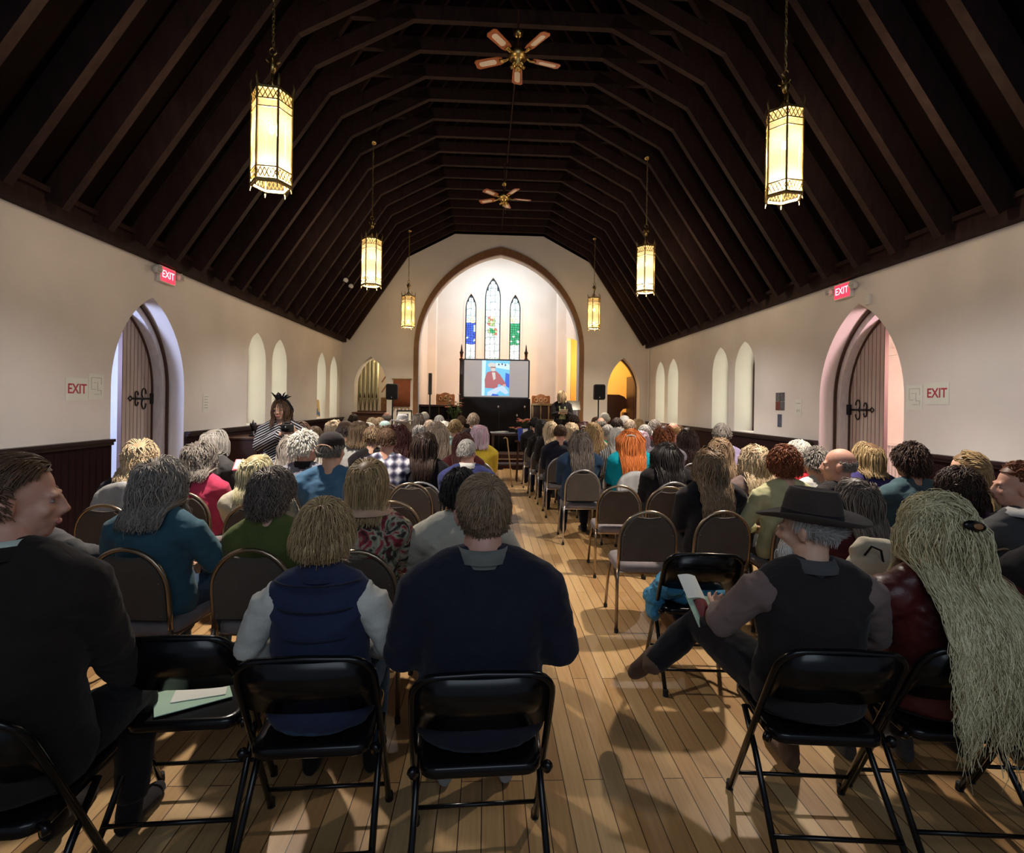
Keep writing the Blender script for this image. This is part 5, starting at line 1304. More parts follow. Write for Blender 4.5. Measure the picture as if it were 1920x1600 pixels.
root, H = seat_person(70, 905, 2.88, 'person whose hand rests on a raised knee behind the man in the dark suit', 0, 0.02, 'banquet', 'dome-backed chair hidden behind the man in the dark suit')
p = pose(H, 0.19, 1.0, headyaw=-10, hands=[(-0.05, 0.30, 0.72), (0.27, 0.16, 0.72)], elbows=[(-0.26, 0.05, 0.74), (0.22, -0.05, 0.80)], knees=[(-0.12, 0.42, 0.52), (0.22, 0.24, 0.72)], feet=[(-0.12, 0.38, 0.085), (-0.10, 0.52, 0.42)])
p.fdir = [V(0, 1, 0), V(-0.8, 0.4, -0.3)]
person_detail(root, p, SKIN[1], 'short', 'dbrown', 'dgrey', 'grey', 0.008, 900, 8, 25, 0.016, palm=[(0, 0, -1), (-0.2, 0, -1)], curls=(0.6, 0.9))
root, H = seat_person(1608, 893, 3.25, 'woman with long dark grey-brown hair in a maroon top, just behind the felt hat', 0, 0.02, 'banquet', 'dome-backed chair under the woman in the maroon top')
p = pose(H-0.02, 0.175, 1.0, headyaw=10)
person_detail(root, p, SKIN[0], 'long', 'dgrey', 'maroon', 'black', 0.010, 1700, 14, 26, 0.016, dict(zend=-0.30, wave=0.010))
root, H = seat_person(1800, 876, 3.25, 'woman with dark bushy hair in a plum top near the right edge', 0, 0.02, 'banquet', 'dome-backed chair under the woman in the plum top')
p = pose(H-0.02, 0.185, 1.05, headyaw=15)
person_detail(root, p, SKIN[2], 'curlyshort', 'dbrown', 'plum', 'black', 0.010, 1700, 10, 27, 0.018, dict(L=0.15, zend=-0.16))
root, H = seat_person(1912, 868, 3.05, 'person with swept-up auburn hair and a grey hood, in profile at the right edge', 0, 0.02, 'banquet', 'dome-backed chair at the right edge under the person with the grey hood')
p = pose(H-0.015, 0.185, 1.05, headyaw=62, hs=1.03)
person_detail(root, p, SKIN[1], 'updo', 'auburn', 'dgrey', 'black', 0.009, 1500, 12, 28, 0.018, topname='coat', faceparts=True)
collar(p, root, cloth('lgrey'), 0.035, 0.085, 'hood', 0.05)

# third row, four metres away
def near3(px, py, d, label, clabel, hair, hcol, top, seed, skin=0, sw=0.185, bulk=1.05, yaw=0, dz=0.015, rz=0, back=0.02, hkw=None, N=1500, K=11, pants='dnavy', tn='shirt', pitch=0, hs=1.0, crz=None, kind='bronze', face=False, e=0.016, **kw):
    root, H = seat_person(px, py, d, label, rz, back, 'banquet', clabel, crz, kind)
    p = pose(H-dz, sw, bulk, headyaw=yaw, headpitch=pitch, hs=hs, **{k: v for k, v in kw.items() if k in ('hands', 'elbows', 'lean', 'side', 'headtilt')})
    person_detail(root, p, SKIN[skin], hair, hcol, top, pants, 0.010, N, K, seed, e, hkw, topname=tn, hw=1.25, faceparts=face, **{k: v for k, v in kw.items() if k in ('sleevemat', 'sleeve', 'colr', 'shoes')})
    return root, p
near3(375, 826, 4.55, 'woman with curly grey hair in a bright pink jacket', 'tan dome-backed chair under the woman in the bright pink jacket', 'curly', 'grey', 'pink', 31, yaw=-25, dz=0.035, tn='jacket')
near3(262, 825, 4.25, 'woman with curly blond hair in a navy coat in front of the left doorway', 'dome-backed chair under the woman with curly blond hair', 'curly', 'pblond', 'dnavy', 32, yaw=20, dz=0.03, tn='coat', sw=0.195, bulk=1.15, rz=8, crz=-4)
near3(402, 803, 5.35, 'woman with short silver hair in a charcoal jacket beside the dark wainscot', 'dome-backed chair under the woman with short silver hair', 'bob', 'silver', 'dgrey', 33, yaw=-20, dz=0.02, rz=-15, tn='jacket', hkw=dict(zend=-0.13))
near3(500, 850, 4.12, 'woman with grey-blond hair over a cream cardigan', 'dome-backed chair under the woman in the cream cardigan', 'bob', 'green_grey', 'cream', 34, yaw=-25, dz=0.02, side=-0.06, sw=0.20, bulk=1.18, tn='cardigan', rz=5, crz=0, hkw=dict(zend=-0.22, L=0.42))
root, p = near3(628, 808, 4.15, 'man in a dark baseball cap and a blue denim shirt', 'dome-backed chair under the man in the baseball cap', 'bald', 'grey', 'denim', 35, yaw=-14, dz=0.025, sw=0.215, bulk=1.22, hs=1.08, side=-0.02, hkw=dict(top=0.2))
hat_cap(p, root, cloth('charcoal'))
near3(573, 813, 4.75, 'man with thick white hair in a grey sweater with a dark collar', 'dome-backed chair under the man with thick white hair', 'short', 'white', 'grey', 36, skin=1, yaw=-38, dz=0.01, sw=0.20, bulk=1.15, hs=1.06, tn='sweater', hkw=dict(L=0.06, vol=0.018), N=1800, colr='black')
near3(728, 803, 5.25, 'man with buzzed brown hair in a black and white plaid shirt', 'dome-backed chair under the man in plaid', 'crop', 'brown', 'plaid', 37, skin=1, yaw=-4, dz=0.006, sw=0.205, bulk=1.12, hs=1.03, side=-0.01, N=1500)
near3(796, 808, 5.30, 'woman with shoulder-length dark brown hair in a black top', 'dome-backed chair under the woman in black with dark brown hair', 'bob', 'dbrown', 'black', 38, dz=0.02, sw=0.19, bulk=1.1, hkw=dict(zend=-0.27, L=0.42, vol=0.04), kind='silver')
near3(879, 824, 5.20, 'grey-haired balding man in a navy blue blazer beside the aisle', 'dome-backed chair beside the aisle under the man in the navy blazer', 'crop', 'silver', 'blazer', 39, skin=1, yaw=-28, dz=0.006, sw=0.205, bulk=1.18, rz=4, side=-0.01, tn='blazer', colr='white', N=1400)
near3(1333, 838, 4.12, 'woman with long wavy brown hair in a black suit jacket', 'dome-backed chair with dark back under the woman with long wavy brown hair', 'wavy', 'mbrown', 'black', 41, dz=0.02, sw=0.20, bulk=1.08, N=2300, K=15, hkw=dict(zend=-0.36, wave=0.012), tn='jacket', pants='black')
near3(1416, 832, 4.75, 'woman with long wavy white-blond hair', 'dome-backed chair under the woman with white-blond hair', 'wavy', 'pblond', 'taupe', 42, dz=0.02, N=2000, K=14, hkw=dict(zend=-0.34, wave=0.014))
near3(1472, 838, 4.12, 'woman with pinned-up auburn hair in a cream knit sweater', 'dome-backed chair under the woman in the cream knit sweater', 'curlyshort', 'auburn', 'butter', 43, yaw=-10, dz=0.02, sw=0.195, bulk=1.1, side=0.0, tn='sweater', elbows=[(-0.30, 0.06, 0.70), (0.27, 0.06, 0.72)], pants='black', hkw=dict(L=0.09, zend=-0.10, nape=-0.45))
near3(1575, 841, 4.15, 'bald man in a dark jacket, face in profile looking left', 'dome-backed chair under the bald man in profile', 'fringe', 'grey', 'charcoal', 44, skin=1, yaw=55, dz=0.0, hs=1.12, sw=0.205, bulk=1.15, face=True, N=500, tn='jacket')
near3(1628, 829, 4.75, 'woman with a sleek blond bob in a navy coat in front of the right doorway', 'dome-backed chair under the woman with the sleek blond bob', 'bob', 'dblond', 'indigo', 45, yaw=25, dz=0.015, tn='coat', hkw=dict(zend=-0.15))
near3(1708, 834, 4.35, 'person with short dark brown hair in a slate blue shirt', 'dome-backed chair under the person in the slate blue shirt', 'pixie', 'dbrown', 'slate', 46, skin=2, yaw=5, dz=0.02, sw=0.205, bulk=1.15, hs=1.06, hkw=dict(vol=0.03, zend=-0.12))
root, p = near3(1815, 848, 4.0, 'woman with a highlighted blond ponytail, head turned left', 'dome-backed chair under the woman with the ponytail', 'pony', 'dblond', 'plum', 47, yaw=30, dz=0.01, hs=1.08, N=1800, K=16, hkw=dict(vol=0.018))
near3(1498, 826, 5.35, 'woman with fluffy white hair in a bright red top', 'dome-backed chair under the woman in the bright red top', 'curlyshort', 'white', 'red', 48, yaw=15, dz=0.02)
near3(1531, 843, 4.85, 'person with short grey-brown hair in a white shirt', 'dome-backed chair under the person in the white shirt', 'short', 'grey', 'white', 49, yaw=5, dz=0.01, hkw=dict(L=0.06, vol=0.014))

# grey hoodie on the empty-looking chair back at the far left
def draped(px, py, d, label, mat, seed, w=0.22, drop=0.30, rz=0):
    t = P(px, py, d); mb = MB(); n = 26; vs = []; nz = 9
    for side_ in (-1, 1):
        for k in range(nz+1):
            for i in range(n+1):
                a = math.pi*i/n; x = -w*math.cos(a); zt = -0.22+0.22*max(0, math.sin(a))**0.8
                z = zt-drop*(k/nz)*(0.6+0.4*math.sin(a)); fold = 0.012*math.sin(i*2.1+seed)*(k/nz)+0.006*math.sin(i*4.7)
                vs.append((x*(1+0.03*k/nz), side_*(0.030+0.02*(k/nz)**0.5*(k > 0))+fold, z+0.006*side_*0))
    fs = []; m_ = (nz+1)*(n+1)
    for s_ in (0, 1):
        for k in range(nz):
            for i in range(n):
                a = s_*m_+k*(n+1)+i; fs.append((a, a+1, a+n+2, a+n+1) if s_ else (a, a+n+1, a+n+2, a+1))
    for i in range(n): fs.append((i, i+1, m_+i+1, m_+i))
    o = mb.add(vs, fs).build(label[0], mat, None, True); so = o.modifiers.new('thick', 'SOLIDIFY'); so.thickness = 0.006
    o.location = (t.x, t.y, t.z); o.rotation_euler = (0, 0, rz); tag(o, label[1], label[2]); return o
draped(232, 905, 4.00, ('hoodie', 'heather grey hoodie draped over the back of a chair on the left', 'hoodie'), cloth('lgrey'), 1, 0.215, 0.28)
draped(1195, 885, 5.98, ('shawl', 'pale grey shawl with folds draped over a chair back behind the red-haired woman', 'shawl'), cloth('lgrey'), 2, 0.225, 0.42)

# empty banquet chairs the photo shows
for px, py, d, lab in ((1221, 958, 3.82, 'empty dome-backed chair standing alone beside the aisle, nearest the black folding chair'),
                       (1165, 912, 5.02, 'empty dome-backed chair beside the aisle, behind the chair with the grey shawl'),
                       (1258, 918, 5.00, 'empty dome-backed chair behind the woman in black with long black hair'),
                       (769, 911, 4.98, 'empty dome-backed chair in front of the cream fleece, facing the stage'),
                       (791, 882, 5.92-0.35, 'empty dome-backed chair between the plaid shirt and the navy blazer'),
                       (736, 955, 4.10-0.05, 'empty dome-backed chair right of the woman in the floral jacket'),
                       (192, 957, 3.75, 'empty dome-backed chair left of the teal denim jacket'),
                       (1890, 1030, 2.95, 'empty dome-backed chair at the right edge beside the long grey hair')):
    t = P(px, py, d); put_banquet(t.x, t.y+0.235, R(-3 if px > 1100 else 0), lab)

# held papers, bag
t = P(1640, 1040, 2.75); o = empty('shoulder_bag', t-V(0, 0, 0.16)); tag(o, 'cream leather bag held up in front of the woman with very long grey hair', 'bag')
mb = MB(); mb.tube([(-0.12, 0, 0.17), (-0.04, 0.02, 0.20), (0.06, 0.0, 0.19), (0.15, 0.0, 0.165)], [0.03, 0.05, 0.05, 0.03], 12).ell((0, 0, 0.10), (0.15, 0.07, 0.09))
make_obj('body', remesh(mb, 'bag', 0.01, cloth('cream'), 3, 0.006, 2), o); MB().tube([(-0.09, -0.05, 0.17), (-0.07, -0.07, 0.22), (-0.02, -0.07, 0.20), (0.0, -0.06, 0.14)], 0.006, 6).build('strap', cloth('black'), o, True)
t = P(462, 873, 4.75); o = empty('folder', t); o.rotation_euler = (R(35), 0, R(10)); tag(o, 'pink folder held open between the pink jacket and the cream cardigan', 'folder')
MB().box(-0.10, 0.08, -0.07, 0.07, 0, 0.012).build('cover', mat_noise('pink_card', (0.70, 0.20, 0.24), None, 8, 0.6), o); MB().box(-0.09, 0.07, -0.06, 0.062, 0.012, 0.016).build('sheets', M_PAPER, o)

# ------------------------------------------------------------------ the farther rows: shared figures, each with its own hair, clothes and place
TP = {}
for key, kw in (('m', dict(sw=0.20, bulk=1.10)), ('f', dict(sw=0.175, bulk=1.0)), ('w', dict(sw=0.195, bulk=1.2))):
    for yaw in (-12, 12):
        p = pose(1.30, headyaw=yaw, **kw)
        mb = MB(); torso_shape(mb, p, 0.016); arm_shape(mb, p, 0.016, 1.0, 0.006)
        tm = remesh(mb, 'shirt', 0.013, cloth('black'), 3, 0.006, 5)
        mb = MB(); leg_shape(mb, p, 0.012)
        TP[key, yaw] = (p, body_mesh(p, 0.012, SKIN[0]), tm, remesh(mb, 'trousers', 0.016, cloth('black'), 2), [shoe_mesh(p, i, cloth('black'), 0.012) for i in (0, 1)])
HT = {}
def far_hair(style, tp, var):
    k = (style, tp, var)
    if k not in HT:
        p = TP[tp][0]; N = {'long': 700, 'wavy': 700, 'vlong': 800}.get(style, 620)
        HT[k] = hair_mesh(style, p.head, p.R, p.hs, N, 10 if style not in ('short', 'crop', 'bald') else 6, 60+var, 2.0 if style not in ('short', 'crop', 'bald', 'fringe') else 2.3, p)
    return HT[k]
def far_person(i, px, py, d, style, hcol, top, label, kind='f', skin=0, hat=None, pants='dnavy', seat=None, rz=0, ck='silver', seated=True):
    t = P(px, py, d); vol = {'curly': 0.04, 'curlyshort': 0.025, 'short': 0.008, 'crop': 0.005, 'bald': 0.0, 'fringe': 0.0, 'pixie': 0.018}.get(style, 0.02)
    if hat: vol = 0.02
    tp = (kind, -12 if (i*7) % 3 else 12); p, bm_, tm, pm, sm = TP[tp]
    k = max(0.86, min(1.14, (t.z-vol)/p.H)); root = empty('person', (t.x, t.y, 0), R(rz)); tag(root, label, 'person')
    root.scale = (k**0.5*1.02, k**0.5*1.02, (t.z-vol)/p.H)
    make_obj('body', bm_, root, SKIN[skin]); make_obj('shirt', tm, root, cloth(top)); make_obj('trousers', pm, root, cloth(pants))
    for s in sm: make_obj('shoe', s, root, cloth('black'))
    make_obj('hair', far_hair(style, tp, i % 3), root, hairmat(hcol))
    if hat == 'cap_white': hat_cap(p, root, cloth('white'), False)
    elif hat == 'cap_brown': hat_cap(p, root, cloth('brown'), False)
    elif hat == 'cap_teal': hat_cap(p, root, cloth('paleteal'), False)
    elif hat == 'brim': hat_fedora(p, root, cloth('lgrey'), 0.045)
    elif hat == 'barrette':
        MB().tube([p.head+p.R @ V(0.05*math.cos(R(a)), -0.14+0.01*abs(math.cos(R(a))), 0.03+0.02*math.sin(R(a))) for a in range(0, 360, 30)], 0.007, 6, closed=True).build('hair_clip', cloth('white'), root, True)
    put_banquet(t.x, t.y-0.02, R(rz), 'chair of the '+label, 'dome-backed banquet chairs', ck)
    return root
FAR = [
 # left block
 (545, 812, 5.2, 'long', 'grey', 'denim', 'woman with long grey-brown hair in a light blue top', 'f', 0),
 (590, 800, 6.7, 'short', 'mbrown', 'dgrey', 'person with rounded brown hair behind the man with thick white hair', 'f', 0),
 (566, 788, 7.6, 'long', 'brown', 'brown', 'person with brown hair right beside the woman with the camera', 'f', 0),
 (604, 817, 5.4, 'bob', 'white', 'black', 'person with white hair half hidden behind the baseball cap', 'f', 0),
 (626, 786, 7.7, 'bob', 'pblond', 'cream', 'woman with a cream-blond bob seen above the baseball cap', 'f', 0),
 (648, 789, 7.0, 'short', 'dgrey', 'charcoal', 'person in a brown cap right of the cream-blond bob', 'm', 0, 'cap_brown'),
 (673, 787, 6.5, 'bob', 'mbrown', 'white', 'woman with highlighted brown hair in a white shirt', 'w', 0),
 (663, 777, 11.6, 'short', 'dbrown', 'grey', 'distant small dark-haired head in front of the organ pipes', 'm', 0),
 (692, 791, 7.7, 'long', 'white', 'ivory', 'woman with long snow-white hair behind the short light brown head', 'f', 0),
 (699, 799, 5.95, 'short', 'mbrown', 'black', 'person with short light brown hair left of the plaid shirt', 'f', 0),
 (698, 783, 11.0, 'curlyshort', 'pblond', 'beige', 'distant person with pale curly hair left of the red-faced man', 'f', 0),
 (712, 783, 10.0, 'short', 'mbrown', 'brown', 'distant person with brown hair below the left loudspeaker', 'm', 0),
 (725, 773, 11.4, 'bald', 'grey', 'maroon', 'distant balding pink-faced man under the left loudspeaker', 'm', 1),
 (722, 789, 8.8, 'short', 'mbrown', 'beige', 'person with brown hair and a pale teal cap in the left block', 'f', 0, 'cap_teal'),
 (750, 793, 6.6, 'wavy', 'dred', 'plum', 'woman with long dark red-brown curls behind the plaid shirt', 'f', 0),
 (754, 781, 8.6, 'long', 'ash', 'beige', 'woman in a light brimmed hat with a dark band', 'f', 0, 'brim'),
 (784, 774, 10.6, 'bob', 'dgrey', 'black', 'distant person with dark brown hair beside the framed picture', 'f', 0),
 (796, 773, 11.9, 'short', 'white', 'grey', 'distant person with white hair right behind the dark brown head', 'f', 0),
 (787, 797, 7.9, 'curlyshort', 'silver', 'ivory', 'person with a rounded silver perm behind the dark brown hair', 'f', 0),
 (806, 788, 9.4, 'short', 'ash', 'brown', 'person with short ash-brown hair left of the long ash-blond hair', 'm', 0),
 (821, 789, 6.7, 'wavy', 'ash', 'beige', 'woman with long ash-blond hair beside the dark brown hair', 'f', 0),
 (833, 788, 8.9, 'bob', 'white', 'white', 'person with bright white hair behind the long ash-blond hair', 'f', 0),
 (824, 779, 11.0, 'short', 'white', 'black', 'distant white-haired head above the ash-blond hair', 'm', 0),
 (854, 787, 8.0, 'short', 'dblond', 'paleteal', 'man with short sandy hair left of the lavender hair', 'm', 0),
 (864, 780, 11.2, 'short', 'brown', 'brown', 'distant brown-haired person by the flower stand', 'm', 0),
 (869, 808, 6.2, 'long', 'dred', 'maroon', 'woman with long dark red hair behind the man in the navy blazer', 'f', 0),
 (888, 775, 9.3, 'short', 'ash', 'black', 'tall person with pinkish-blond short hair in front of the black-draped altar', 'f', 0),
 (899, 795, 7.1, 'bob', 'lav', 'yellow', 'woman with lavender and pink hair in a bright yellow jacket', 'f', 0),
 # right block
 (1003, 783, 10.6, 'short', 'black', 'black', 'dark-haired person in black at the aisle beside the orange flowers', 'm', 0),
 (1017, 785, 9.5, 'long', 'black', 'charcoal', 'woman with long black hair left of the ivory-blond hair', 'f', 0),
 (1033, 788, 8.9, 'long', 'pblond', 'charcoal', 'woman with long ivory-blond hair beside the navy suit', 'f', 0),
 (1051, 797, 7.9, 'crop', 'brown', 'dnavy', 'man with short brown hair in a dark navy suit', 'w', 1),
 (1072, 791, 8.6, 'bob', 'pblond', 'beige', 'woman with a pale cream bob right of the navy suit', 'f', 0),
 (1076, 778, 11.0, 'short', 'dbrown', 'grey', 'distant dark-brown-haired person below the speaker in black', 'm', 0),
 (1095, 789, 9.4, 'bob', 'dred', 'maroon', 'woman with red-brown hair under a pale headband', 'f', 0, 'barrette'),
 (1113, 790, 8.0, 'wavy', 'blond', 'beige', 'woman with long highlighted blond hair beside the blue jean jacket', 'f', 0),
 (1088, 805, 6.45, 'wavy', 'dgrey', 'ddenim', 'woman with long dark grey hair in a blue jean jacket', 'w', 0),
 (1127, 783, 10.3, 'bald', 'grey', 'grey', 'grey balding man behind the neon green shirt', 'm', 1),
 (1140, 797, 8.4, 'short', 'silver', 'green', 'person with grey hair in a neon green shirt', 'w', 0),
 (1134, 774, 12.2, 'short', 'white', 'grey', 'distant person in a white cap left of the upright piano', 'm', 0, 'cap_white'),
 (1118, 782, 11.6, 'short', 'brown', 'brown', 'distant brown-haired person under the right loudspeaker', 'm', 0),
 (1157, 784, 9.0, 'short', 'dbrown', 'black', 'person with dark bowl-shaped hair in the right block', 'm', 0),
 (1171, 779, 10.8, 'short', 'white', 'lavender', 'distant person in a white cap in front of the piano', 'm', 0, 'cap_white'),
 (1181, 787, 9.6, 'short', 'ash', 'brown', 'man with short sandy-grey hair in front of the piano room arch', 'm', 0),
 (1197, 784, 11.6, 'bob', 'blond', 'beige', 'distant blond person right of the sandy-grey head', 'f', 0),
 (1159, 799, 7.2, 'long', 'white', 'pinstripe', 'woman with long white hair in a striped blouse', 'f', 0),
 (1183, 801, 6.40, 'vlong', 'red', 'teal', 'woman with very long bright red hair in a turquoise shirt', 'w', 0, 'barrette'),
 (1203, 806, 7.7, 'bob', 'lav', 'lavender', 'person in a pale lavender shirt just right of the red hair', 'f', 0),
 (1209, 797, 8.5, 'short', 'silver', 'dgrey', 'person with a round silver head of hair and a dark grey top', 'm', 0),
 (1228, 787, 9.6, 'curlyshort', 'grey', 'maroon', 'person with fluffy grey hair and a dark red top', 'f', 0),
 (1246, 795, 6.9, 'curly', 'auburn', 'grey', 'woman with curly red-brown hair in a grey and lavender vest', 'w', 0),
 (1262, 793, 8.5, 'bald', 'blond', 'grey', 'pink bald head right behind the curly red-brown hair', 'm', 1),
 (1273, 798, 9.5, 'short', 'brown', 'brown', 'brown-haired person left of the long dark hair by the wainscot', 'm', 0),
 (1290, 800, 7.4, 'wavy', 'dbrown', 'maroon', 'woman with long dark brown hair near the right wainscot', 'f', 0),
 (1250, 826, 5.55, 'vlong', 'black', 'black', 'woman in black with long black hair flowing down her back', 'w', 0),
 (1354, 794, 6.35, 'short', 'grey', 'lavender', 'grey-haired man in a lavender shirt against the right wainscot', 'w', 1),
 (1351, 817, 5.35, 'long', 'mbrown', 'brown', 'woman with straight light brown hair in front of the lavender shirt', 'f', 0),
]
for i, a in enumerate(FAR):
    far_person(i, *a[:8], skin=a[8], hat=(a[9] if len(a) > 9 else None), ck='bronze' if a[2] < 7 and i % 2 else 'silver')

# ------------------------------------------------------------------ standing woman with the camera, left
t = P(528, 750, 6.2); root = empty('person', (t.x, t.y, 0), R(-172)); tag(root, 'standing woman in a striped dress and feathered hair piece holding a camera', 'person')
p = pose(t.z, 0.185, 1.12, stand=True, headyaw=-8, hands=[(-0.21, 0.24, 1.27), (-0.06, 0.27, 1.25)], elbows=[(-0.27, 0.04, 1.08), (0.22, 0.10, 1.10)], hs=1.0)
make_obj('body', body_mesh(p, 0.008, SKIN[0], palm=[(0.9, 0.2, 0.1), (-0.9, 0.2, 0.1)], curls=(1.0, 1.0)), root)
mb = MB(); torso_shape(mb, p, 0.018); arm_shape(mb, p, 0.018, 1.0, 0.004); mb.tube([p.hip+V(0, 0, 0.08), p.hip, p.hip-V(0, 0, 0.25), p.hip-V(0, 0, 0.50)], [0.19, 0.21, 0.22, 0.235], 22, ry=[0.14, 0.16, 0.17, 0.18], upv=(1, 0, 0))
make_obj('dress', remesh(mb, 'dress', 0.010, cloth('polka'), 3, 0.006, 2), root)
for i in (0, 1): make_obj('shoe', shoe_mesh(p, i, cloth('black')), root)
make_obj('hair', hair_mesh('bob', p.head, p.R, 1.0, 1700, 12, 77, 1.2, p, zend=-0.20, vol=0.022, hairline=0.2, crown=(0, 0.66, 0.75), nocrown=1), root, hairmat('brown'))
q = lambda x, y, z: p.head+p.R @ V(x, y, z)
MB().ell(q(-0.031, 0.086, -0.006), (0.012, 0.006, 0.006), p.R).ell(q(0.031, 0.086, -0.006), (0.012, 0.006, 0.006), p.R).build('eyes', M_EYE, root, True)
MB().ell(q(0, 0.098, -0.068), (0.026, 0.006, 0.009), p.R).build('lips', M_LIP, root, True)
mb = MB(); rr = random.Random(3)
for i in range(38):
    a = rr.uniform(-0.5, 3.3); el = rr.uniform(0.2, 1.2); L = rr.uniform(0.06, 0.13); b0 = q(0.0+0.05*rr.uniform(-1, 1), 0.03, 0.115)
    d_ = V(math.cos(a)*math.cos(el), 0.35*rr.uniform(-1, 1), math.sin(el)); mb.tube([b0, b0+d_*L*0.6, b0+d_*L+V(0, 0, -0.02)], [0.004, 0.010, 0.002], 5, ry=[0.002, 0.003, 0.001])
for i in range(10):
    a = R(20+i*9); mb.tube([q(-0.03-0.09*math.sin(a*0.8), 0.03, 0.11-0.10*i/10), q(-0.06-0.09*math.sin(a*0.8), 0.03, 0.10-0.11*i/10), q(-0.085-0.07*math.sin(a*0.8), 0.04, 0.08-0.12*i/10)], [0.006, 0.009, 0.003], 6)
mb.build('feather_hair_piece', cloth('black'), root, True)
cam_o = empty('photo_camera', Matrix.Translation((t.x, t.y, 0)) @ Matrix.Rotation(R(-172), 4, 'Z') @ V(-0.14, 0.33, 1.32)); cam_o.rotation_euler = (0, 0, R(-172)); tag(cam_o, 'black photo camera held in front of her chest by the standing woman', 'camera')
MB().box(-0.065, 0.065, -0.02, 0.03, -0.04, 0.045).box(-0.03, 0.03, -0.02, 0.02, 0.045, 0.07).build('body', M_BLACKPL, cam_o, bevel=0.008)
MB().tube([(0, 0.03, 0), (0, 0.06, 0), (0, 0.062, 0), (0, 0.12, 0)], [0.034, 0.034, 0.038, 0.036], 20).build('lens', M_BLACKMETAL, cam_o, True)
# ------------------------------------------------------------------ the speaker at the front
t = P(1054, 735, 13.9); root = empty('person', (t.x, t.y, 0.30), R(175)); tag(root, 'blond woman in black with a green patterned scarf, speaking on the platform', 'person')
p = pose(t.z-0.30, 0.18, 1.08, stand=True, headpitch=-12, hands=[(-0.10, 0.27, 1.10), (0.08, 0.28, 1.10)])
make_obj('body', body_mesh(p, 0.010, SKIN[0]), root)
mb = MB(); torso_shape(mb, p, 0.02); arm_shape(mb, p, 0.02, 1.0, 0.012); mb.tube([p.hip+V(0, 0, 0.08), p.hip, p.hip-V(0, 0, 0.4), p.hip-V(0, 0, 0.78)], [0.19, 0.21, 0.21, 0.22], 22, ry=[0.14, 0.16, 0.17, 0.18], upv=(1, 0, 0))
make_obj('dress', remesh(mb, 'dress', 0.012, cloth('black'), 3, 0.006, 2), root)
for i in (0, 1): make_obj('shoe', shoe_mesh(p, i, cloth('black'), 0.012), root)
make_obj('hair', hair_mesh('bob', p.head, p.R, 1.0, 800, 10, 78, 1.8, p, zend=-0.16, vol=0.035, hairline=0.2, crown=(0, 0.66, 0.75), nocrown=1), root, hairmat('pblond'))
mb = MB(); mb.tube([p.neck+V(-0.07, 0.03, 0.03), p.neck+V(-0.06, 0.12, -0.15), p.neck+V(-0.04, 0.155, -0.45)], [0.03, 0.035, 0.05], 10, ry=[0.02, 0.02, 0.02]).tube([p.neck+V(0.07, 0.03, 0.03), p.neck+V(0.05, 0.12, -0.15), p.neck+V(0.03, 0.155, -0.45)], [0.03, 0.035, 0.05], 10, ry=[0.02, 0.02, 0.02])
mb.build('scarf', mat_floral('scarf_print', [(0.02, 0.03, 0.02), (0.20, 0.32, 0.14), (0.55, 0.58, 0.40), (0.02, 0.02, 0.02)], 22), root, True)
bk = empty('sheet_of_notes', (t.x, t.y-0.33, 1.44)); bk.rotation_euler = (R(-30), 0, 0); tag(bk, 'sheet of notes held by the speaker on the platform', 'paper'); MB().box(-0.10, 0.10, -0.13, 0.13, 0, 0.003).build('sheet', M_PAPER, bk)
#@@FRONT
# ------------------------------------------------------------------ furniture at the front
def xat(px, Y):
    r_ = P(px, 757, 1)-V(0, 0, EYE); return r_.x/r_.y*Y
def zat(px, py, Y):
    r_ = P(px, py, 1)-V(0, 0, EYE); return EYE+r_.z/r_.y*Y
# black draped altar
Y = 14.75; x0, x1 = xat(866, Y), xat(994, Y); zt = zat(930, 747, Y)
mb = MB(); n = 60; vs = []
def drape_pt(s, z, k):
    w, dpt = (x1-x0), 0.60; per = 2*(w+dpt); u = s*per; fold = 0.012*math.sin(s*per*26)*k+0.02*k
    if u < w: return ((x0+u), Y-fold, z)
    u -= w
    if u < dpt: return (x1+fold, Y+u, z)
    u -= dpt
    if u < w: return (x1-u, Y+dpt+fold*0.2, z)
    u -= w; return (x0-fold, Y+dpt-u, z)
n = 160; lv = [(zt, 0), (zt-0.02, 0.2), (zt-0.3, 0.6), (0.9, 1.0), (0.32, 1.2)]
for z, k in lv: vs += [drape_pt(j/n, z, k) for j in range(n)]
fs = [(i*n+j, i*n+(j+1) % n, (i+1)*n+(j+1) % n, (i+1)*n+j) for i in range(len(lv)-1) for j in range(n)]+[tuple(range(n)), tuple(reversed(range((len(lv)-1)*n, len(lv)*n)))]
tag(mb.add(vs, fs).build('altar_cloth', M_BLACKCL, None, True), 'black cloth draping the high altar table below the projection screen', 'cloth')
# projection screen
Y = 15.05; xs0, xs1 = xat(868, Y), xat(991, Y); z0, z1 = zat(930, 746, Y), zat(930, 675, Y); cx = (xs0+xs1)/2; w = xs1-xs0; h = z1-z0
S = empty('projection_screen', (cx, Y, z0)); tag(S, 'grey-white projection screen with a projected portrait above the black altar', 'screen')
MB().box(-w/2, w/2, 0, 0.02, 0, h).build('screen_face', mat_noise('screen_cloth', (0.62, 0.60, 0.58), (0.60, 0.58, 0.56), 5, 0.8, bs=0), S)
mb = MB()
for a, b in (((-w/2, 0), (w/2, 0)), ((-w/2, h), (w/2, h)), ((-w/2, 0), (-w/2, h)), ((w/2, 0), (w/2, h))): mb.beam((a[0], 0.01, a[1]), (b[0], 0.01, b[1]), 0.04, 0.03, (0, 1, 0))
mb.build('screen_frame', M_BLACKPL, S)
for s in (-1, 1): MB().box(s*w/2*0.9-0.015, s*w/2*0.9+0.015, 0.03, 0.06, 0.30-z0, h*0.6).build('stand_leg', M_BLACKPL, S)
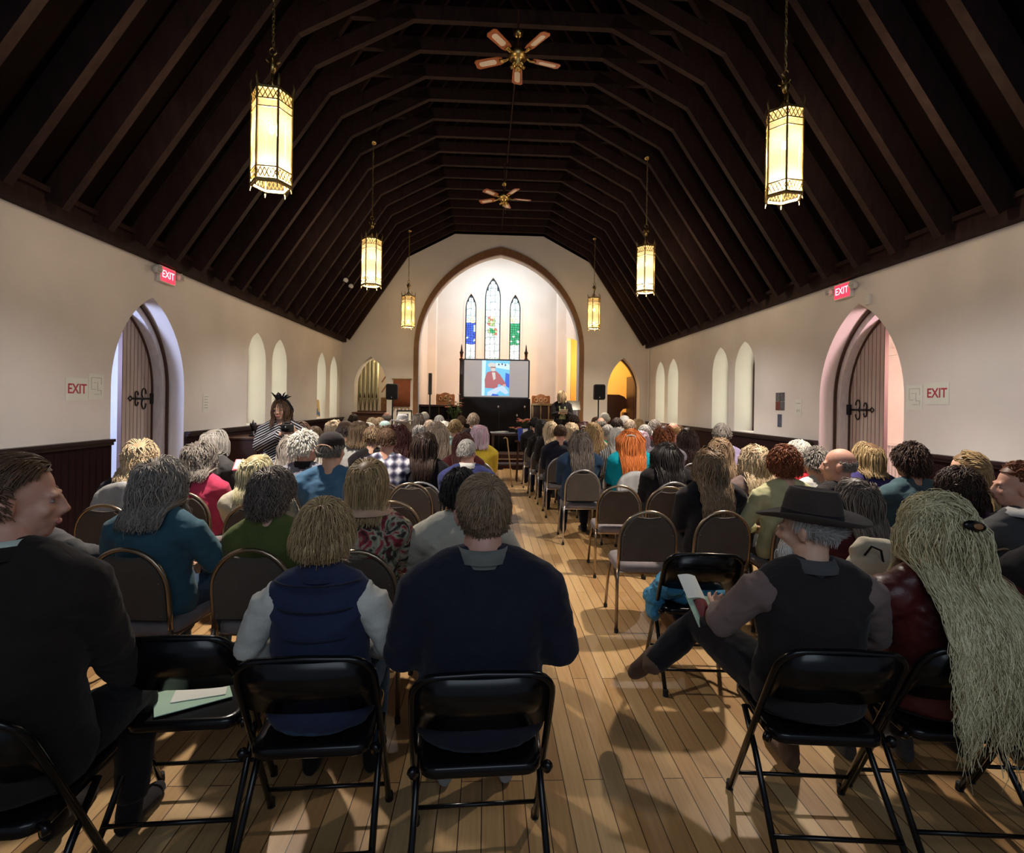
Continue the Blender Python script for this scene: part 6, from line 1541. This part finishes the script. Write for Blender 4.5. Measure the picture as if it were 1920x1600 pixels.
im = lambda n_, c, s: mat_emit('projected_'+n_, c, s*0.42)
pics = [('blue', (0.16, 0.52, 0.78), 1.0), ('lightblue', (0.55, 0.80, 0.90), 1.0), ('red', (0.42, 0.13, 0.14), 0.9), ('skin', (0.62, 0.34, 0.30), 1.0), ('grey', (0.62, 0.62, 0.58), 0.9), ('jean', (0.50, 0.64, 0.85), 1.0), ('deep', (0.04, 0.12, 0.60), 1.0), ('dark', (0.08, 0.09, 0.14), 0.8)]
PMt = [im(*a) for a in pics]; iw = w*52/124; ih = h*0.93; yo = [-0.003]
mb = MB()
def shape(poly, mi):
    yo[0] -= 0.0006; c0 = [(-iw/2+iw*x-w*0.02+0.02, z) for x, z in poly]; mb.add([(x, yo[0], h-0.02-ih+ih*z) for x, z in c0], [tuple(range(len(poly)))], mi)
def blob(cx_, cz, rx, rz_, mi, n=14): shape([(cx_+rx*math.cos(2*math.pi*i/n), cz+rz_*math.sin(2*math.pi*i/n)) for i in range(n)], mi)
shape([(0, 0), (1, 0), (1, 1), (0, 1)], 0); shape([(0, 0.0), (0.10, 0), (0.14, 1), (0, 1)], 1); shape([(0.5, 0.8), (1, 0.74), (1, 0.90), (0.5, 0.94)], 1)
for k in range(7): blob(0.55+0.06*k, 0.90-0.012*(k % 3), 0.03, 0.03, 7 if k % 2 else 1)
shape([(0.84, 0.30), (1, 0.22), (1, 0.62), (0.86, 0.66)], 6)
shape([(0.12, 0.22), (0.10, 0.45), (0.18, 0.66), (0.34, 0.70), (0.52, 0.70), (0.66, 0.60), (0.78, 0.46), (0.88, 0.34), (0.82, 0.26), (0.60, 0.34), (0.55, 0.20)], 2)
shape([(0.36, 0.66), (0.48, 0.66), (0.50, 0.48), (0.42, 0.44)], 4)
shape([(0.20, 0.10), (0.50, 0.22), (0.78, 0.30), (0.98, 0.10), (0.88, 0.04), (0.66, 0.14), (0.44, 0.0), (0.2, 0.0)], 5); shape([(0.34, 0.0), (0.40, 0.06), (0.62, 0.03), (0.60, 0.0)], 6)
blob(0.40, 0.79, 0.105, 0.095, 3); blob(0.36, 0.87, 0.15, 0.07, 4); blob(0.41, 0.735, 0.08, 0.045, 4); shape([(0.31, 0.80), (0.50, 0.80), (0.50, 0.82), (0.31, 0.82)], 7)
blob(0.82, 0.30, 0.06, 0.035, 3)
mb.build('projected_picture', PMt, S)
# tall reredos posts with pinnacles behind the screen
for px, y0_, lab in ((864, 645, 'dark pinnacled post left of the projection screen'), (985, 646, 'dark pinnacled post right of the projection screen')):
    Y = 16.2; x = xat(px, Y); zt_ = zat(px, y0_, Y); o = empty('pinnacle_post', (x, Y, 0.30)); tag(o, lab, 'post', 'reredos posts')
    MB().box(-0.05, 0.05, -0.05, 0.05, 0, zt_-0.8).build('shaft', M_DARKWOOD, o, bevel=0.005)
    MB().lathe([(0.07, zt_-0.80), (0.07, zt_-0.76), (0.045, zt_-0.72), (0.05, zt_-0.60), (0.065, zt_-0.56), (0.03, zt_-0.5), (0.012, zt_-0.34), (0.003, zt_-0.30)], 8).build('pinnacle', M_DARKWOOD, o)
MB_ = MB().box(xat(866, 16.25), xat(984, 16.25), 16.22, 16.28, 0.3, zat(930, 690, 16.25)); o = MB_.build('reredos_panel', M_DARKWOOD); tag(o, 'dark wooden reredos panel behind the projection screen', 'panel')
# carved throne chairs
def throne(px, py, lab):
    Y = 17.0; x = xat(px, Y); zt_ = zat(px, py, Y)-0.30; o = empty('carved_armchair', (x, Y, 0.30)); tag(o, lab, 'armchair', 'carved chancel armchairs')
    w_ = 0.29; pts = [(-w_, 0.95), (-w_*1.02, zt_-0.10), (-w_*0.95, zt_-0.05), (-w_*0.55, zt_-0.06), (-w_*0.3, zt_-0.02), (0, zt_), (w_*0.3, zt_-0.02), (w_*0.55, zt_-0.06), (w_*0.95, zt_-0.05), (w_*1.02, zt_-0.10), (w_, 0.95)]
    MB().prism(pts, lambda u, v: (u, -0.03, v), lambda u, v: (u, 0.03, v)).build('backrest', M_MIDWOOD, o, bevel=0.01)
    cv = MB()
    for s in (-1, 0, 1): cv.tube([(s*0.15+0.05*math.cos(R(a)), -0.04, zt_-0.2+0.06*math.sin(R(a))) for a in range(0, 360, 30)], 0.012, 6, closed=True)
    cv.build('carving', M_TANWOOD, o, True)
    MB().box(-0.29, 0.29, -0.50, 0.0, 0.42, 0.48).build('seat', M_MIDWOOD, o, bevel=0.01)
    for s in (-1, 1):
        MB().tube([(s*0.27, -0.02, 0.0), (s*0.27, 0.0, 0.96)], 0.025, 8).build('leg', M_MIDWOOD, o); MB().tube([(s*0.27, -0.46, 0.0), (s*0.27, -0.46, 0.68)], 0.025, 8).build('leg', M_MIDWOOD, o)
        MB().beam((s*0.27, -0.50, 0.69), (s*0.27, 0.0, 0.72), 0.06, 0.03).build('armrest', M_MIDWOOD, o)
throne(835, 736, 'carved oak armchair left of the altar'); throne(1014, 739, 'carved oak armchair right of the altar')
# rails
def rail(px0, px1, Y, ztop, lab, mat, bal, panel=None, base=0.30):
    x0_, x1_ = xat(px0, Y), xat(px1, Y); o = empty('altar_rail', ((x0_+x1_)/2, Y, base)); tag(o, lab, 'railing'); w_ = x1_-x0_; hgt = ztop-base
    MB().box(-w_/2, w_/2, -0.06, 0.06, hgt-0.06, hgt).build('top_rail', mat, o, bevel=0.008)
    MB().box(-w_/2, w_/2, -0.04, 0.04, hgt*0.62, hgt*0.62+0.05).build('middle_rail', mat, o)
    if panel: MB().box(-w_/2, w_/2, 0.0, 0.03, 0.0, hgt-0.06).build('panel', panel, o)
    for i in range(bal):
        x = -w_/2+0.04+(w_-0.08)*i/(bal-1); MB().lathe([(0.02, 0), (0.03, 0.1), (0.018, 0.3), (0.03, hgt*0.6), (0.018, hgt*0.7), (0.028, hgt*0.85), (0.02, hgt-0.05)], 8, (x, -0.03, 0)).build('baluster', mat, o, True)
rail(785, 862, 15.7, zat(820, 759, 15.7), 'dark panelled choir rail left of the altar', M_DARKWOOD, 5, M_BLACKCL)
rail(996, 1046, 15.7, zat(1020, 757, 15.7), 'tan balustered altar rail behind the speaker', M_TANWOOD, 4, M_DARKWOOD)
rail(1066, 1081, 15.2, zat(1075, 760, 15.2), 'short slatted side rail right of the speaker', M_SILVER, 5)
# music stand
x = xat(1072, 14.2); o = empty('music_stand', (x, 14.2, 0.30)); tag(o, 'black music stand beside the speaker', 'music stand')
MB().tube([(0, 0, 0.02), (0, 0, 1.25)], 0.012, 8).build('pole', M_BLACKMETAL, o); MB().box(-0.24, 0.24, -0.01, 0.01, 0, 0.30, M=Matrix.Translation((0, 0, 1.18)) @ Matrix.Rotation(R(-35), 4, 'X')).build('desk', M_BLACKMETAL, o)
for k in range(3): a = k*2.1; MB().tube([(0, 0, 0.2), (0.25*math.cos(a), 0.25*math.sin(a), 0.01)], 0.009, 6).build('leg', M_BLACKMETAL, o)
# loudspeakers on stands
def loudspeaker(px, py0, py1, Y, base, lab1, lab2, w_=0.30):
    x = xat(px, Y); zt_, zb = zat(px, py0, Y), zat(px, py1, Y); o = empty('loudspeaker', (x, Y, zb)); tag(o, lab1, 'loudspeaker', 'loudspeakers at the front'); hh = zt_-zb
    MB().prism(rrect(w_, hh, 0.05, 4, 0, hh/2), lambda u, v: (u, -0.14, v), lambda u, v: (u*0.75, 0.14, v)).build('cabinet', M_BLACKPL, o, bevel=0.01)
    MB().prism(rrect(w_-0.04, hh-0.05, 0.04, 4, 0, hh/2), lambda u, v: (u, -0.15, v), lambda u, v: (u, -0.141, v)).build('grille', M_BLACKMETAL, o)
    MB().ell((0.0, -0.152, 0.06), (0.014, 0.004, 0.014), n=10, m=6).build('badge', M_SILVER, o)
    s = empty('speaker_stand', (x, Y, base)); tag(s, lab2, 'stand', 'speaker stands'); H_ = zb-base
    MB().tube([(0, 0, 0.1), (0, 0, H_)], 0.018, 10).build('pole', M_BLACKMETAL, s)
    for k in range(3):
        a = 1.57+k*2.094; MB().tube([(0.02*math.cos(a), 0.02*math.sin(a), 0.55), (0.45*math.cos(a), 0.45*math.sin(a), 0.015)], 0.012, 6).build('leg', M_BLACKMETAL, s)
loudspeaker(736, 720, 750, 13.6, 0, 'black loudspeaker in front of the left small arch', 'tripod stand of the left loudspeaker')
loudspeaker(1122, 721, 750, 13.5, 0, 'black loudspeaker in front of the altar wall on the right', 'tripod stand of the right loudspeaker')
Y = 14.5; x = xat(806, Y); z0_, z1_ = zat(806, 740, Y), zat(806, 700, Y); o = empty('column_loudspeaker', (x, Y, 0.30)); tag(o, 'tall thin column loudspeaker on a pole inside the great arch', 'loudspeaker')
MB().box(-0.045, 0.045, -0.05, 0.05, z0_-0.3, z1_-0.3).build('cabinet', M_BLACKPL, o, bevel=0.008); MB().tube([(0, 0, 0), (0, 0, z0_-0.3)], 0.02, 8).build('pole', M_BLACKPL, o); MB().box(-0.15, 0.15, -0.15, 0.15, 0, 0.12).build('base', M_BLACKPL, o, bevel=0.01)
# banner with fringe
Y = YF-0.03; x0_, x1_ = xat(737, Y), xat(769, Y); zb, zt_ = zat(753, 763, Y), zat(753, 711, Y); o = empty('banner', ((x0_+x1_)/2, Y, zb)); tag(o, 'rust brown banner hanging on the altar wall left of the great arch', 'banner'); w_ = x1_-x0_
mb = MB(); n = 14; vs = []
for i in range(n+1):
    x = -w_/2+w_*i/n; yy = -0.012+0.008*math.sin(i*1.4)
    for z in (0, zt_-zb-0.02): vs += [(x, yy, z), (x, yy+0.006, z)]
fs = []
for i in range(n): a = 4*i; fs += [(a, a+4, a+6, a+2), (a+1, a+3, a+7, a+5), (a, a+1, a+5, a+4), (a+2, a+6, a+7, a+3)]
mb.add(vs, fs).build('cloth', mat_fabric('banner_cloth', (0.30, 0.10, 0.05), (0.24, 0.08, 0.04)), o, True)
MB().tube([(-w_/2-0.04, -0.01, zt_-zb), (w_/2+0.04, -0.01, zt_-zb)], 0.014, 8).build('rod', M_BRASS, o, True)
for k in range(5): MB().lathe([(0.012, -0.10), (0.018, -0.06), (0.006, 0.0)], 8, (-w_/2+0.03+(w_-0.06)*k/4, -0.01, 0)).build('tassel', M_BRASS, o, True)
# framed picture on the floor easel
Y = 14.3; x0_, x1_ = xat(745, Y), xat(772, Y); zt_ = zat(758, 770, Y); o = empty('framed_picture', ((x0_+x1_)/2, Y, 0.85)); tag(o, 'framed landscape picture standing below the banner', 'picture'); w_ = x1_-x0_; hh = zt_-0.85
mb = MB()
for a, b in (((-w_/2, 0), (w_/2, 0)), ((-w_/2, hh), (w_/2, hh)), ((-w_/2, 0), (-w_/2, hh)), ((w_/2, 0), (w_/2, hh))): mb.beam((a[0], 0, a[1]), (b[0], 0, b[1]), 0.03, 0.03, (0, 1, 0))
mb.build('frame', M_BLACKPL, o); MB().box(-w_/2, w_/2, 0.0, 0.008, 0, hh).build('mat_board', M_PAPER, o); MB().box(-w_/2+0.08, w_/2-0.08, -0.003, 0, 0.08, hh-0.08).build('print', M_PD, o)
for s in (-1, 1): MB().tube([(s*0.12, 0.02, hh*0.8), (s*0.22, 0.02, -0.85)], 0.012, 6).build('easel_leg', M_TANWOOD, o)
# bright painting on the left window sill
c = wall_pt(603, 775, XL); o = empty('painting', (XL-0.10, c.y, 1.23)); o.rotation_euler = (R(84), 0, R(90)); tag(o, 'small yellow and blue painting leaning in the third window niche on the left', 'painting')
MB().box(-0.19, 0.19, 0, 0.42, 0, 0.015).build('canvas', mat_noise('paint_yellow', (0.80, 0.62, 0.22), (0.70, 0.45, 0.25), 6, 0.6, bs=0), o)
MB().ell((-0.04, 0.13, 0.012), (0.09, 0.10, 0.008), n=16, m=6).ell((0.10, 0.07, 0.012), (0.08, 0.06, 0.008), n=16, m=6).build('flowers', mat_noise('paint_blue', (0.05, 0.25, 0.45), (0.1, 0.1, 0.4), 30, 0.6, bs=0), o)
# organ pipes behind the left arch
Y = 16.0
OP = empty('pipe_organ', (-3.3, Y, 0)); tag(OP, 'pipe organ with pale metal pipes seen through the left small arch', 'pipe organ')
M_PIPE = mat_noise('pipe_metal', (0.56, 0.54, 0.36), (0.44, 0.42, 0.28), 8, 0.42, 0.55, stretch=(1, 1, .3))
MB().box(-0.75, 0.75, -0.25, 0.5, 0, 1.35).build('case', M_DARKWOOD, OP, bevel=0.01)
for i, px in enumerate((669, 676, 684, 692, 699, 706.5)):
    x = xat(px, Y)+3.3; r_ = 0.062-0.002*i; top = 3.0-0.04*i
    b = MB().lathe([(0.015, 1.35), (r_*0.98, 1.72), (r_, 1.74), (r_, top), (r_*0.9, top+0.005)], 18, (x, 0, 0)).build('pipe', M_PIPE, OP, True)
    MB().prism([(-0.024, 1.74), (0.024, 1.74), (0.018, 1.80), (0, 1.90), (-0.018, 1.80)], lambda u, v: (x+u, -r_-0.004, v), lambda u, v: (x+u, -r_+0.01, v)).build('pipe_mouth', M_DARKWOOD, b)
cs = MB()
for s in (-1, 1): cs.beam((0.31+s*0.16, -0.05, 1.9), (0.31+s*0.0, -0.05, 2.15), 0.03, 0.05, (0, 1, 0)).beam((0.31+s*0.16, -0.05, 2.2), (0.31, -0.05, 2.45), 0.03, 0.05, (0, 1, 0))
cs.box(0.14, 0.48, -0.08, 0.1, 1.35, 1.75).build('gabled_casing', M_MIDWOOD, OP)
# harmonium case in front of the pipes
x0_, x1_ = xat(664, 14.4), xat(722, 14.4); o = tag(empty('organ_console', ((x0_+x1_)/2, 14.5, 0)), 'dark organ console standing below the pipes', 'organ console'); w_ = x1_-x0_
MB().box(-w_/2, w_/2, -0.25, 0.3, 0, 1.30).build('case', M_DARKWOOD, o, bevel=0.015); MB().box(-w_/2-0.02, w_/2+0.02, -0.28, 0.32, 1.30, 1.34).build('lid', M_DARKWOOD, o, bevel=0.008)
# piano seen through the right arch
x0_ = xat(1138, 16.2); o = empty('grand_piano', (x0_+0.3, 16.4, 0)); tag(o, 'dark grand piano with raised curved lid seen through the right small arch', 'piano')
MB().box(-0.3, 0.75, -0.2, 0.6, 0.68, 0.95).build('case', M_DARKWOOD, o, bevel=0.01)
zp = zat(1160, 740, 16.2); lid = [(-0.35, 0.95), (-0.35, zp), (0.12, zp), (0.28, zp-0.06), (0.40, zp-0.2), (0.44, zp-0.32), (0.40, zp-0.42), (0.25, zp-0.45), (0.17, zp-0.55), (0.15, 0.95)]
MB().prism(lid, lambda u, v: (u, -0.02, v), lambda u, v: (u, 0.02, v)).build('lid', M_DARKWOOD, o, bevel=0.005)
MB().box(0.26, 0.62, -0.1, 0.2, 0.95, zp-0.55).build('music_desk', M_DARKWOOD, o)
for x, y in ((-0.2, -0.1), (0.65, -0.1), (0.2, 0.5)): MB().lathe([(0.03, 0), (0.04, 0.1), (0.05, 0.6), (0.06, 0.68)], 10, (x, y, 0)).build('leg', M_DARKWOOD, o)
D3 = structure(empty('door_3', (xat(1197, 15.4)-0.05, 15.5, 0))); MB().box(-0.06, 0.0, 0, 0.85, 0.01, 2.5).build('door_leaf', M_DARKWOOD, D3); MB().ell((-0.09, 0.75, 1.05), (0.03, 0.03, 0.03), n=12, m=8).build('door_knob', M_BRASS, D3, True)
# flowers, presentation table, gift bag, cane
def bouquet(loc, n, rad, cols, seed, name, lab, pot=None, stem=0.25, leaf=True):
    o = empty(name, loc); tag(o, lab, 'flowers'); rr = random.Random(seed); lf = MB()
    if pot: MB().lathe([(0.05, 0), (0.09, 0.02), (0.11, 0.16), (0.10, 0.18), (0.04, 0.17)], 18).build('pot', pot, o, True)
    z0 = 0.16 if pot else 0
    for i in range(n):
        a = rr.uniform(0, 6.28); r_ = rad*math.sqrt(rr.random()); c_ = V(r_*math.cos(a), r_*math.sin(a)*0.7, z0+stem*rr.uniform(0.6, 1.2)); fl = MB(); k = 0.032*rr.uniform(.8, 1.3)
        for j in range(6):
            b_ = j*1.05; fl.ell(c_+V(k*0.7*math.cos(b_), k*0.7*math.sin(b_), 0), (k*0.62, k*0.62, k*0.3), n=8, m=5)
        fl.ell(c_+V(0, 0, 0.006), (k*0.35, k*0.35, k*0.35), n=8, m=5)
        fl.build('blossom', mat_noise(cols[i % len(cols)][0], cols[i % len(cols)][1], None, 30, 0.7, bs=0), o, True)
        lf.tube([(0, 0, z0), c_*0.6+V(0, 0, z0*0.4), c_], 0.004, 5)
        if leaf: lf.tube([c_*0.7, c_*0.7+V(0.05*math.cos(a+1), 0.05*math.sin(a+1), 0.03), c_*0.7+V(0.10*math.cos(a+1), 0.10*math.sin(a+1), 0.02)], [0.004, 0.02, 0.002], 6, ry=[0.002, 0.003, 0.001])
    lf.build('stems', mat_noise('leaf_green', (0.06, 0.10, 0.03), (0.03, 0.06, 0.02), 20, 0.7), o, True)
    return o
FCOL = [('petal_orange', (0.80, 0.26, 0.10)), ('petal_coral', (0.75, 0.20, 0.16)), ('petal_peach', (0.85, 0.45, 0.28)), ('petal_red', (0.50, 0.05, 0.05))]
Yt = 11.6; tx = xat(958, Yt); T = empty('table', (tx, Yt, 0)); tag(T, 'small dark table with papers and flowers at the head of the aisle', 'table')
tz = zat(958, 812, Yt); MB().box(-0.42, 0.42, -0.28, 0.28, tz-0.04, tz).build('tabletop', M_DARKWOOD, T, bevel=0.005)
for sx in (-1, 1):
    for sy in (-1, 1): MB().box(sx*0.38-0.025, sx*0.38+0.025, sy*0.24-0.025, sy*0.24+0.025, 0, tz-0.04).build('leg', M_DARKWOOD, T)
MB().box(-0.36, 0.36, -0.2, 0.2, 0.30, 0.33).build('shelf', M_DARKWOOD, T)
bouquet((xat(968, Yt), Yt-0.12, tz), 12, 0.12, FCOL, 2, 'flower_bouquet', 'coral and peach flowers lying at the right end of the dark table', None, 0.12)
for i, (px, dx) in enumerate(((928, 0), (938, .02), (945, .01))):
    o = tag(empty('paper_stack', (xat(px, Yt-0.1), Yt-0.05*i, tz+0.001), 0.3*i), ('white papers at the left end of the dark table', 'second stack of papers on the dark table, left of the flowers', 'papers in the middle of the dark table')[i], 'paper'); MB().box(-0.09, 0.09, -0.07, 0.07, 0, 0.02+0.01*i).build('sheets', M_PAPER, o)
Yg = 11.2; gx = xat(981, Yg); zg = zat(981, 802, Yg)
Ts = empty('stool', (gx, Yg, 0)); tag(Ts, 'dark stool carrying the blue gift bag', 'stool'); MB().lathe([(0.17, zg-0.30), (0.17, zg-0.27)], 20).build('seat', M_DARKWOOD, Ts)
for k in range(4): a = k*1.57+0.8; MB().tube([(0.12*math.cos(a), 0.12*math.sin(a), zg-0.30), (0.17*math.cos(a), 0.17*math.sin(a), 0)], 0.014, 6).build('leg', M_DARKWOOD, Ts)
o = empty('gift_bag', (gx, Yg, zg-0.269)); tag(o, 'blue and white gift bag holding orange flowers', 'bag')
MB().prism([(-0.09, 0), (0.09, 0), (0.11, 0.25), (-0.11, 0.25)], lambda u, v: (u, -0.05, v), lambda u, v: (u, 0.05, v)).build('bag_body', mat_noise('bag_blue', (0.06, 0.10, 0.50), (0.03, 0.05, 0.30), 12, 0.5), o)
MB().prism([(-0.0, 0.02), (0.08, 0.02), (0.10, 0.24), (0.0, 0.24)], lambda u, v: (u, -0.053, v), lambda u, v: (u, -0.0505, v)).build('white_panel', M_PAPER, o)
bouquet((gx, Yg, zg-0.03), 16, 0.16, FCOL[:3], 4, 'flower_bouquet', 'tall orange and peach flowers standing in the blue gift bag', None, 0.18)
o = empty('walking_cane', (xat(953, 10.4), 10.4, 0)); tag(o, 'pale walking cane leaning at the head of the aisle', 'cane')
MB().tube([(0.10, 0, 0.0), (0.0, 0.1, 0.90), (-0.01, 0.1, 0.94), (-0.04, 0.1, 0.96), (-0.08, 0.1, 0.94)], 0.012, 8).build('shaft', M_TANWOOD, o, True)
MB().tube([(0.1002, 0, 0.03), (0.10, 0, 0.0)], 0.017, 8).build('tip', M_RUBBER, o)
bouquet((xat(852, 14.1), 14.1, 0.95), 26, 0.28, [('petal_dark', (0.16, 0.03, 0.03)), ('petal_cream', (0.55, 0.45, 0.30)), ('petal_rust', (0.30, 0.08, 0.03))], 8, 'flower_arrangement', 'large dried flower arrangement left of the black altar', M_BLACKPL, 0.62)
o = empty('plant_stand', (xat(852, 14.1), 14.1, 0.30)); tag(o, 'dark stand under the dried flower arrangement', 'stand'); MB().lathe([(0.16, 0), (0.16, 0.02), (0.03, 0.05), (0.03, 0.60), (0.14, 0.63), (0.14, 0.65)], 16).build('pedestal', M_DARKWOOD, o)
for px, lab in ((936, 'microphone stand left in front of the black altar'), (971, 'microphone stand in the middle before the black altar'), (985, 'microphone stand right in front of the black altar')):
    Y = 13.2; o = empty('microphone_stand', (xat(px, Y), Y, 0)); tag(o, lab, 'microphone stand'); zt_ = zat(px, 764, Y) if px != 971 else zat(px, 780, Y)
    MB().tube([(0, 0, 0.02), (0, 0, zt_-0.1), (-0.02, -0.05, zt_)], 0.009, 6).build('pole', M_BLACKMETAL, o); MB().lathe([(0.13, 0), (0.13, 0.015), (0.02, 0.03)], 16).build('base', M_BLACKMETAL, o)
    MB().ell((-0.02, -0.06, zt_+0.01), (0.022, 0.03, 0.03), n=12, m=8).build('microphone', M_SILVER, o, True)
# candelabrum on a low cabinet by the left wainscot
c = wall_pt(458, 812, XL); Yc = 8.6; xc = -3.75; o = empty('cabinet', (xc, Yc, 0)); tag(o, 'low dark cabinet against the left wainscot', 'cabinet'); MB().box(-0.25, 0.30, -0.45, 0.45, 0, 1.02).build('case', M_DARKWOOD, o, bevel=0.01); MB().box(-0.27, 0.32, -0.47, 0.47, 1.02, 1.05).build('top', M_DARKWOOD, o, bevel=0.005)
for s in (-1, 1): MB().box(0.30, 0.315, min(0.01*s, 0.43*s), max(0.01*s, 0.43*s), 0.08, 0.96).build('door', M_WAINS, o); MB().ell((0.325, 0.04*s, 0.55), (0.012, 0.012, 0.012), n=8, m=6).build('knob', M_BRASS, o, True)
o = empty('ornament', (xc+0.05, Yc, 1.05)); tag(o, 'dark fleur-de-lis ornament standing on the low cabinet', 'ornament')
mb = MB().lathe([(0.06, 0), (0.06, 0.02), (0.02, 0.04), (0.02, 0.10)], 14).tube([(0, 0, 0.08), (0, 0, 0.16), (0, 0, 0.26)], [0.02, 0.035, 0.003], 10)
for s in (-1, 1): mb.tube([(0, 0, 0.10), (0, s*0.05, 0.16), (0, s*0.09, 0.20), (0, s*0.11, 0.17)], [0.014, 0.018, 0.014, 0.006], 8)
mb.build('figure', M_IRON, o, True)
# small spot lights clipped on the roof beams at the left
for px, py, d, lab in ((645, 525, 11.0, 'small black spotlight on the left roof slope, upper of the pair'), (655, 536, 11.4, 'small black spotlight on the left roof slope, lower of the pair')):
    t = P(px, py, d); o = empty('spotlight', t); tag(o, lab, 'spotlight'); MB().tube([(0, 0, 0), (0.06, -0.10, -0.03)], [0.05, 0.06], 14).build('housing', M_BLACKPL, o, True)
    MB().tube([(0.061, -0.101, -0.03), (0.063, -0.105, -0.032)], 0.05, 14).build('lens', M_WHITE, o, True); MB().tube([(0, 0, 0), (-0.05, 0.0, 0.25)], 0.01, 6).build('bracket', M_BLACKPL, o)
t = wall_pt(1222, 700, XR); o = MB().tube([(XR-0.02, YF-0.10, 1.3), (XR-0.02, YF-0.10, EAVE)], 0.02, 8).build('pipe', M_PLASTER); tag(o, 'thin vertical pipe in the far right corner of the hall', 'pipe')
